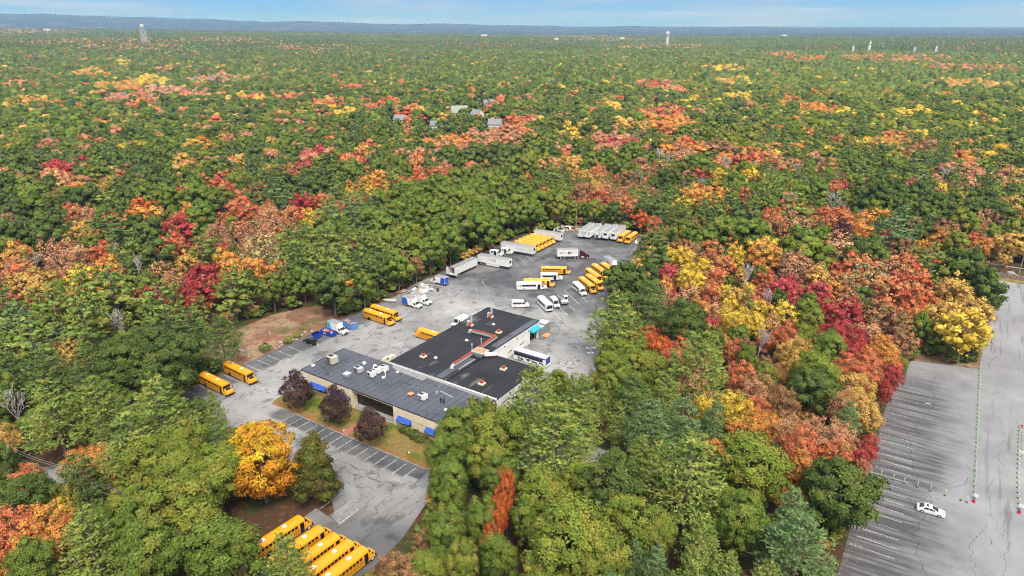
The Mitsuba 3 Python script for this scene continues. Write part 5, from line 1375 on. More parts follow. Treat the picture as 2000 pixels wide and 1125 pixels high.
class Soup:
    def __init__(self): self.V, self.F, self.N, self.C, self.n = [], [], [], [], 0
    def add(self, V, F, N, C):
        self.V.append(V); self.F.append(F + self.n); self.N.append(N); self.C.append(C); self.n += len(V)
    def rhombs(self, c, axis, nrm, shade, a, b, col):
        """Leaf clusters: rhombi centred at c, long along axis, with shading normals blended towards shade."""
        axis = unit(axis - (axis * nrm).sum(-1, keepdims=True) * nrm)
        side = np.cross(nrm, axis)
        a, b = np.broadcast_to(a, (len(c),))[:, None], np.broadcast_to(b, (len(c),))[:, None]
        V = np.stack([c + axis * a, c + side * b, c - axis * a, c - side * b], 1).reshape(-1, 3)
        k = np.arange(len(c))[:, None] * 4
        F = np.concatenate([k + [0, 1, 2], k + [0, 2, 3]], 0)
        ln = nrm * np.sign((nrm * shade).sum(-1, keepdims=True) + 1e-6)
        N = np.repeat(unit(.72 * shade + .28 * ln), 4, 0)
        self.add(V, F, N, np.repeat(col, 4, 0))
    def masses(self, cen, rad, col, rng):
        """Dense leaf masses: small knobbly solids under the outer leaves."""
        v0, f0 = ICO
        for c, r, k in zip(cen, rad, col):
            v = v0 * (1 + .36 * (rng.random((len(v0), 1)) - .5)) * [r, r, r * .8]
            n = unit(v0 + rng.normal(size=v0.shape) * .22)
            self.add(v + c, f0, n, k * rng.uniform(.62, 1.18, (len(v0), 1)))
    def mesh(self, m, col):
        v, f, n = meshkit.arrays(m, True)
        self.add(v, f, n, np.broadcast_to(np.array(col, float), v.shape).copy())
    def ply(self):
        V, F, N, C = (np.concatenate(x) for x in (self.V, self.F, self.N, self.C))
        path = meshkit.write_ply((V, F), False, None, np.clip(C, 0.004, .9), normals=N)
        return {'type': 'ply', 'filename': path, 'face_normals': False, 'bsdf': {'type': 'ref', 'id': 'm_leaf'}}, len(F)


def limbs(rng, h, R, z0, nl, sides=5, lean=.12):
    """Tapered trunk and main limbs."""
    ms, tips = [], []
    p, d, r = np.array([0, 0, -.3]), np.array([0, 0, 1.0]), .022 * h
    n = 5
    zs = np.linspace(0, h * .86, n + 1)
    P = [np.array([rng.normal() * lean * k * .3, rng.normal() * lean * k * .3, z]) for k, z in enumerate(zs)]
    P[0][2] = -.4
    for k in range(n):
        ms.append(cyl(P[k], P[k + 1], r * (1 - .17 * k), r * (1 - .17 * (k + 1)), sides))
    for i in range(nl):
        t = rng.uniform(z0, .8)
        k = min(n - 1, int(t * n)); q = P[k] + (P[k + 1] - P[k]) * (t * n - k)
        a = i * 2.4 + rng.normal() * .4
        e = q + np.array([math.cos(a), math.sin(a), .55 + .5 * rng.random()]) * R * rng.uniform(.45, .72)
        mid = (q + e) / 2 + np.array([0, 0, -.06 * R]) + rng.normal(size=3) * .15
        ms += [cyl(q, mid, r * .42, r * .30, 4), cyl(mid, e, r * .30, r * .10, 4)]
        tips.append((mid, e, r))
    return ms, tips


def crown_broad(code, seed, nclump, nleaf, leaf, twigs=0, shape='round', w=9.0, h=14.0, loose=0.0, mass=0.0):
    rng = np.random.default_rng(seed)
    s = Soup(); pal = np.array(PAL[code])
    R = w / 2
    if shape == 'cone':
        zc, rz, low = .50 * h, .50 * h, -.96
    elif shape in ('tall', 'oval'):
        zc, rz, low = .54 * h, .46 * h, -.97
    else:
        zc, rz, low = .60 * h, .40 * h, -.82
    i = np.arange(nclump) + .5
    zz = 1 - (1 - low) * i / nclump
    ph = i * 2.399963 + rng.random() * 6
    rad = np.sqrt(np.maximum(0, 1 - zz ** 2))
    if shape == 'cone':
        rad = np.clip((1 - (zz + 1) / 2) ** .75, .0, 1) * .98 + .04
    if shape == 'oval':
        rad = np.sin(PI * np.clip((zz + 1) / 2, 0, 1) ** .62) * .96 + .04
    if shape == 'tall':
        rad = np.clip(1 - np.abs(zz + .1) ** 2.6, .12, 1)
    D = np.stack([rad * np.cos(ph), rad * np.sin(ph), zz], -1)
    lump = (.60 - .14 * loose) + (.28 + .24 * loose) * rng.random(nclump)
    cen = D * lump[:, None] * [R, R, rz] + rng.normal(size=(nclump, 3)) * .05 * R + [0, 0, zc]
    rc = R * rng.uniform(.24, .42, nclump) * (1 - .34 * loose) * (1.5 if nclump < 14 else 1.0) * (34 / max(nclump, 20)) ** .28
    tone = rng.uniform(.80, 1.22, nclump)
    pick = rng.integers(0, len(pal), nclump)
    mixc = rng.random(nclump) < .09
    per = np.maximum(4, (nleaf * rc ** 2 / (rc ** 2).sum()).astype(int))
    if mass:
        s.masses(cen, rc * mass, pal[pick] * tone[:, None], rng)
    idx = np.repeat(np.arange(nclump), per)
    n = len(idx)
    out = unit((cen - [0, 0, zc]) / [R, R, rz])
    d = unit(rng.normal(size=(n, 3)) + .75 * out[idx] + [0, 0, .42])
    c = cen[idx] + d * rc[idx, None] * rng.uniform(.72 - .3 * loose, 1.10 + .42 * loose, n)[:, None] * [1, 1, .78 + .25 * loose]
    keep = np.ones(n, bool)
    for j in range(nclump):
        keep &= (idx == j) | (np.linalg.norm((c - cen[j]) / [1, 1, .8], axis=1) > rc[j] * .66)
    idx, d, c = idx[keep], d[keep], c[keep]
    n = len(idx)
    shade = unit(.62 * d + .38 * out[idx] + [0, 0, .12] + rng.normal(size=(n, 3)) * (.10 + .28 * loose))
    nrm = unit(shade + rng.normal(size=(n, 3)) * .62)
    swap = rng.random(n) < .22 + .12 * loose
    colr = pal[np.where(swap, rng.integers(0, len(pal), n), pick[idx])] * (tone[idx] * rng.uniform(.74, 1.28, n))[:, None]
    if KIND[code] == 'autumn' and code not in 'XZ':
        odd = (rng.random(n) < .07) | (mixc[idx] & (rng.random(n) < .6))
        alt = np.array([(.13, .16, .035), (.30, .17, .08), (.36, .26, .10)])[rng.integers(0, 3, n)]
        colr = np.where(odd[:, None], alt * rng.uniform(.7, 1.25, (n, 1)), colr)
    if code == 'Z':   # orange towards the bottom of the tree, as these leaves are
        t = np.clip(1.15 - (c[:, 2] / h) * 1.7 + rng.normal(size=n) * .15, 0, 1)[:, None]
        colr = colr * (1 - t) + np.array([.50, .17, .022]) * rng.uniform(.8, 1.2, n)[:, None] * t
    sz = leaf * rng.uniform(.7, 1.35, n)
    s.rhombs(c, rng.normal(size=(n, 3)), nrm, shade, sz, sz * .62, colr)
    if twigs:
        k = rng.integers(0, nclump, twigs)
        dd = unit(out[k] + [0, 0, .5] + rng.normal(size=(twigs, 3)) * .35)
        q = cen[k] + dd * rc[k, None] * .85
        nr = unit(np.cross(dd, rng.normal(size=(twigs, 3))))
        s.rhombs(q, dd, nr, unit(dd + nr * .3), leaf * 2.6 * rng.uniform(.7, 1.5, twigs), leaf * .13, TWIG * rng.uniform(.75, 1.3, (twigs, 1)))
    return s


def crown_pine(code, seed, nw, nb, nt, size, mass=0.0, w=8.5, h=20.0):
    """Whorls of plumes: every branch carries a bulging spray of needle tufts towards its end."""
    rng = np.random.default_rng(seed)
    s = Soup(); pal = np.array(PAL[code]); R = w / 2
    c, ax, sh, co = [], [], [], []
    p0 = rng.uniform(1.5, 2.6)
    for k in range(nw):
        t = k / (nw - 1)
        z0_ = h * (.24 + .68 * t)
        L0 = R * max(.16, 1 - t ** p0) ** .72 * (.82 if t < .1 else 1.0)
        az0 = rng.random() * 6
        n = max(3, int(round(nb * (.45 + .6 * L0 / R))))
        for i in range(n):
            a = az0 + i * 2 * PI / n + rng.normal() * .28
            L = L0 * rng.uniform(.55, 1.2)
            z = z0_ + rng.normal() * h * .022
            dirh = np.array([math.cos(a), math.sin(a), 0]); side = np.array([-math.sin(a), math.cos(a), 0])
            tone = rng.uniform(.80, 1.22); pk = rng.integers(0, len(pal))
            up0 = .12 + .5 * t + rng.normal() * .08
            m = max(2, int(nt * (.40 + .75 * L / R)))
            u = .22 + .80 * np.sqrt(rng.random(m))
            lat = rng.normal(size=m) * L * .24 * np.sin(np.clip(u, .1, 1.02) * 2.6)
            zz = z + u * L * up0 * .6 + rng.normal(size=m) * .085 * L + .25
            if mass and i % 2 == k % 2:
                s.masses([dirh * L * .62 + [0, 0, z + L * up0 * .36 + .2]], [L * .36 * mass], [pal[pk] * tone], rng)
            q = dirh * (u * L)[:, None] + side * lat[:, None] + np.stack([u * 0, u * 0, zz], -1)
            v = unit(dirh * .8 + side * (lat / max(L, .1) * 2.2)[:, None] + [0, 0, .55] + rng.normal(size=(m, 3)) * .45)
            c.append(q); ax.append(v)
            sh.append(unit(dirh * (u - .1)[:, None] * .8 + side * (lat / max(L, .1) * 1.6)[:, None] + [0, 0, .75] + rng.normal(size=(m, 3)) * .22))
            f = rng.random(m) < .25
            co.append(pal[np.where(f, rng.integers(0, len(pal), m), pk)] * (tone * rng.uniform(.70, 1.32, m))[:, None])
    c, ax, sh, co = (np.concatenate(x) for x in (c, ax, sh, co))
    n = len(c)
    nr = unit(np.cross(ax, rng.normal(size=(n, 3))) * .95 + [0, 0, .30] + rng.normal(size=(n, 3)) * .35)
    sz = size * rng.uniform(.7, 1.3, n)
    s.rhombs(c, ax, nr, sh, sz, sz * .46, co)
    s.rhombs(c + ax * (sz * .4)[:, None] + rng.normal(size=(n, 3)) * .12, unit(ax + rng.normal(size=(n, 3)) * .5), unit(rng.normal(size=(n, 3))), sh, sz * .85, sz * .26, co * rng.uniform(.85, 1.2, (n, 1)))
    return s


def bare_tree(seed, depth, sides, w=8.0, h=14.0, leafy=0):
    rng = np.random.default_rng(seed); segs = []
    def grow(p, d, L, r, k):
        n = 2 if k < depth else 1
        for _ in range(n):
            q = p + d * L / n
            segs.append((p, q, r, r * .8, k)); p = q; r *= .8
            d = unit(d + rng.normal(size=3) * .16 + [0, 0, .04])
        if k < depth:
            for i in range(4 if k < 2 else 3):
                a = rng.random() * 2 * PI
                sp = rng.uniform(.45, .95)
                e = unit(d + sp * np.array([math.cos(a), math.sin(a), .25]) * (1 if k else .9))
                grow(p - d * L * rng.uniform(0, .45) * (i > 0), e, L * rng.uniform(.50, .74), r * .66, k + 1)
    grow(np.array([0, 0, -.3]), np.array([0, 0, 1.0]), h * .40, .021 * h, 0)
    P = np.array([q for _, q, *_ in segs]); ext = max(np.abs(P[:, :2]).max(), 1e-3)
    sc = np.array([w / 2 / ext, w / 2 / ext, h / max(P[:, 2].max(), 1e-3)])
    return [(p * sc, q * sc, r, r2, k) for p, q, r, r2, k in segs]


def soup_bare(segs, sides, kmin=0, kmax=9, wide=1.0):
    s = Soup(); rng = np.random.default_rng(len(segs)); ms = []
    thin = [x for x in segs if x[4] > 2 and kmin <= x[4] <= kmax]
    for p, q, r, r2, k in segs:
        if k <= 2 and kmin <= k <= kmax:
            m = cyl(p, q, max(r, .03 * wide), max(r2, .025 * wide), sides); s.mesh(m, np.array(PAL['B'][0]) * rng.uniform(.8, 1.15))
    if thin:
        p, q = np.array([x[0] for x in thin]), np.array([x[1] for x in thin])
        r = np.array([max(x[2], .028 * wide) for x in thin])
        d = unit(q - p); nr = unit(np.cross(d, rng.normal(size=p.shape)))
        s.rhombs((p + q) / 2, d, nr, unit(nr + d * .3 + [0, 0, .4]), np.linalg.norm(q - p, axis=1) * .62, r * 1.3, np.array(PAL['B'])[rng.integers(0, 2, len(p))] * rng.uniform(.8, 1.25, (len(p), 1)))
    return s


def lump(code, seed, conic=False, w=9.0, h=14.0, sub=1, spread=.30):
    """A far crown: a small knobbly solid."""
    rng = np.random.default_rng(seed); m = trimesh.creation.icosphere(subdivisions=sub)
    v = np.array(m.vertices); R = w / 2
    k = 1 + spread * (rng.random(len(v)) - .5) * 2
    if conic:
        t = (v[:, 2] + 1) / 2
        f = np.clip(1.12 - .62 * t ** 2, .1, 2) * k
        v = np.stack([v[:, 0] * R * f, v[:, 1] * R * f, h * (.25 + .72 * t) * (1 + .3 * (k - 1))], -1)
    else:
        v = np.stack([v[:, 0] * R * k, v[:, 1] * R * k, h * .60 + v[:, 2] * h * .40 * k], -1)
    s = Soup(); pal = np.array(PAL[code])
    tm = trimesh.Trimesh(v, m.faces, process=False)
    vv, ff, nn = meshkit.arrays(tm, True)
    s.add(vv, ff, nn, pal[rng.integers(0, len(pal), len(vv))] * rng.uniform(.52, 1.08, (len(vv), 1)))
    return s


NOM = {'broadleaf': (9.0, 14.0), 'pine': (8.5, 20.0), 'autumn': (9.0, 14.0), 'bare': (8.0, 14.0)}
NVAR = {0: 3, 1: 4, 2: 4, 3: 5, 4: 5}
bank, tris_in_bank = {}, 0


def tree_group(code, lod, var, parts):
    """The shapegroup of one tree kind; with parts its trunk and crown are separate entries, else one mesh."""
    global tris_in_bank
    name = f"trees_{code}_{lod}_{var}_{'parts' if parts else 'whole'}"
    if name in scene:
        return name
    ck = (code, lod, var)
    kind = KIND[code]; w, h = NOM[kind]
    seed = 1000 * lod + 37 * var + ord(code)
    if ck not in bank:
        rng = np.random.default_rng(seed + 5)
        if kind == 'bare':
            segs = bare_tree(seed, 5 if lod == 0 else 4, 5)
            crown, trunk = soup_bare(segs, 4, 1, 9, (1.7, 2.6, 3.4, 4.2)[lod]), soup_bare(segs, 5 if lod < 2 else 3, 0, 0)
        elif kind == 'pine':
            crown = [lambda: crown_pine(code, seed, 14, 9, 25, .29), lambda: crown_pine(code, seed, 9, 7, 5.5, .55, .70), lambda: crown_pine(code, seed, 7, 6, 3.0, .72, .85), lambda: crown_pine(code, seed, 5, 5, .8, .95, 1.1), lambda: lump(code, seed, True, w, h)][lod]()
            trunk = Soup()
            if lod < 4:
                ms = [cyl((0, 0, -.4), (.1, .05, h * .55), .30, .2, 6), cyl((.1, .05, h * .55), (0, 0, h * .96), .2, .05, 6)]
                if lod < 2:
                    for i in range(14 if lod == 0 else 6):
                        a, z = i * 2.4, h * (.22 + .5 * rng.random()); L = w * .34 * rng.uniform(.6, 1.1)
                        ms.append(cyl((.05, .03, z), (L * math.cos(a), L * math.sin(a), z + L * .22), .07, .025, 4))
                trunk.mesh(cat(ms), (.20, .165, .14))
        else:
            sh = {'E': 'cone', 'Z': 'tall', 'X': 'oval'}.get(code, 'round')
            tw = {'K': 1.0, 'L': .8, 'R': .12, 'U': .25, 'A': .25, 'O': .08}.get(code, 0)
            big = code in 'ZE'
            fine = .86 if kind == 'autumn' else 1.0
            thin = .62 if code in 'KL' else 1.0
            airy = code in 'KL'
            if big: args = (96, 17000, .175, 60)
            elif lod == 0: args = (56, 9000, .175, 0) if kind == 'broadleaf' else (74, 9000, .18, 120) if code == 'X' else (80, int(8600 * thin), .165, int(700 * tw))
            elif lod == 1: args = (22, 950, .37, 0) if kind == 'broadleaf' else (28, int(1100 * thin), .34, int(190 * tw))
            elif lod == 2: args = (20, 420, .48, int(60 * tw))
            else: args = (9, 85, .70, int(16 * tw))
            loose = .4 if code == 'X' else 1.0 if kind == 'autumn' and not big else .35 if not big else .45
            if lod >= 2: loose = .3 if lod == 2 else .12
            if lod < 4:
                crown = crown_broad(code, seed, *args, shape=sh, loose=loose, mass=0 if (airy and lod < 2) or code in 'XZ' else (.72, .86, .86, 1.0)[lod] * (.8 if kind == 'autumn' and lod == 0 else 1))
            else:
                crown = lump(code, seed, False, w, h)
            trunk = Soup()
            if lod < 2:
                ms, _ = limbs(rng, h, w / 2, .28, 9 if lod == 0 else 4)
                trunk.mesh(cat(ms), (.16, .13, .105) if kind == 'broadleaf' else (.22, .195, .175))
            elif lod < 4:
                trunk.mesh(cyl((0, 0, -.4), (0, 0, h * .6), .25, .15, 4), (.15, .12, .10))
        bank[ck] = (crown, trunk, *((crown.ply(), trunk.ply() if trunk.V else None)))
        tris_in_bank += bank[ck][2][1]
    crown, trunk, cp, tp = bank[ck]
    if parts and tp:
        scene[name] = {'type': 'shapegroup', 'trunk': tp[0], 'crown': cp[0]}
    elif tp:
        s = Soup(); s.V, s.F, s.N, s.C = [], [], [], []
        for o in (crown, trunk):
            s.add(np.concatenate(o.V), np.concatenate(o.F), np.concatenate(o.N), np.concatenate(o.C))
        pl, n = s.ply(); tris_in_bank += n
        scene[name] = {'type': 'shapegroup', 'tree': pl}
    else:
        scene[name] = {'type': 'shapegroup', 'tree': cp[0]}
    return name


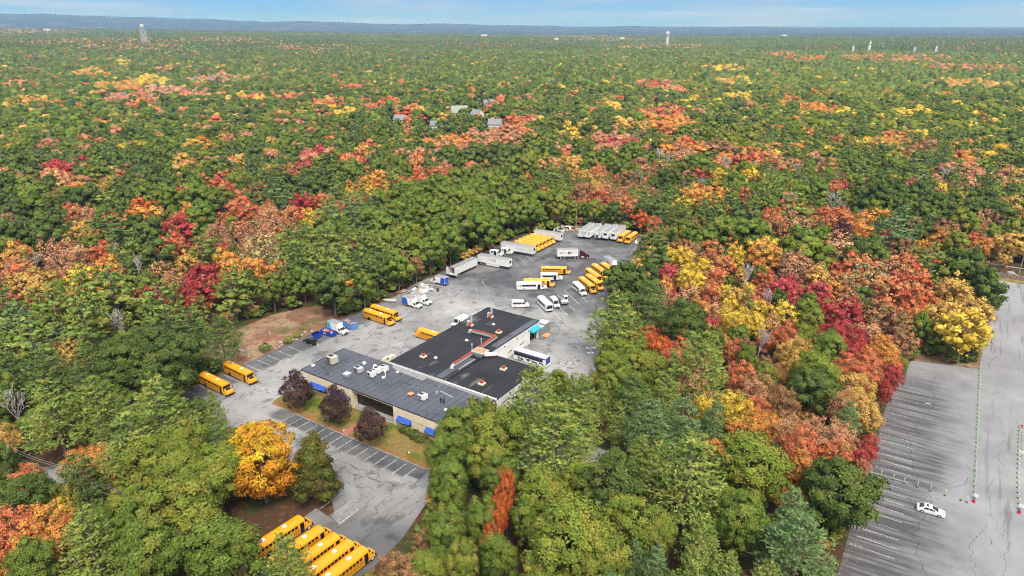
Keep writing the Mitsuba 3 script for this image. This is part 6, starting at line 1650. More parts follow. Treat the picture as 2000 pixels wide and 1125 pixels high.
# hand placed trees near the yard: x, y, crown width, height, kind
NEAR = """-17.1,-49.9,13.8,20.8,p -14.2,-42.9,11.8,19,p 3.4,-38.5,14.9,21.8,p 8.6,-47.2,13.5,20.6,p 21.3,-45.4,10.1,15.7,y 13.3,-46.6,10.4,15.9,y 16,-41.5,10.6,16,y 27.1,-42.3,10.6,16,y 32.6,-52.3,12.3,17.3,y 28.6,-58.1,9.1,14.9,g 37,-60.9,10.3,15.8,g 46.6,-54.6,11.3,16.6,g 58.3,-49.9,7.8,15.4,p 26.6,-64.7,9.9,17.3,p 15.1,-66.5,9.2,12.9,O 11.4,-69.8,8.8,12.6,R 7.1,-61,5.9,10.3,Y 12.6,-72,5.8,6.8,O 5.4,-65.1,9.3,15,d -10.8,-60.2,4.7,5.7,R -24.7,-57.4,5.9,10.3,A -1.4,-66.4,4.8,5.7,U 22.1,-72.2,6.8,13.2,g 14.3,-57.5,4,7.3,g 3.8,-50.1,3.5,4.4,O -12.7,-61.9,5.5,12.2,d -51.6,-44.6,8,15.6,P -40.6,-41.6,11.4,18.7,P -47.2,-34.4,6.6,10.8,A -37.6,-33.6,8.6,16.1,P -26.6,-30.4,13.1,17.9,d -17.9,-26.3,13.5,18.2,d -18,-20.1,8.6,14.5,d -38.2,-49.8,6.7,12.3,B 7.4,-57,8.1,15.7,P 16.8,-69,7.2,11.3,O 64.4,11.4,13.6,20.7,p 67.6,22.6,6.7,14.5,p 54.4,-6.2,9.9,15.5,g 59,-12.7,8.2,14.2,g 63.8,-18.8,7.4,13.6,g 64.6,-3.8,11.3,16.6,y 66.6,-10.5,8,14.1,y 72,-13.3,7.4,13.6,g 77.3,-2.1,15.2,22,p 76.5,10.3,9.6,17,p 81.3,17.5,5.8,13.7,p 88.6,16.7,9.5,17,b 85.6,7.6,5.4,13.3,p 89.8,7.8,6.6,14.3,p 94.5,6.6,7.2,14.9,p 80.7,-14.3,9.6,15.3,y 85,-6.3,7.7,13.8,y 90.7,-5.1,11.3,16.5,d 91.2,-22.6,13.3,18.1,y 96.8,-12,9.1,14.9,y 101.3,-10.4,7,13.3,y 97,-21.3,8.5,14.5,y 89.2,-24.8,6.7,13.1,y 81.2,-18.8,5.4,12.1,g 74.7,-23.6,6.1,12.6,g 71.7,-29.4,7,13.3,g 66.7,-29.1,4.7,5.6,U 62.1,-20.6,2.4,3.2,U 77.9,-33,5.3,12,y 82.3,-29.5,6,12.6,g 100.7,-17.3,4,12.1,b 71.2,-30.7,2.5,3.3,U 94.1,4.3,2.4,3.3,R 56.1,0.1,8.9,14.7,g 102.4,2,14.9,21.8,p 108.7,-9.1,7.5,15.2,p 109.7,-12.7,5.3,13.2,p 110.1,13.2,12.8,17.7,y 112.8,-0.3,9.2,15,g 122.5,-4.1,11.1,18.4,b 119.6,5.2,8.2,15.8,b 125.9,14.3,12.4,17.4,d 122.1,20.9,5.9,12.4,d 115.8,24.8,4.6,5.5,O 117.4,22.6,3.7,4.6,O 88.1,17.2,9.5,17,b 93.2,23.9,8.8,16.4,b 85.8,32,9,16.5,p 80.7,26.2,9.3,16.8,P 95.7,35.5,7.5,11.5,Y 100.4,37.8,8.4,12.2,Y 89.4,42.1,8.8,12.6,K 102.2,49.5,7.8,11.8,K 97.5,53.6,8.1,12,R 103,57.8,7.6,11.6,U 113.8,52.9,10.5,16,d 107.5,33.8,8,11.9,O 104.3,40.3,6.5,10.7,R 104.3,44.9,5.7,10.1,K 109.1,46.8,8,11.9,U 110,46.6,5.2,6.1,Y 114.7,52.8,5.8,6.7,Y 113.2,33.6,8.7,12.5,K 119.5,34.7,9.4,13,K 122.5,38.9,6.9,11.1,K 116.1,28.7,9.2,12.9,R 121.9,31.7,7.5,11.5,R 120.6,51.7,8.8,12.6,K 124.1,50.9,9.1,12.9,A 121.7,59.5,9.6,13.2,A 127.3,40.7,4.7,9.3,C 126.6,36.4,3.8,8.6,C 128.4,31.3,3.3,8.1,K 127.5,70.6,3.5,8.3,C 127,78,4.7,9.3,C 122.4,72.3,8.2,12.1,R 118.4,69.1,7.6,11.6,R 117,25.3,5.9,10.2,O 43.9,125,17.9,22,P 44.1,95.6,10.8,16.2,d 48.6,98.5,9.7,15.4,d 41,117.1,6.5,10.7,A 48.7,113.3,5.7,12.3,d 61.9,57.4,17,22,p 63.3,76.5,12.5,19.7,P 69.7,43.3,9.7,15.4,y 75.5,40.5,9.4,15.2,y 70.9,35.8,9.4,15.1,y 67.7,62,6.3,10.6,F 73.6,60,6.6,10.8,F 71.1,59.6,5.4,6.3,F 75.7,71.2,11.9,17,d 88.9,45.4,14.9,21.8,p 47.5,132.8,7.9,11.9,Y 52.7,135.3,8.5,12.3,Y 62.6,126,8.7,12.5,Y 64.4,110.4,9.3,13,Y 44.3,147.1,5.9,10.2,U 53,142.5,8.1,12,K 59.4,146.7,8.1,12,R 68.3,146.5,9.1,12.8,Y 64,159.2,7.6,11.6,O 75.9,155.4,11.7,14.9,Y 78.2,148.2,12,15.1,O 78.2,171.7,5.9,10.3,U 68.3,132.4,9.3,13,R 77.5,125.4,7.5,13.2,B 83.7,128.1,7.2,11.3,R 53.8,116.7,7.4,11.5,M 69.5,117.8,7.7,11.7,R 57.2,105.6,6,10.3,O 59.8,105,3.3,8.1,C 67.8,98.3,8.3,12.2,K 72.9,103.1,7.3,11.4,R 73.3,121.2,5,6,Y 80.2,108.5,5.9,10.2,A 84.8,105.3,6.1,10.4,C 73.9,89.3,7.4,11.5,O 77.2,92.8,6.5,10.7,K 66.3,92.4,5.6,10,K 77.5,106.3,3.7,4.6,Y 86.3,85.7,9.5,13.1,Y 80.5,81.8,5.7,10.1,M 77.7,69.1,5.9,10.2,K 84.3,82.8,4.7,5.7,A 91,69.3,5.8,10.2,R 92.8,72.5,5.9,10.2,U 95.3,78.7,6,11.6,B 101,85.7,6.8,11,R 93.1,65.9,4.7,5.7,R 95.6,64.8,5.1,11.9,g 99,72.1,5.2,6.2,U 103.5,74.8,6.5,10.7,A 104.1,70.7,5.1,6.1,R 90.6,123,8.1,12,M 94.6,121.9,6.4,10.6,M 89.7,110.3,5.5,11.1,B 96.1,99.5,8.8,12.5,Y 95.1,93.9,5.7,10.1,K 88.6,144,9.3,12.9,K 92.2,59,3.8,4.7,R 88.1,46.7,6.4,10.6,K 102.7,55.6,5.9,12.5,y 44.3,157.3,11.8,17,g 53.8,157.8,9.7,15.3,g 58,164.2,13,17.9,g 67.8,163.9,14,18.7,g 41.5,168.3,5.5,6.4,U 71.4,175.1,7.9,14,g 72.1,188.7,10.2,13.7,U 77,190.9,8.2,12.1,R 82.9,169.2,7.6,13.8,y 67.5,61.1,2.7,3.6,F 57.9,197.8,14.4,21.4,P 67.9,201.1,11,14.3,R 75.8,207.9,16.9,22,p 79.6,196.4,12.2,15.3,K 89,214.2,9.4,13,R 87,228.3,9.8,13.3,R 92.8,223.1,9.5,13.2,R 96.1,198.6,10.6,15.1,X 101.4,221.8,10.1,13.6,O 103.5,202.2,9.5,13.2,O 62.5,175.1,9.8,15.5,g 67.1,181.5,9.9,15.5,g 68.7,168.6,9.5,15.2,g 115.5,210.6,15.9,22,b 114.6,189.6,15,21.9,b 130.4,248.8,11.7,16.8,d 124.1,241.8,11.6,16.8,d 125.4,261,12.1,17.2,d 136.8,240.2,11.6,16.8,y 145.7,252.6,11,14.3,K 151.7,261.3,11.1,16.4,d 157.3,271.8,10.4,13.9,A 132.2,224,11.2,14.5,U 110.9,257.1,11.2,16.5,d 108.1,275.2,11.7,16.9,d 114.8,271.9,11.5,16.7,d 102.4,259.4,14.7,19,d 84.5,249.9,10.7,16.8,B 131.3,209.7,9.2,12.9,O 139.9,216.8,8.5,12.3,R 136,203,9,14.8,y 145.2,213.8,7.6,11.6,O 153.8,215.5,11.2,14.5,A 146.9,191,4.2,8.9,K 85.8,172.5,12,17.1,g 93,155.6,12.7,17.6,y 99.8,171,14.5,17.2,K 112,194.2,10.7,14.1,C 118,188.1,10.4,13.8,U 113,169.3,9.6,15.3,d 107.4,166.8,9.7,15.3,d 109.2,179,10,15.6,d 108.6,152.6,12.2,15.3,R 91.1,140,12.8,15.8,K 99.2,137.4,9.8,13.4,A 113.8,141.4,12.2,15.3,L 120.8,172.4,9.1,12.8,R 119.1,162.7,8.9,12.6,K 127.2,152.1,11,14.3,R 119.8,133.8,12.3,15.4,R 126.8,135,9.8,13.4,R 105.4,131.2,6.4,10.6,O 100.9,123,8.7,12.5,M 109.3,132.1,7.6,11.6,U 125,136.5,5,5.9,Y 112.6,102.6,12.3,15.4,C 105.1,99.1,6.2,12.7,y 121,108.8,10.7,14.1,U 111.8,118.5,8.4,12.2,K 112.3,89.1,9.5,13.2,C 116.2,89.2,9.4,13.1,C 119.5,97.6,8.6,12.4,K 126,109.3,8.3,12.2,U 128.4,98.4,7.4,11.4,U 130.7,112.5,3.9,4.8,O 124.1,87.7,8.7,12.5,O 117.6,81.6,7.1,11.2,C 112.5,77.7,9.1,14.9,g 105.2,84.8,6.4,12.8,y 105.8,73.8,9.1,12.8,A 101.4,83.7,8,12,R 112.4,59.8,11.1,16.4,y 117.7,72.8,7.8,11.8,R 122.1,77.9,7.9,11.8,R 126.5,82.9,6,10.3,O 128.8,75.4,6.2,10.5,C 131.1,81.5,3.9,8.6,C 129.8,89,4.1,7.4,y 121.7,67.2,7.5,11.5,R 129.8,162,14,21,p 138.6,166.8,13.2,18,d 142.1,190.1,7.1,13.4,d 137.3,145.3,12.3,15.4,A 145.9,158.9,9.5,15.2,d 148,148.8,8.5,14.5,d 137.2,120.3,11.2,14.5,A 144.2,132.3,10.4,13.9,A 141.9,110.1,13.8,16.6,Y 131.4,112.2,6.1,12.6,g 147.6,153.7,5.6,6.6,U -277,46.4,11.7,16.9,d -254.2,46.4,14.2,18.7,g -221.1,24.6,10.6,16,d -237.3,26.6,10.9,16.3,d -236.2,32.5,11,16.4,d -230,36.8,14.2,18.8,g -192.9,28.7,14.8,21.7,P -262.1,73.9,11.2,14.5,U -247.7,65.2,10.8,14.1,O -200.8,57.1,13.4,20.5,p -210,69.2,9.8,15.5,d -223.4,78.3,10.2,15.8,d -208.3,74.8,9.9,15.5,d -214.5,52.7,13.5,18.3,d -183.7,70.6,11.1,16.4,g -201.2,78.1,11.6,16.8,g -191.9,80.7,11.5,16.8,g -171.6,83,14.5,19,g -192.1,108.5,11.9,15.1,R -195.7,121.3,9.2,15,y -161.6,89.6,12.7,17.6,g -161.4,101.3,10.3,13.7,R -140.9,82.1,9.6,13.2,R -145.8,90.9,9.9,13.5,R -133,83.6,9.5,13.2,R -204.7,42.8,9.6,13.2,R -192.7,42.2,10.2,13.7,K -152.3,32,18.5,22,P -174.3,59.2,12.9,15.9,F -154.7,49.6,13.8,16.6,O -149.4,42.6,10.3,15.8,d -141.5,45,10.2,15.7,d -135.9,37.2,9.9,15.5,d -132.6,49.7,13.2,16.1,C -137,62.9,13.8,18.5,g -116.4,56.4,10.8,14.2,K -208.5,17.4,9,12.7,K -181.2,7.6,11.4,16.6,d -157.1,11.2,11.8,16.9,d -169.8,10.2,12,17.1,d -173.6,18,12.4,17.4,d -166.9,0.2,7.2,13.5,y -170.5,29.1,9.5,13.1,A -153.6,-0.7,9.8,13.4,O -141.1,11,10.6,14,K -133,4,10.2,13.7,K -146.6,6.9,10.5,14,K -142.9,-0.8,6.8,12.4,B -132.8,9.7,10.4,13.9,K -130.5,16.9,9.9,13.5,R -133.8,24.1,5.9,11.4,B -123.1,25,10.7,18.1,p -98.1,37.4,12.7,19.8,p -101.7,48.1,5.9,10.2,M -112.2,33.6,12.9,15.9,R -101,22.4,12.8,17.7,d -93.9,27.9,9.5,13.1,A -131.8,-9.5,11.7,14.9,K -123.5,-11.6,10.2,13.7,R -119,-14.5,10,13.6,A -116.9,-9.4,10.2,13.7,A -107.6,-14.9,9.8,13.4,A -119.7,-1.4,7.8,11.8,K -109.9,0.2,9.6,13.2,Y -106.8,7.1,10.4,13.9,O -103.8,16.1,7.7,13.5,B -91.3,17.3,9.1,12.8,K -107.5,-23.4,7.1,11.2,M -74.7,-7.5,16,22,p -54.8,-3.5,13.8,20.9,p -59,-13,8.2,14,B -76.9,23.9,9.7,13.3,C -63.4,13.2,10.3,13.7,C -51.4,17,11.9,19.1,p -68.3,35.6,7.3,11.3,O -94.1,54.2,9.6,13.2,K -86.7,39.2,8.3,12.2,O -79.3,-21.2,13.8,20.8,p -61.2,-22.1,13.6,20.6,p -75.7,-32.7,11.5,18.7,b -59.2,-35.8,12.3,19.5,p -72.2,-37.8,7.6,15.3,p -58,-30.3,6,10.4,A -39,-25.6,8.2,14.3,d -34.9,-19.2,11.3,16.6,d -25.8,-16.1,10.7,16.1,d -33,-0.1,9.6,17,P -27.4,3.5,9.6,17,P -142.5,109,14.2,21.2,b -153.4,104.3,13.3,20.4,P -151.3,130.2,13.1,20.2,P -196.8,169.8,10.4,13.9,M -154.2,148.2,21,22,P -117.8,122.9,15.1,22,p -168.2,184.3,10.7,16.1,g -156.5,170.3,10.2,15.8,g -170.4,177.1,10.6,16,g -126.4,154.7,12.3,15.4,O -120.6,149.9,8.1,12,Y -108.8,152.1,15.9,22,p -121,188.8,9.8,13.4,R -139.8,132.3,9.9,15.5,d -148.4,131.7,10,15.6,d -153.3,142.2,10.3,15.8,d -124.9,107.3,11.9,15.1,C -119.8,116.5,11.2,14.5,R -90.4,92.4,14.2,21.2,p -90.2,106.3,13,20.1,b -111.8,91.2,11.2,14.5,R -110.8,98.9,7.9,11.9,Y -120.8,85.2,11.2,14.5,K -108,68.8,10,13.5,K -105.5,74.7,10.1,13.6,K -96.8,65.9,9.7,13.3,K -81.7,51.6,12.4,15.5,L -70.5,38.9,7.6,11.6,O -77.3,60.4,11.9,19.1,p -72.3,66.2,12,19.2,p -66.7,71.5,11.3,18.6,p -58.8,75.7,10.5,17.9,p -46.6,76.2,10.3,17.7,p -50.6,90.8,9.6,15.3,y -47.7,96.7,9.7,15.3,y -41.5,87.3,9.3,15.1,y -77.1,104.9,11.5,16.7,g -72.9,111.4,11.6,16.8,g -65.1,99.5,11.1,16.4,g -63,116.5,11.5,16.8,g -75.6,123.4,12,17.1,g -70.5,129.6,12.1,17.2,g -59.9,128.5,10.8,16.2,g -71.3,134.4,11.1,16.4,g -67.5,141.2,11.2,16.5,g -53.8,130.7,10.7,16.1,g -44.3,128.6,10.5,16,g -45,119.7,10.3,15.8,g -55.4,144.9,10,15.6,g -50.1,149.1,10,15.6,g -45.4,137.5,9.7,15.3,g -25.9,115.6,13.4,18.2,g -36.3,108.7,9.8,15.4,g -31.8,98.7,9.4,15.2,g -41,104.2,9.8,15.4,g -19.6,94.6,11.7,16.9,g -27.4,84.6,11.6,16.8,g -54.7,46.3,11.6,18.8,P -50.5,50.3,10.9,18.3,p -43.1,54,11.6,18.8,p -33.1,54.8,10,17.4,P -31.1,60.2,10.1,17.6,P -24.5,65.2,10.1,15.7,g -22.6,74.8,6.3,10.5,U -19.3,32.2,12.5,17.5,d -31.2,52.8,4,4.9,O -15.9,45,7.4,13.6,g -46.9,28.1,8.8,14.7,g -35.5,27.2,9.2,16.7,P -33.1,34.5,8.1,14.1,g -44.2,39.1,7.8,13.9,g -53.8,21.8,10.6,18,p -73.4,186.9,12.6,17.6,g -61,172.3,12,17.1,g -71,173,12.2,17.2,g -81.6,170.4,12.3,17.3,g -79.7,157.7,11.9,17,g -92.7,171.9,12.5,17.5,g -84.8,141.3,11.6,16.8,g -98.3,149.2,12,17.1,g -93.3,155.6,12.1,17.2,g -65.2,151.8,9.8,15.4,g -75.8,161.7,10.2,15.7,g -68.6,163.3,10.1,15.7,g -138.5,264.5,13.2,18,d -121.7,248,12.6,17.5,d -129.8,244.7,12.6,17.6,d -106.8,250.6,12.4,17.4,d -122.3,264,12.9,17.8,d -116.9,271.5,13,17.9,d -93.3,259.4,11.8,16.9,y -80.9,242.1,11.2,16.5,y -90.8,244.3,11.4,16.7,y -149.2,312.4,14.4,17.1,K -147.3,295.2,14,16.8,K -181.2,345.9,9.7,13.3,K -167.8,328.1,9.4,13,K -177.8,332.1,9.5,13.1,K -109.4,218.7,8.5,12.3,K -84.1,258.4,7.9,11.9,K -117.2,295.3,13.6,18.3,g -120.5,314.6,14,18.7,g -104.6,290.8,13.3,18.1,g -105,304.2,9.9,15.5,d -60.7,224.5,9,16.5,P -53.4,221.3,11.5,18.8,p -115.6,243.3,6,10.3,R -95,306.6,7.6,11.6,R -100.7,322.7,7.9,11.8,K -76.7,277.5,10.1,13.6,A -69,277.1,10,13.5,A -66.5,262.9,9.7,13.3,A -69.9,289,9.5,15.2,d -79.8,296.5,9.8,15.4,d -78.2,306.7,9.9,15.5,d -42.3,237.4,10.8,14.2,A -45,258.8,9.4,13.1,R -88.2,323.5,9.6,15.3,g -98.7,332,9.9,15.5,g -97.4,342.8,10.1,15.6,g -127.3,390.2,10.3,13.8,Y -123.2,372.4,10,13.6,Y -136.1,392.3,10.4,13.9,Y -119.2,385.8,13.9,18.5,d -93.9,363.2,10.3,13.8,K -100.1,360.2,10.4,13.8,K -106.2,380.6,10.8,14.1,K -84.5,358,9.4,13,M -77,336.3,9.7,13.3,K -73.7,344.2,9.8,13.4,K -66.9,325.5,9.5,13.1,K -44,289,11.1,16.4,g -37.6,270.1,10.6,16.1,g -48.1,281.1,11,16.3,g -56.2,276.9,12.8,17.7,g -56.2,334.6,11.5,16.7,g -45.2,315.3,11,16.4,g -53.4,316,11.1,16.4,g -22.2,250.7,10.8,14.2,U -17.9,254.7,8,13.8,B -35,295.8,10,13.5,U -33.6,323.8,8.7,14.6,B -27.8,326.5,8.7,14.5,B -24.9,309.9,8.4,14.2,B -13.9,274,13,16,K 2.9,248.2,13.8,18.5,d -10,248.5,7.9,11.9,R 8,279.9,9.2,12.9,M 0.5,282,8.4,12.2,K -0.9,310.5,13.4,18.1,g 6.7,287,12.7,17.6,g -3.7,295.5,13,17.9,g -20.7,340.3,10.5,14,K -13.5,320.9,10.1,13.6,K -22,326.9,10.3,13.8,K -18.4,350,11.8,15,O 16.3,287.5,10.1,13.6,Y -11.2,357.6,13,15.9,U -31.3,452.9,10.8,16.2,y -24.4,454,10.8,16.2,y -21.7,431.3,10.4,15.9,y -20.6,419.1,10.2,15.7,y -11.7,405.2,9.9,15.5,y -15.5,396.6,9.8,15.4,y -26.7,413.3,10.2,15.7,y -36.2,434,10.6,16,y -29.2,434.4,10.5,16,y -40,386.9,11.7,14.9,R -78.5,436,14.6,17.2,O -85.1,468.4,9.5,13.1,O -93.7,493,9.9,13.4,O -83.3,480,9.6,13.2,O -65.8,427.5,14.2,16.9,O -101.7,463,10.3,13.8,A -94.9,439.6,9.9,13.5,A -106.7,457.6,10.3,13.8,A -53.8,428.9,11,16.3,g -50.3,407,10.6,16,g -61.2,428.6,11,16.4,g 15.5,258.5,7,12.7,B 27.7,220.6,13.3,16.2,O 24.4,210.6,9.2,12.9,Y 15.7,334.4,12.1,15.2,R 12.2,319.1,9.6,15.6,B 33.7,266.6,11.2,16.5,g 10.9,196.7,11.4,18.7,p 19.7,192.5,12.6,19.8,P 17.9,211.7,10.1,17.6,p 4.8,188,12,15.2,R 13.1,176.3,7.2,11.3,F -14.6,219.9,6.7,10.9,K -15.7,200.7,9.6,13.2,R -27,203.6,11.5,14.7,U -30.5,184.8,11.2,16.5,y -22.2,170.8,10.7,16.1,y -31.4,173.8,10.9,16.3,y -48.3,182.3,10,15.6,g -56.2,182.6,10.1,15.7,g -58,194.6,10.4,15.9,g -73.7,188.7,10.5,16,g -77.5,202.3,10.9,16.2,g -66.2,189.9,10.4,15.9,g -26.8,154.1,10.4,15.9,g -29.3,146.1,10.2,15.7,g -36.4,158.8,10.6,16.1,g -31.7,130.9,11.1,16.4,g -42.6,137.4,11.5,16.7,g -38,144.2,11.6,16.8,g -35.6,120.4,13.5,18.2,g -52.8,150.5,9.3,15.1,g -62.4,155.7,9.6,15.3,g -59.4,162.3,9.7,15.4,g -4.3,170.8,7.3,13.5,y 2.3,172.2,7.3,13.5,d 46.8,211.7,13.4,20.5,P 40.8,204.1,11.1,18.4,p 75.2,-16.4,3.1,15,F 76,-20,3.5,13,F 77.3,-23.8,3.5,12,F 77,-25.3,2.9,9,F 30.4,-35.1,14.3,19,Z 39.1,-29.6,10.3,16,E 7.6,-7.8,7.8,10.8,X 21.1,-7.8,7.4,10.8,X 34,-9.5,6.6,10.6,X"""
# patches of coloured wood farther off: x, y, half length across and along the line from the yard, kinds in them
PATCH = """-2559,1363,203,577,KBU -2686,1891,199,582,KUR -702,393,46,132,BKKB -709,340,30,103,KB -923,495,27,108,AY -1190,546,25,136,AO -1525,783,16,168,Y -864,417,32,102,AO -1029,365,24,118,KAR -760,263,20,72,AO -970,531,15,106,YA -884,590,49,115,KB -578,419,19,55,OKY -543,442,18,54,KRO -438,409,21,54,OKR -397,389,16,48,YAO -559,564,13,67,R -221,203,7,25,MK -188,203,4,30,R -178,157,5,14,KR -317,91,8,28,C -284,74,6,15,KO -219,57,7,10,RO -233,76,4,9,O -251,148,9,15,OK -322,189,6,31,YO -352,154,4,15,Y -251,92,8,14,KR -627,315,8,50,O -157,304,44,29,KOB -153,225,14,26,KRO -99,376,23,49,KBR -78,434,11,47,UOR -171,555,16,44,YA -138,673,5,43,Y -115,538,22,44,KRU 44,336,23,37,KRB 13,371,14,35,KO 94,296,19,17,KMR 128,335,15,22,KB 137,360,17,16,KM 66,460,7,33,Y 86,475,8,42,AO 53,454,5,28,RO 107,445,5,30,U -49,770,9,55,O 32,633,7,28,Y 149,357,14,20,KA 136,415,10,17,KO -270,1888,60,206,RO -71,2038,146,290,KUO -388,2110,45,217,RK 110,1606,92,156,UKO -997,2764,230,410,KR -1854,3924,215,699,K -2661,5007,239,884,K -388,442,21,53,RK -306,561,23,36,UR -265,437,9,34,R -192,398,6,55,R -104,181,17,22,KRU -2,667,26,53,O 120,1122,44,92,A -2689,1206,111,366,UK -5574,2320,277,1361,UK -1954,1693,148,324,UK -1222,721,41,124,K -300,1331,61,117,UY -177,983,31,67,AY -204,799,34,67,OK -261,868,29,70,RU 81,665,19,29,Y -104,733,18,47,AY -201,849,28,55,y 26,819,36,57,y 26,518,21,28,y"""
rng = np.random.default_rng(2024)
near = [(float(a), float(b), float(c), float(d), e) for a, b, c, d, e in (t.split(',') for t in NEAR.split())]
patch = [(float(a), float(b), float(c), float(d), e) for a, b, c, d, e in (t.split(',') for t in PATCH.split())]

CLEAR = [YARD, LOT, DIRT, LAWN, [(-22, -66), (-12, -59), (-10, -52), (-14, -51), (-22, -60)], [(148.4, 196), (185, 196), (185, 204), (148.4, 204)], [(76, 2), (90, 2), (90, 12), (76, 12)], [(60.4, -32), (63.5, -33), (66, -38), (66.5, -52), (57, -52), (57, -49)],
         [(-336, 380), (-308, 380), (-300, 404), (-332, 414)], [(-284, 374), (-258, 374), (-256, 396), (-284, 400)], [(-322, 450), (-290, 446), (-272, 480), (-318, 486)], [(-244, 408), (-218, 408), (-220, 432), (-246, 436)]]
YB_ = [(-1, -.5), (51, -.5), (51.5, 61), (16, 61), (16, 16), (-1, 16)]


def blocked(x, y, r=0.0):
    hit = np.zeros(np.shape(np.atleast_1d(x)), bool)
    for poly in CLEAR:
        for ox, oy in ((0, 0), (r, 0), (-r, 0), (0, r), (0, -r)) if r else ((0, 0),):
            hit |= in_poly(poly, np.atleast_1d(x) + ox, np.atleast_1d(y) + oy)
    return hit


trees = []   # x, y, w, h, code
for x, y, w, h, c in near:
    z = .6 * h
    if c not in 'X' and blocked(x, y, .5)[0]:   # a trunk cannot stand in the pavement: move it to the nearest free ground
        best = None
        for L in np.arange(.5, 11, .5):
            for a in np.arange(0, 2 * PI, PI / 12):
                q = (x + L * math.cos(a), y + L * math.sin(a))
                if best is None and not blocked(*q, .4)[0]:
                    best = q
            if best: break
        if best is None:
            continue
        x, y = best
    trees.append((x, y, w, h, c))
n_hand = len(trees)
# the wood: a jittered grid, coarser with distance, thinned where a tree already stands
def cam_polar(x, y):
    dx, dy = np.asarray(x) - CAM[0], np.asarray(y) - CAM[1]
    return np.hypot(dx, dy), np.degrees(np.arctan2(dx * math.cos(HEAD) + dy * math.sin(HEAD), -dx * math.sin(HEAD) + dy * math.cos(HEAD)))


HX = np.array([(t[0], t[1], t[2]) for t in trees])
HC = [t[4] for t in trees]
from scipy.spatial import cKDTree
KD = cKDTree(HX[:, :2])


def base_codes(x, y, az, r, rng):
    """The kind of tree that the wood has here."""
    pr = np.clip((az + 4) / 26, 0, 1) * np.clip((r - 330) / 150, 0, 1)   # pine woods to the right
    table_l = ('ggggddddddyPPPppbKURA', 'ppppppPPPPppyyggdpPYO')
    return table_l[int(rng.random() < pr)][rng.integers(0, 21)]


PX = np.array([[p_[0], p_[1], p_[2], p_[3]] for p_ in patch])
def patch_code(x, y, rng):
    dx, dy = x - PX[:, 0], y - PX[:, 1]
    vx, vy = PX[:, 0] - CAM[0], PX[:, 1] - CAM[1]; L = np.hypot(vx, vy)
    along, across = (dx * vx + dy * vy) / L, (-dx * vy + dy * vx) / L
    q = (along / np.maximum(PX[:, 3], 9)) ** 2 + (across / np.maximum(PX[:, 2], 9)) ** 2
    i = int(np.argmin(q))
    if q[i] < 1 + rng.normal() * .25 and rng.random() < .82:
        cs = patch[i][4]
        return cs[rng.integers(0, len(cs))]
    return None


HV = []
for hx, hy in ((-323.9, 395.9), (-274.5, 389.5), (-312.6, 472.4), (-286.8, 468.6), (-234.2, 424.6), (-335.6, 558.0)):
    L = math.hypot(CAM[0] - hx, CAM[1] - hy); HV.append((hx, hy, (CAM[0] - hx) / L, (CAM[1] - hy) / L))


def ring(r0, r1, sp, margin):
    """Jittered grid points of a ring sector in view."""
    n = int(2 * r1 / sp) + 2
    gx, gy = np.meshgrid(np.arange(n) * sp - r1, np.arange(n) * sp - r1)
    gx, gy = gx + CAM[0], gy + CAM[1]
    x = (gx + rng.uniform(-.42, .42, gx.shape) * sp).ravel(); y = (gy + rng.uniform(-.42, .42, gy.shape) * sp).ravel()
    r, az = cam_polar(x, y)
    k = (r >= r0) & (r < r1) & (np.abs(az) < 37 + margin)
    return x[k], y[k], r[k], az[k]


def sizes(c, rng, k=1.0):
    if KIND[c] == 'pine':
        w = rng.uniform(6, 9.5) * k; return w, rng.uniform(15, 22)
    if KIND[c] == 'bare':
        return rng.uniform(6, 9) * k, rng.uniform(10, 14)
    w = rng.uniform(6.5, 10.5) * k
    return w, rng.uniform(10, 15) if KIND[c] == 'autumn' else rng.uniform(11.5, 17)


for r0, r1, sp, margin in ((62, 430, 5.8, 7), (430, 1000, 7.4, 3), (1000, 2600, 10.6, 2)):
    x, y, r, az = ring(r0, r1, sp, margin)
    if r0 < 1000:
        ok = ~blocked(x, y, 2.4) & ~in_poly([(33, -50), (42, -50), (42, -30), (38, -31), (33, -38)], x, y)
        x, y, r, az = x[ok], y[ok], r[ok], az[ok]
        dd, ii = KD.query(np.stack([x, y], -1), k=3, distance_upper_bound=60)
    for j in range(len(x)):
        c = None
        if r0 < 1000:
            if dd[j, 0] < .40 * HX[min(ii[j, 0], len(HX) - 1), 2] + 1.7:
                continue
            if dd[j, 0] < 22 and rng.random() < .80:
                c = HC[ii[j, rng.integers(0, 2)]] if np.isfinite(dd[j, 1]) else HC[ii[j, 0]]
                if c in 'XZEF' or (c == 'B' and rng.random() < .7): c = 'g' if c != 'F' else 'R'
        if c is None and r[j] > 250:
            c = patch_code(x[j], y[j], rng)
        if c is None:
            c = base_codes(x[j], y[j], az[j], r[j], rng)
        if any(((x[j] - hx) * ux + (y[j] - hy) * uy > -9) and ((x[j] - hx) * ux + (y[j] - hy) * uy < 74) and abs(-(x[j] - hx) * uy + (y[j] - hy) * ux) < 11.5 for hx, hy, ux, uy in HV) and rng.random() < .97:
            continue
        near_hand = r0 < 1000 and dd[j, 0] < 15
        w, h = sizes(c, rng, (.74 if near_hand else 1.05) if r0 < 430 else (1.25 if r0 < 1000 else 1.55))
        h *= rng.uniform(.84, 1.14) * (.82 if r0 >= 430 and KIND[c] == 'pine' else 1)
        trees.append((x[j], y[j], w, h * (.72 if near_hand else 1), c))
X = np.array([t[:4] for t in trees]); codes = [t[4] for t in trees]
R_, AZ = cam_polar(X[:, 0], X[:, 1])
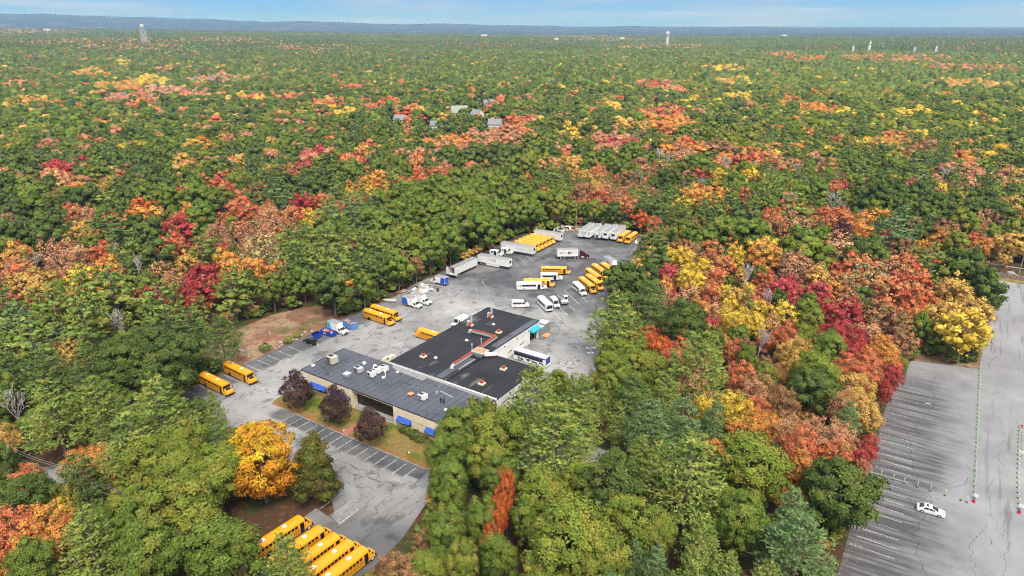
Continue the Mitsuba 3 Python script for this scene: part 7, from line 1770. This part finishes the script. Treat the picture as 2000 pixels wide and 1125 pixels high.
# keep what can show in the picture, with a margin
d3 = X[:, :2] - CAM[:2]
fx = d3[:, 0] * math.cos(HEAD) + d3[:, 1] * math.sin(HEAD); fy = -d3[:, 0] * math.sin(HEAD) + d3[:, 1] * math.cos(HEAD)
def pix(z):
    zc = fy * math.cos(PITCH) - (z - CAM[2]) * math.sin(PITCH); yc = -fy * math.sin(PITCH) - (z - CAM[2]) * math.cos(PITCH)
    return 1000 + 1333 * fx / zc, 562.5 + 1333 * yc / zc, zc
tx, ty, tz = pix(X[:, 3]); bx_, by_, bz = pix(X[:, 3] * 0)
half = X[:, 2] / 2 * 1333 / np.maximum(tz, 20)
seen = (tz > 20) & (ty < 1190) & (tx + half > -60) & (tx - half < 2060)
inframe = (tz > 20) & (ty + half * .3 < 1118) & (tx + half * .7 > 4) & (tx - half * .7 < 1996) & (by_ > 0)
app = half * 2
order = {k: [] for k in ('broadleaf', 'pine', 'autumn', 'bare')}
for i in np.argsort(-app):
    if seen[i]:
        order[KIND[codes[i]]].append(i)
solo = set()
for k, lst in order.items():
    good = [i for i in lst if inframe[i]]
    solo |= set(good[:300])
Z0 = elevation(X[:, 0], X[:, 1]) * sstep(1500, 1900, R_)
rotr = np.random.default_rng(77)
WORD = {'g': 'mid green', 'd': 'dark green', 'y': 'yellowish green', 'p': 'light green', 'P': 'dark green', 'b': 'blue green', 'R': 'coral red', 'C': 'crimson', 'M': 'magenta pink', 'K': 'salmon pink', 'O': 'orange', 'F': 'flame red', 'Y': 'yellow', 'A': 'golden amber', 'U': 'russet brown', 'X': 'dark purple', 'L': 'pale yellow', 'E': 'olive cone shaped', 'Z': 'tall yellow', 'B': 'grey leafless'}
NAME = {'broadleaf': 'broadleaf_tree', 'pine': 'pine_tree', 'autumn': 'autumn_tree', 'bare': 'bare_tree'}
NOUN = {'broadleaf': 'broadleaf tree', 'pine': 'pine', 'autumn': 'autumn tree', 'bare': 'tree'}


def zone(x, y):
    r, az = (float(v) for v in cam_polar(x, y))
    if -3 < x < 52 and -11 < y < 0: return 'on the front lawn'
    if y < -43 and 41 <= x < 62: return 'below the five bus row'
    if x < 6 and y < -26: return 'by the lower left street' if y < -46 else 'left of the drive buses'
    if y < -20 and x < 46: return 'left of the front parking' if y > -56 else 'at the bottom left corner'
    if x < 0 and y < 0: return 'behind the two left buses'
    if x < -22 and y < 46: return 'behind the dirt clearing' if x > -75 else 'well left of the dirt clearing'
    if x < -18 and y < 92: return 'right behind the scrap heap' if x > -65 else 'well behind the scrap heap'
    if x < -18 and y < 160: return 'right behind the left trailers' if x > -65 else 'well behind the left trailers'
    if y >= 150 and -30 < x < 30: return 'just past the far end of the yard' if y < 225 else 'beyond the far end of the yard'
    if 50 <= x < 130 and y < -22: return 'at bottom centre'
    if 50 <= x < 130 and y < 12: return 'in the front right wood'
    if 50 <= x < 95 and y < 70: return 'right of the workshop yard'
    if 95 <= x < 130 and y < 45: return 'by the near car park edge'
    if 95 <= x < 135 and y < 110: return 'by the far car park edge'
    if 28 <= x < 95 and y < 130: return 'in the colourful wood'
    if x >= 128 and y < 200: return 'at the head of the bays'
    if 28 <= x < 128 and y < 200: return 'between the yard end and the fence'
    if x >= 90: return 'behind the fence at the far right'
    if az < -25: return 'in the forest at left'
    if az < -8: return 'in the forest left of centre'
    if az < 8: return 'in the forest behind the yard'
    if az < 22: return 'in the forest right of centre'
    return 'in the forest at right'


buckets = {}
ORD = 'first second third fourth fifth sixth seventh eighth ninth tenth eleventh twelfth thirteenth fourteenth fifteenth sixteenth seventeenth eighteenth nineteenth twentieth'.split()
NUM = 'no one two three four five six seven eight nine ten eleven twelve thirteen fourteen fifteen sixteen seventeen eighteen nineteen twenty'.split()
for t_ in ('twenty', 'thirty', 'forty'):
    if t_ != 'twenty':
        NUM.append(t_); ORD.append({'thirty': 'thirtieth', 'forty': 'fortieth'}[t_])
    for i_ in range(1, 10):
        ORD.append(f'{t_}-{ORD[i_ - 1]}'); NUM.append(f'{t_}-{NUM[i_]}')
stuff = 0
thick = {k: 0 for k in NAME}
pieces = []
for i in range(len(trees)):
    if not seen[i]:
        continue
    x, y, w, h = X[i]; c = codes[i]; kind = KIND[c]; nw, nh = NOM[kind]
    dist = math.hypot(R_[i], CAM[2] - 10)
    lod = 0 if dist < 208 else 1 if dist < 420 else 2 if dist < 620 else 3 if dist < 1020 else 4
    if c in 'ZEX' and lod < 2: lod = 0
    if kind == 'bare' and lod == 4: lod = 3
    if c in 'bMCFXLZE' and lod == 4:
        c = {'b': 'P', 'M': 'R', 'C': 'R', 'F': 'O', 'X': 'd', 'L': 'Y', 'Z': 'Y', 'E': 'y'}[c]
    var = int(rotr.integers(0, 2 if lod == 0 and kind == 'autumn' else NVAR[lod]))
    M = T4().translate([x, y, float(Z0[i])]).rotate([0, 0, 1], float(rotr.uniform(0, 360))).scale([w / nw * float(rotr.uniform(.93, 1.07)), w / nw, h / nh])
    if i in solo and (lod < 4 or kind == 'bare') and (kind != 'bare' or app[i] > 26):
        g = tree_group(c, lod, 0 if c in 'ZE' else var, True)
        k = key(NAME[kind]); scene[k] = {'type': 'instance', 'to_world': M, 'sg': {'type': 'ref', 'id': g}}
        buckets.setdefault((c, kind, zone(x, y)), []).append((app[i], float(bx_[i]), k))
    else:
        g = tree_group(c, lod, var, False)
        thick[kind] += 1
        scene[f"{kind}_wood__{thick[kind]:05d}"] = {'type': 'instance', 'to_world': M, 'sg': {'type': 'ref', 'id': g}}
for kind, l in (('broadleaf', 'far green broadleaf wood running back to the horizon'), ('pine', 'far pine wood running back to the horizon'), ('autumn', 'far red and gold autumn wood in bands through the forest'), ('bare', 'far leafless grey trees among the forest')):
    if thick[kind]:
        labels[f'{kind}_wood'] = {'label': l, 'category': 'forest', 'kind': 'stuff'}
for (c, kind, z), lst in buckets.items():
    lst.sort(key=lambda t: t[1])
    base = f'{WORD[c]} {NOUN[kind]} {z}'
    n = len(lst)
    if n == 1:
        tag(lst[0][2], base, 'tree')
        continue
    big = max(lst)[2]
    words = {0: 'leftmost', n - 1: 'rightmost'}
    for j, (a, px_, k) in enumerate(lst):
        if n == 2: tag(k, f'{("left", "right")[j]} one of two {WORD[c]} {NOUN[kind]}s {z}', 'tree', base)
        elif n == 3: tag(k, f'{("leftmost", "middle", "rightmost")[j]} of three {WORD[c]} {NOUN[kind]}s {z}', 'tree', base)
        elif n <= 49: tag(k, f'{ORD[j]} from left of {NUM[n]} {WORD[c]} {NOUN[kind]}s {z}', 'tree', base)
        elif j in words: tag(k, f'{words[j]} {base}', 'tree', base)
        elif k == big: tag(k, f'largest {base}', 'tree', base)
        else: tag(k, base, 'tree', base)

# undergrowth along the edges of the clearings
ug = 0
rng = np.random.default_rng(99)
for poly, step in ((YARD, 1.5), (DIRT, 1.5), (LOT, 2.0)):
    for (ax, ay), (bx2, by2) in zip(poly, poly[1:] + poly[:1]):
        L = math.hypot(bx2 - ax, by2 - ay)
        for t in np.arange(0, L, step):
            for _ in range(2):
                x = ax + (bx2 - ax) * t / L + rng.uniform(-5.5, 5.5); y = ay + (by2 - ay) * t / L + rng.uniform(-5.5, 5.5)
                if y < -24 and 30 < x < 62 or blocked(x, y, 1.3)[0] or rng.random() < .15:
                    continue
                c = 'ggddyUgdAg'[rng.integers(0, 10)]
                w = rng.uniform(2.2, 4.4); h = w * rng.uniform(.8, 1.35)
                g = tree_group(c, 2 if math.hypot(x - CAM[0], y - CAM[1]) < 220 else 3, int(rng.integers(0, 4)), False)
                ug += 1
                scene[f'undergrowth__{ug:05d}'] = {'type': 'instance', 'to_world': T4().translate([x, y, -.22 * h]).rotate([0, 0, 1], float(rng.uniform(0, 360))).scale([w / 9, w / 9, h * 1.22 / 14]), 'sg': {'type': 'ref', 'id': g}}
labels['undergrowth'] = {'label': 'low bushes and saplings along the edges of the pavement and clearing', 'category': 'bushes', 'kind': 'stuff'}

# beyond: clumps of far woods, each clump a scatter of small crowns
def clump(seed, cs, n=22, size=62.0):
    rng = np.random.default_rng(seed); s = Soup()
    for i in range(n):
        c = cs[rng.integers(0, len(cs))]
        o = lump(c, int(rng.integers(1e6)), KIND[c] == 'pine', rng.uniform(8, 14), rng.uniform(12, 19), 0, .22)
        V = o.V[0] + [*(rng.uniform(-.5, .5, 2) * size), 0]
        s.add(V, o.F[0], o.N[0], o.C[0])
    return s.ply()[0]


CL = {}
for nm, cs in (('green', 'ggdddyP'), ('pine', 'PPpPdgp'), ('mixed', 'ggdUPdyP'), ('pink', 'KUUdAgPd')):
    for v in range(3):
        scene[f'far_clump_{nm}_{v}'] = {'type': 'shapegroup', 'wood': clump(len(nm) * 10 + v, cs)}
n_far = 0
for r0, r1, sp in ((2580, 4200, 46), (4200, 6600, 72)):
    x, y, r, az = ring(r0, r1, sp, 1.5)
    z = elevation(x, y)
    f = meshkit.fbm(np.stack([x / 420, y / 420, x * 0], -1), 4, 6)
    for j in range(len(x)):
        pc = patch_code(x[j], y[j], rng)
        nm = 'pink' if (pc and pc in 'KBUROA' and rng.random() < .5) else 'mixed' if f[j] > .62 else 'pine' if f[j] < .47 and az[j] > -12 else 'green'
        n_far += 1
        scene[f'distant_wood__{n_far:05d}'] = {'type': 'instance', 'to_world': T4().translate([float(x[j]), float(y[j]), float(z[j]) - 3]).rotate([0, 0, 1], float(rng.uniform(0, 360))).scale([sp / 46, sp / 46, 1.0]), 'sg': {'type': 'ref', 'id': f'far_clump_{nm}_{int(rng.integers(0, 3))}'}}
labels['distant_wood'] = {'label': 'distant hazy woods below the ridge on the horizon', 'category': 'forest', 'kind': 'stuff'}

# shrubs and weeds
def shrub(x, y, w, h, code, label, group=None, nl=900):
    k = thing('shrub', label, 'shrub', group)
    s = crown_broad(code, int(abs(x * 13 + y * 7)), 14, nl, .13, 0, 'round', w, h * 1.25)
    for a in s.V: a[:, 2] -= h * .24
    pl, _ = s.ply()
    scene[key('leaves', k)] = {**pl, 'to_world': T4().translate([x, y, .02])}
    put('stem', cat([cyl((0, 0, 0), (.15 * w * math.cos(a), .15 * w * math.sin(a), h * .5), .04, .02, 5) for a in (0, 2.1, 4.2)]), 'm_bark', k, M=at(x, y))


for x, y, w, h, c, l in ((36.4, -1.3, 2.3, 1.5, 'd', 'leftmost rounded dark shrub under the right front wall'), (38.0, -1.4, 2.0, 1.7, 'g', 'lighter green shrub second from left at the right front wall'), (39.6, -1.6, 2.4, 1.6, 'd', 'third rounded shrub along the right front wall'), (41.8, -2.0, 2.9, 1.7, 'd', 'largest rounded shrub at the right front wall'), (12.4, -1.8, 2.6, 1.6, 'd', 'dark shrub between the first two purple trees at the wall'), (5.2, -2.0, 2.2, 1.4, 'd', 'dark shrub behind the leftmost purple tree'),
                         (-25.9, 8.3, 3.2, 2.0, 'd', 'dark green bush at the dirt edge left of the empty bays'), (-24.9, 15.8, 2.6, 1.8, 'p', 'bright green weed clump by the rocks beside the bays'), (-25.8, 19.8, 2.0, 1.3, 'y', 'yellowish weed clump behind the black car'), (59.5, -23.5, 0, 0, '', '')):
    if w: shrub(x, y, w, h, c, l)
shrub(47.0, -2.6, 5.0, 1.0, 'g', 'low ground cover patch at the right end of the lawn', None, 1400)

# ---------------------------------------------------------------- the air
scene['haze_air'] = {'type': 'homogeneous', 'albedo': {'type': 'rgb', 'value': [.74, .86, .97]}, 'sigma_t': {'type': 'rgb', 'value': [HAZE * .55, HAZE * .88, HAZE * 1.8]}}
scene['haze'] = {'type': 'cube', 'to_world': T4().translate([CAM[0], CAM[1], 225]).scale([23000, 23000, 226.5]), 'bsdf': {'type': 'null'}, 'interior': {'type': 'ref', 'id': 'haze_air'}}
labels['haze'] = {'label': 'thin blue grey haze over the far woods', 'kind': 'stuff'}
print('trees', len(solo), thick, 'far clumps', n_far, 'bank tris', tris_in_bank, 'entries', len(scene))
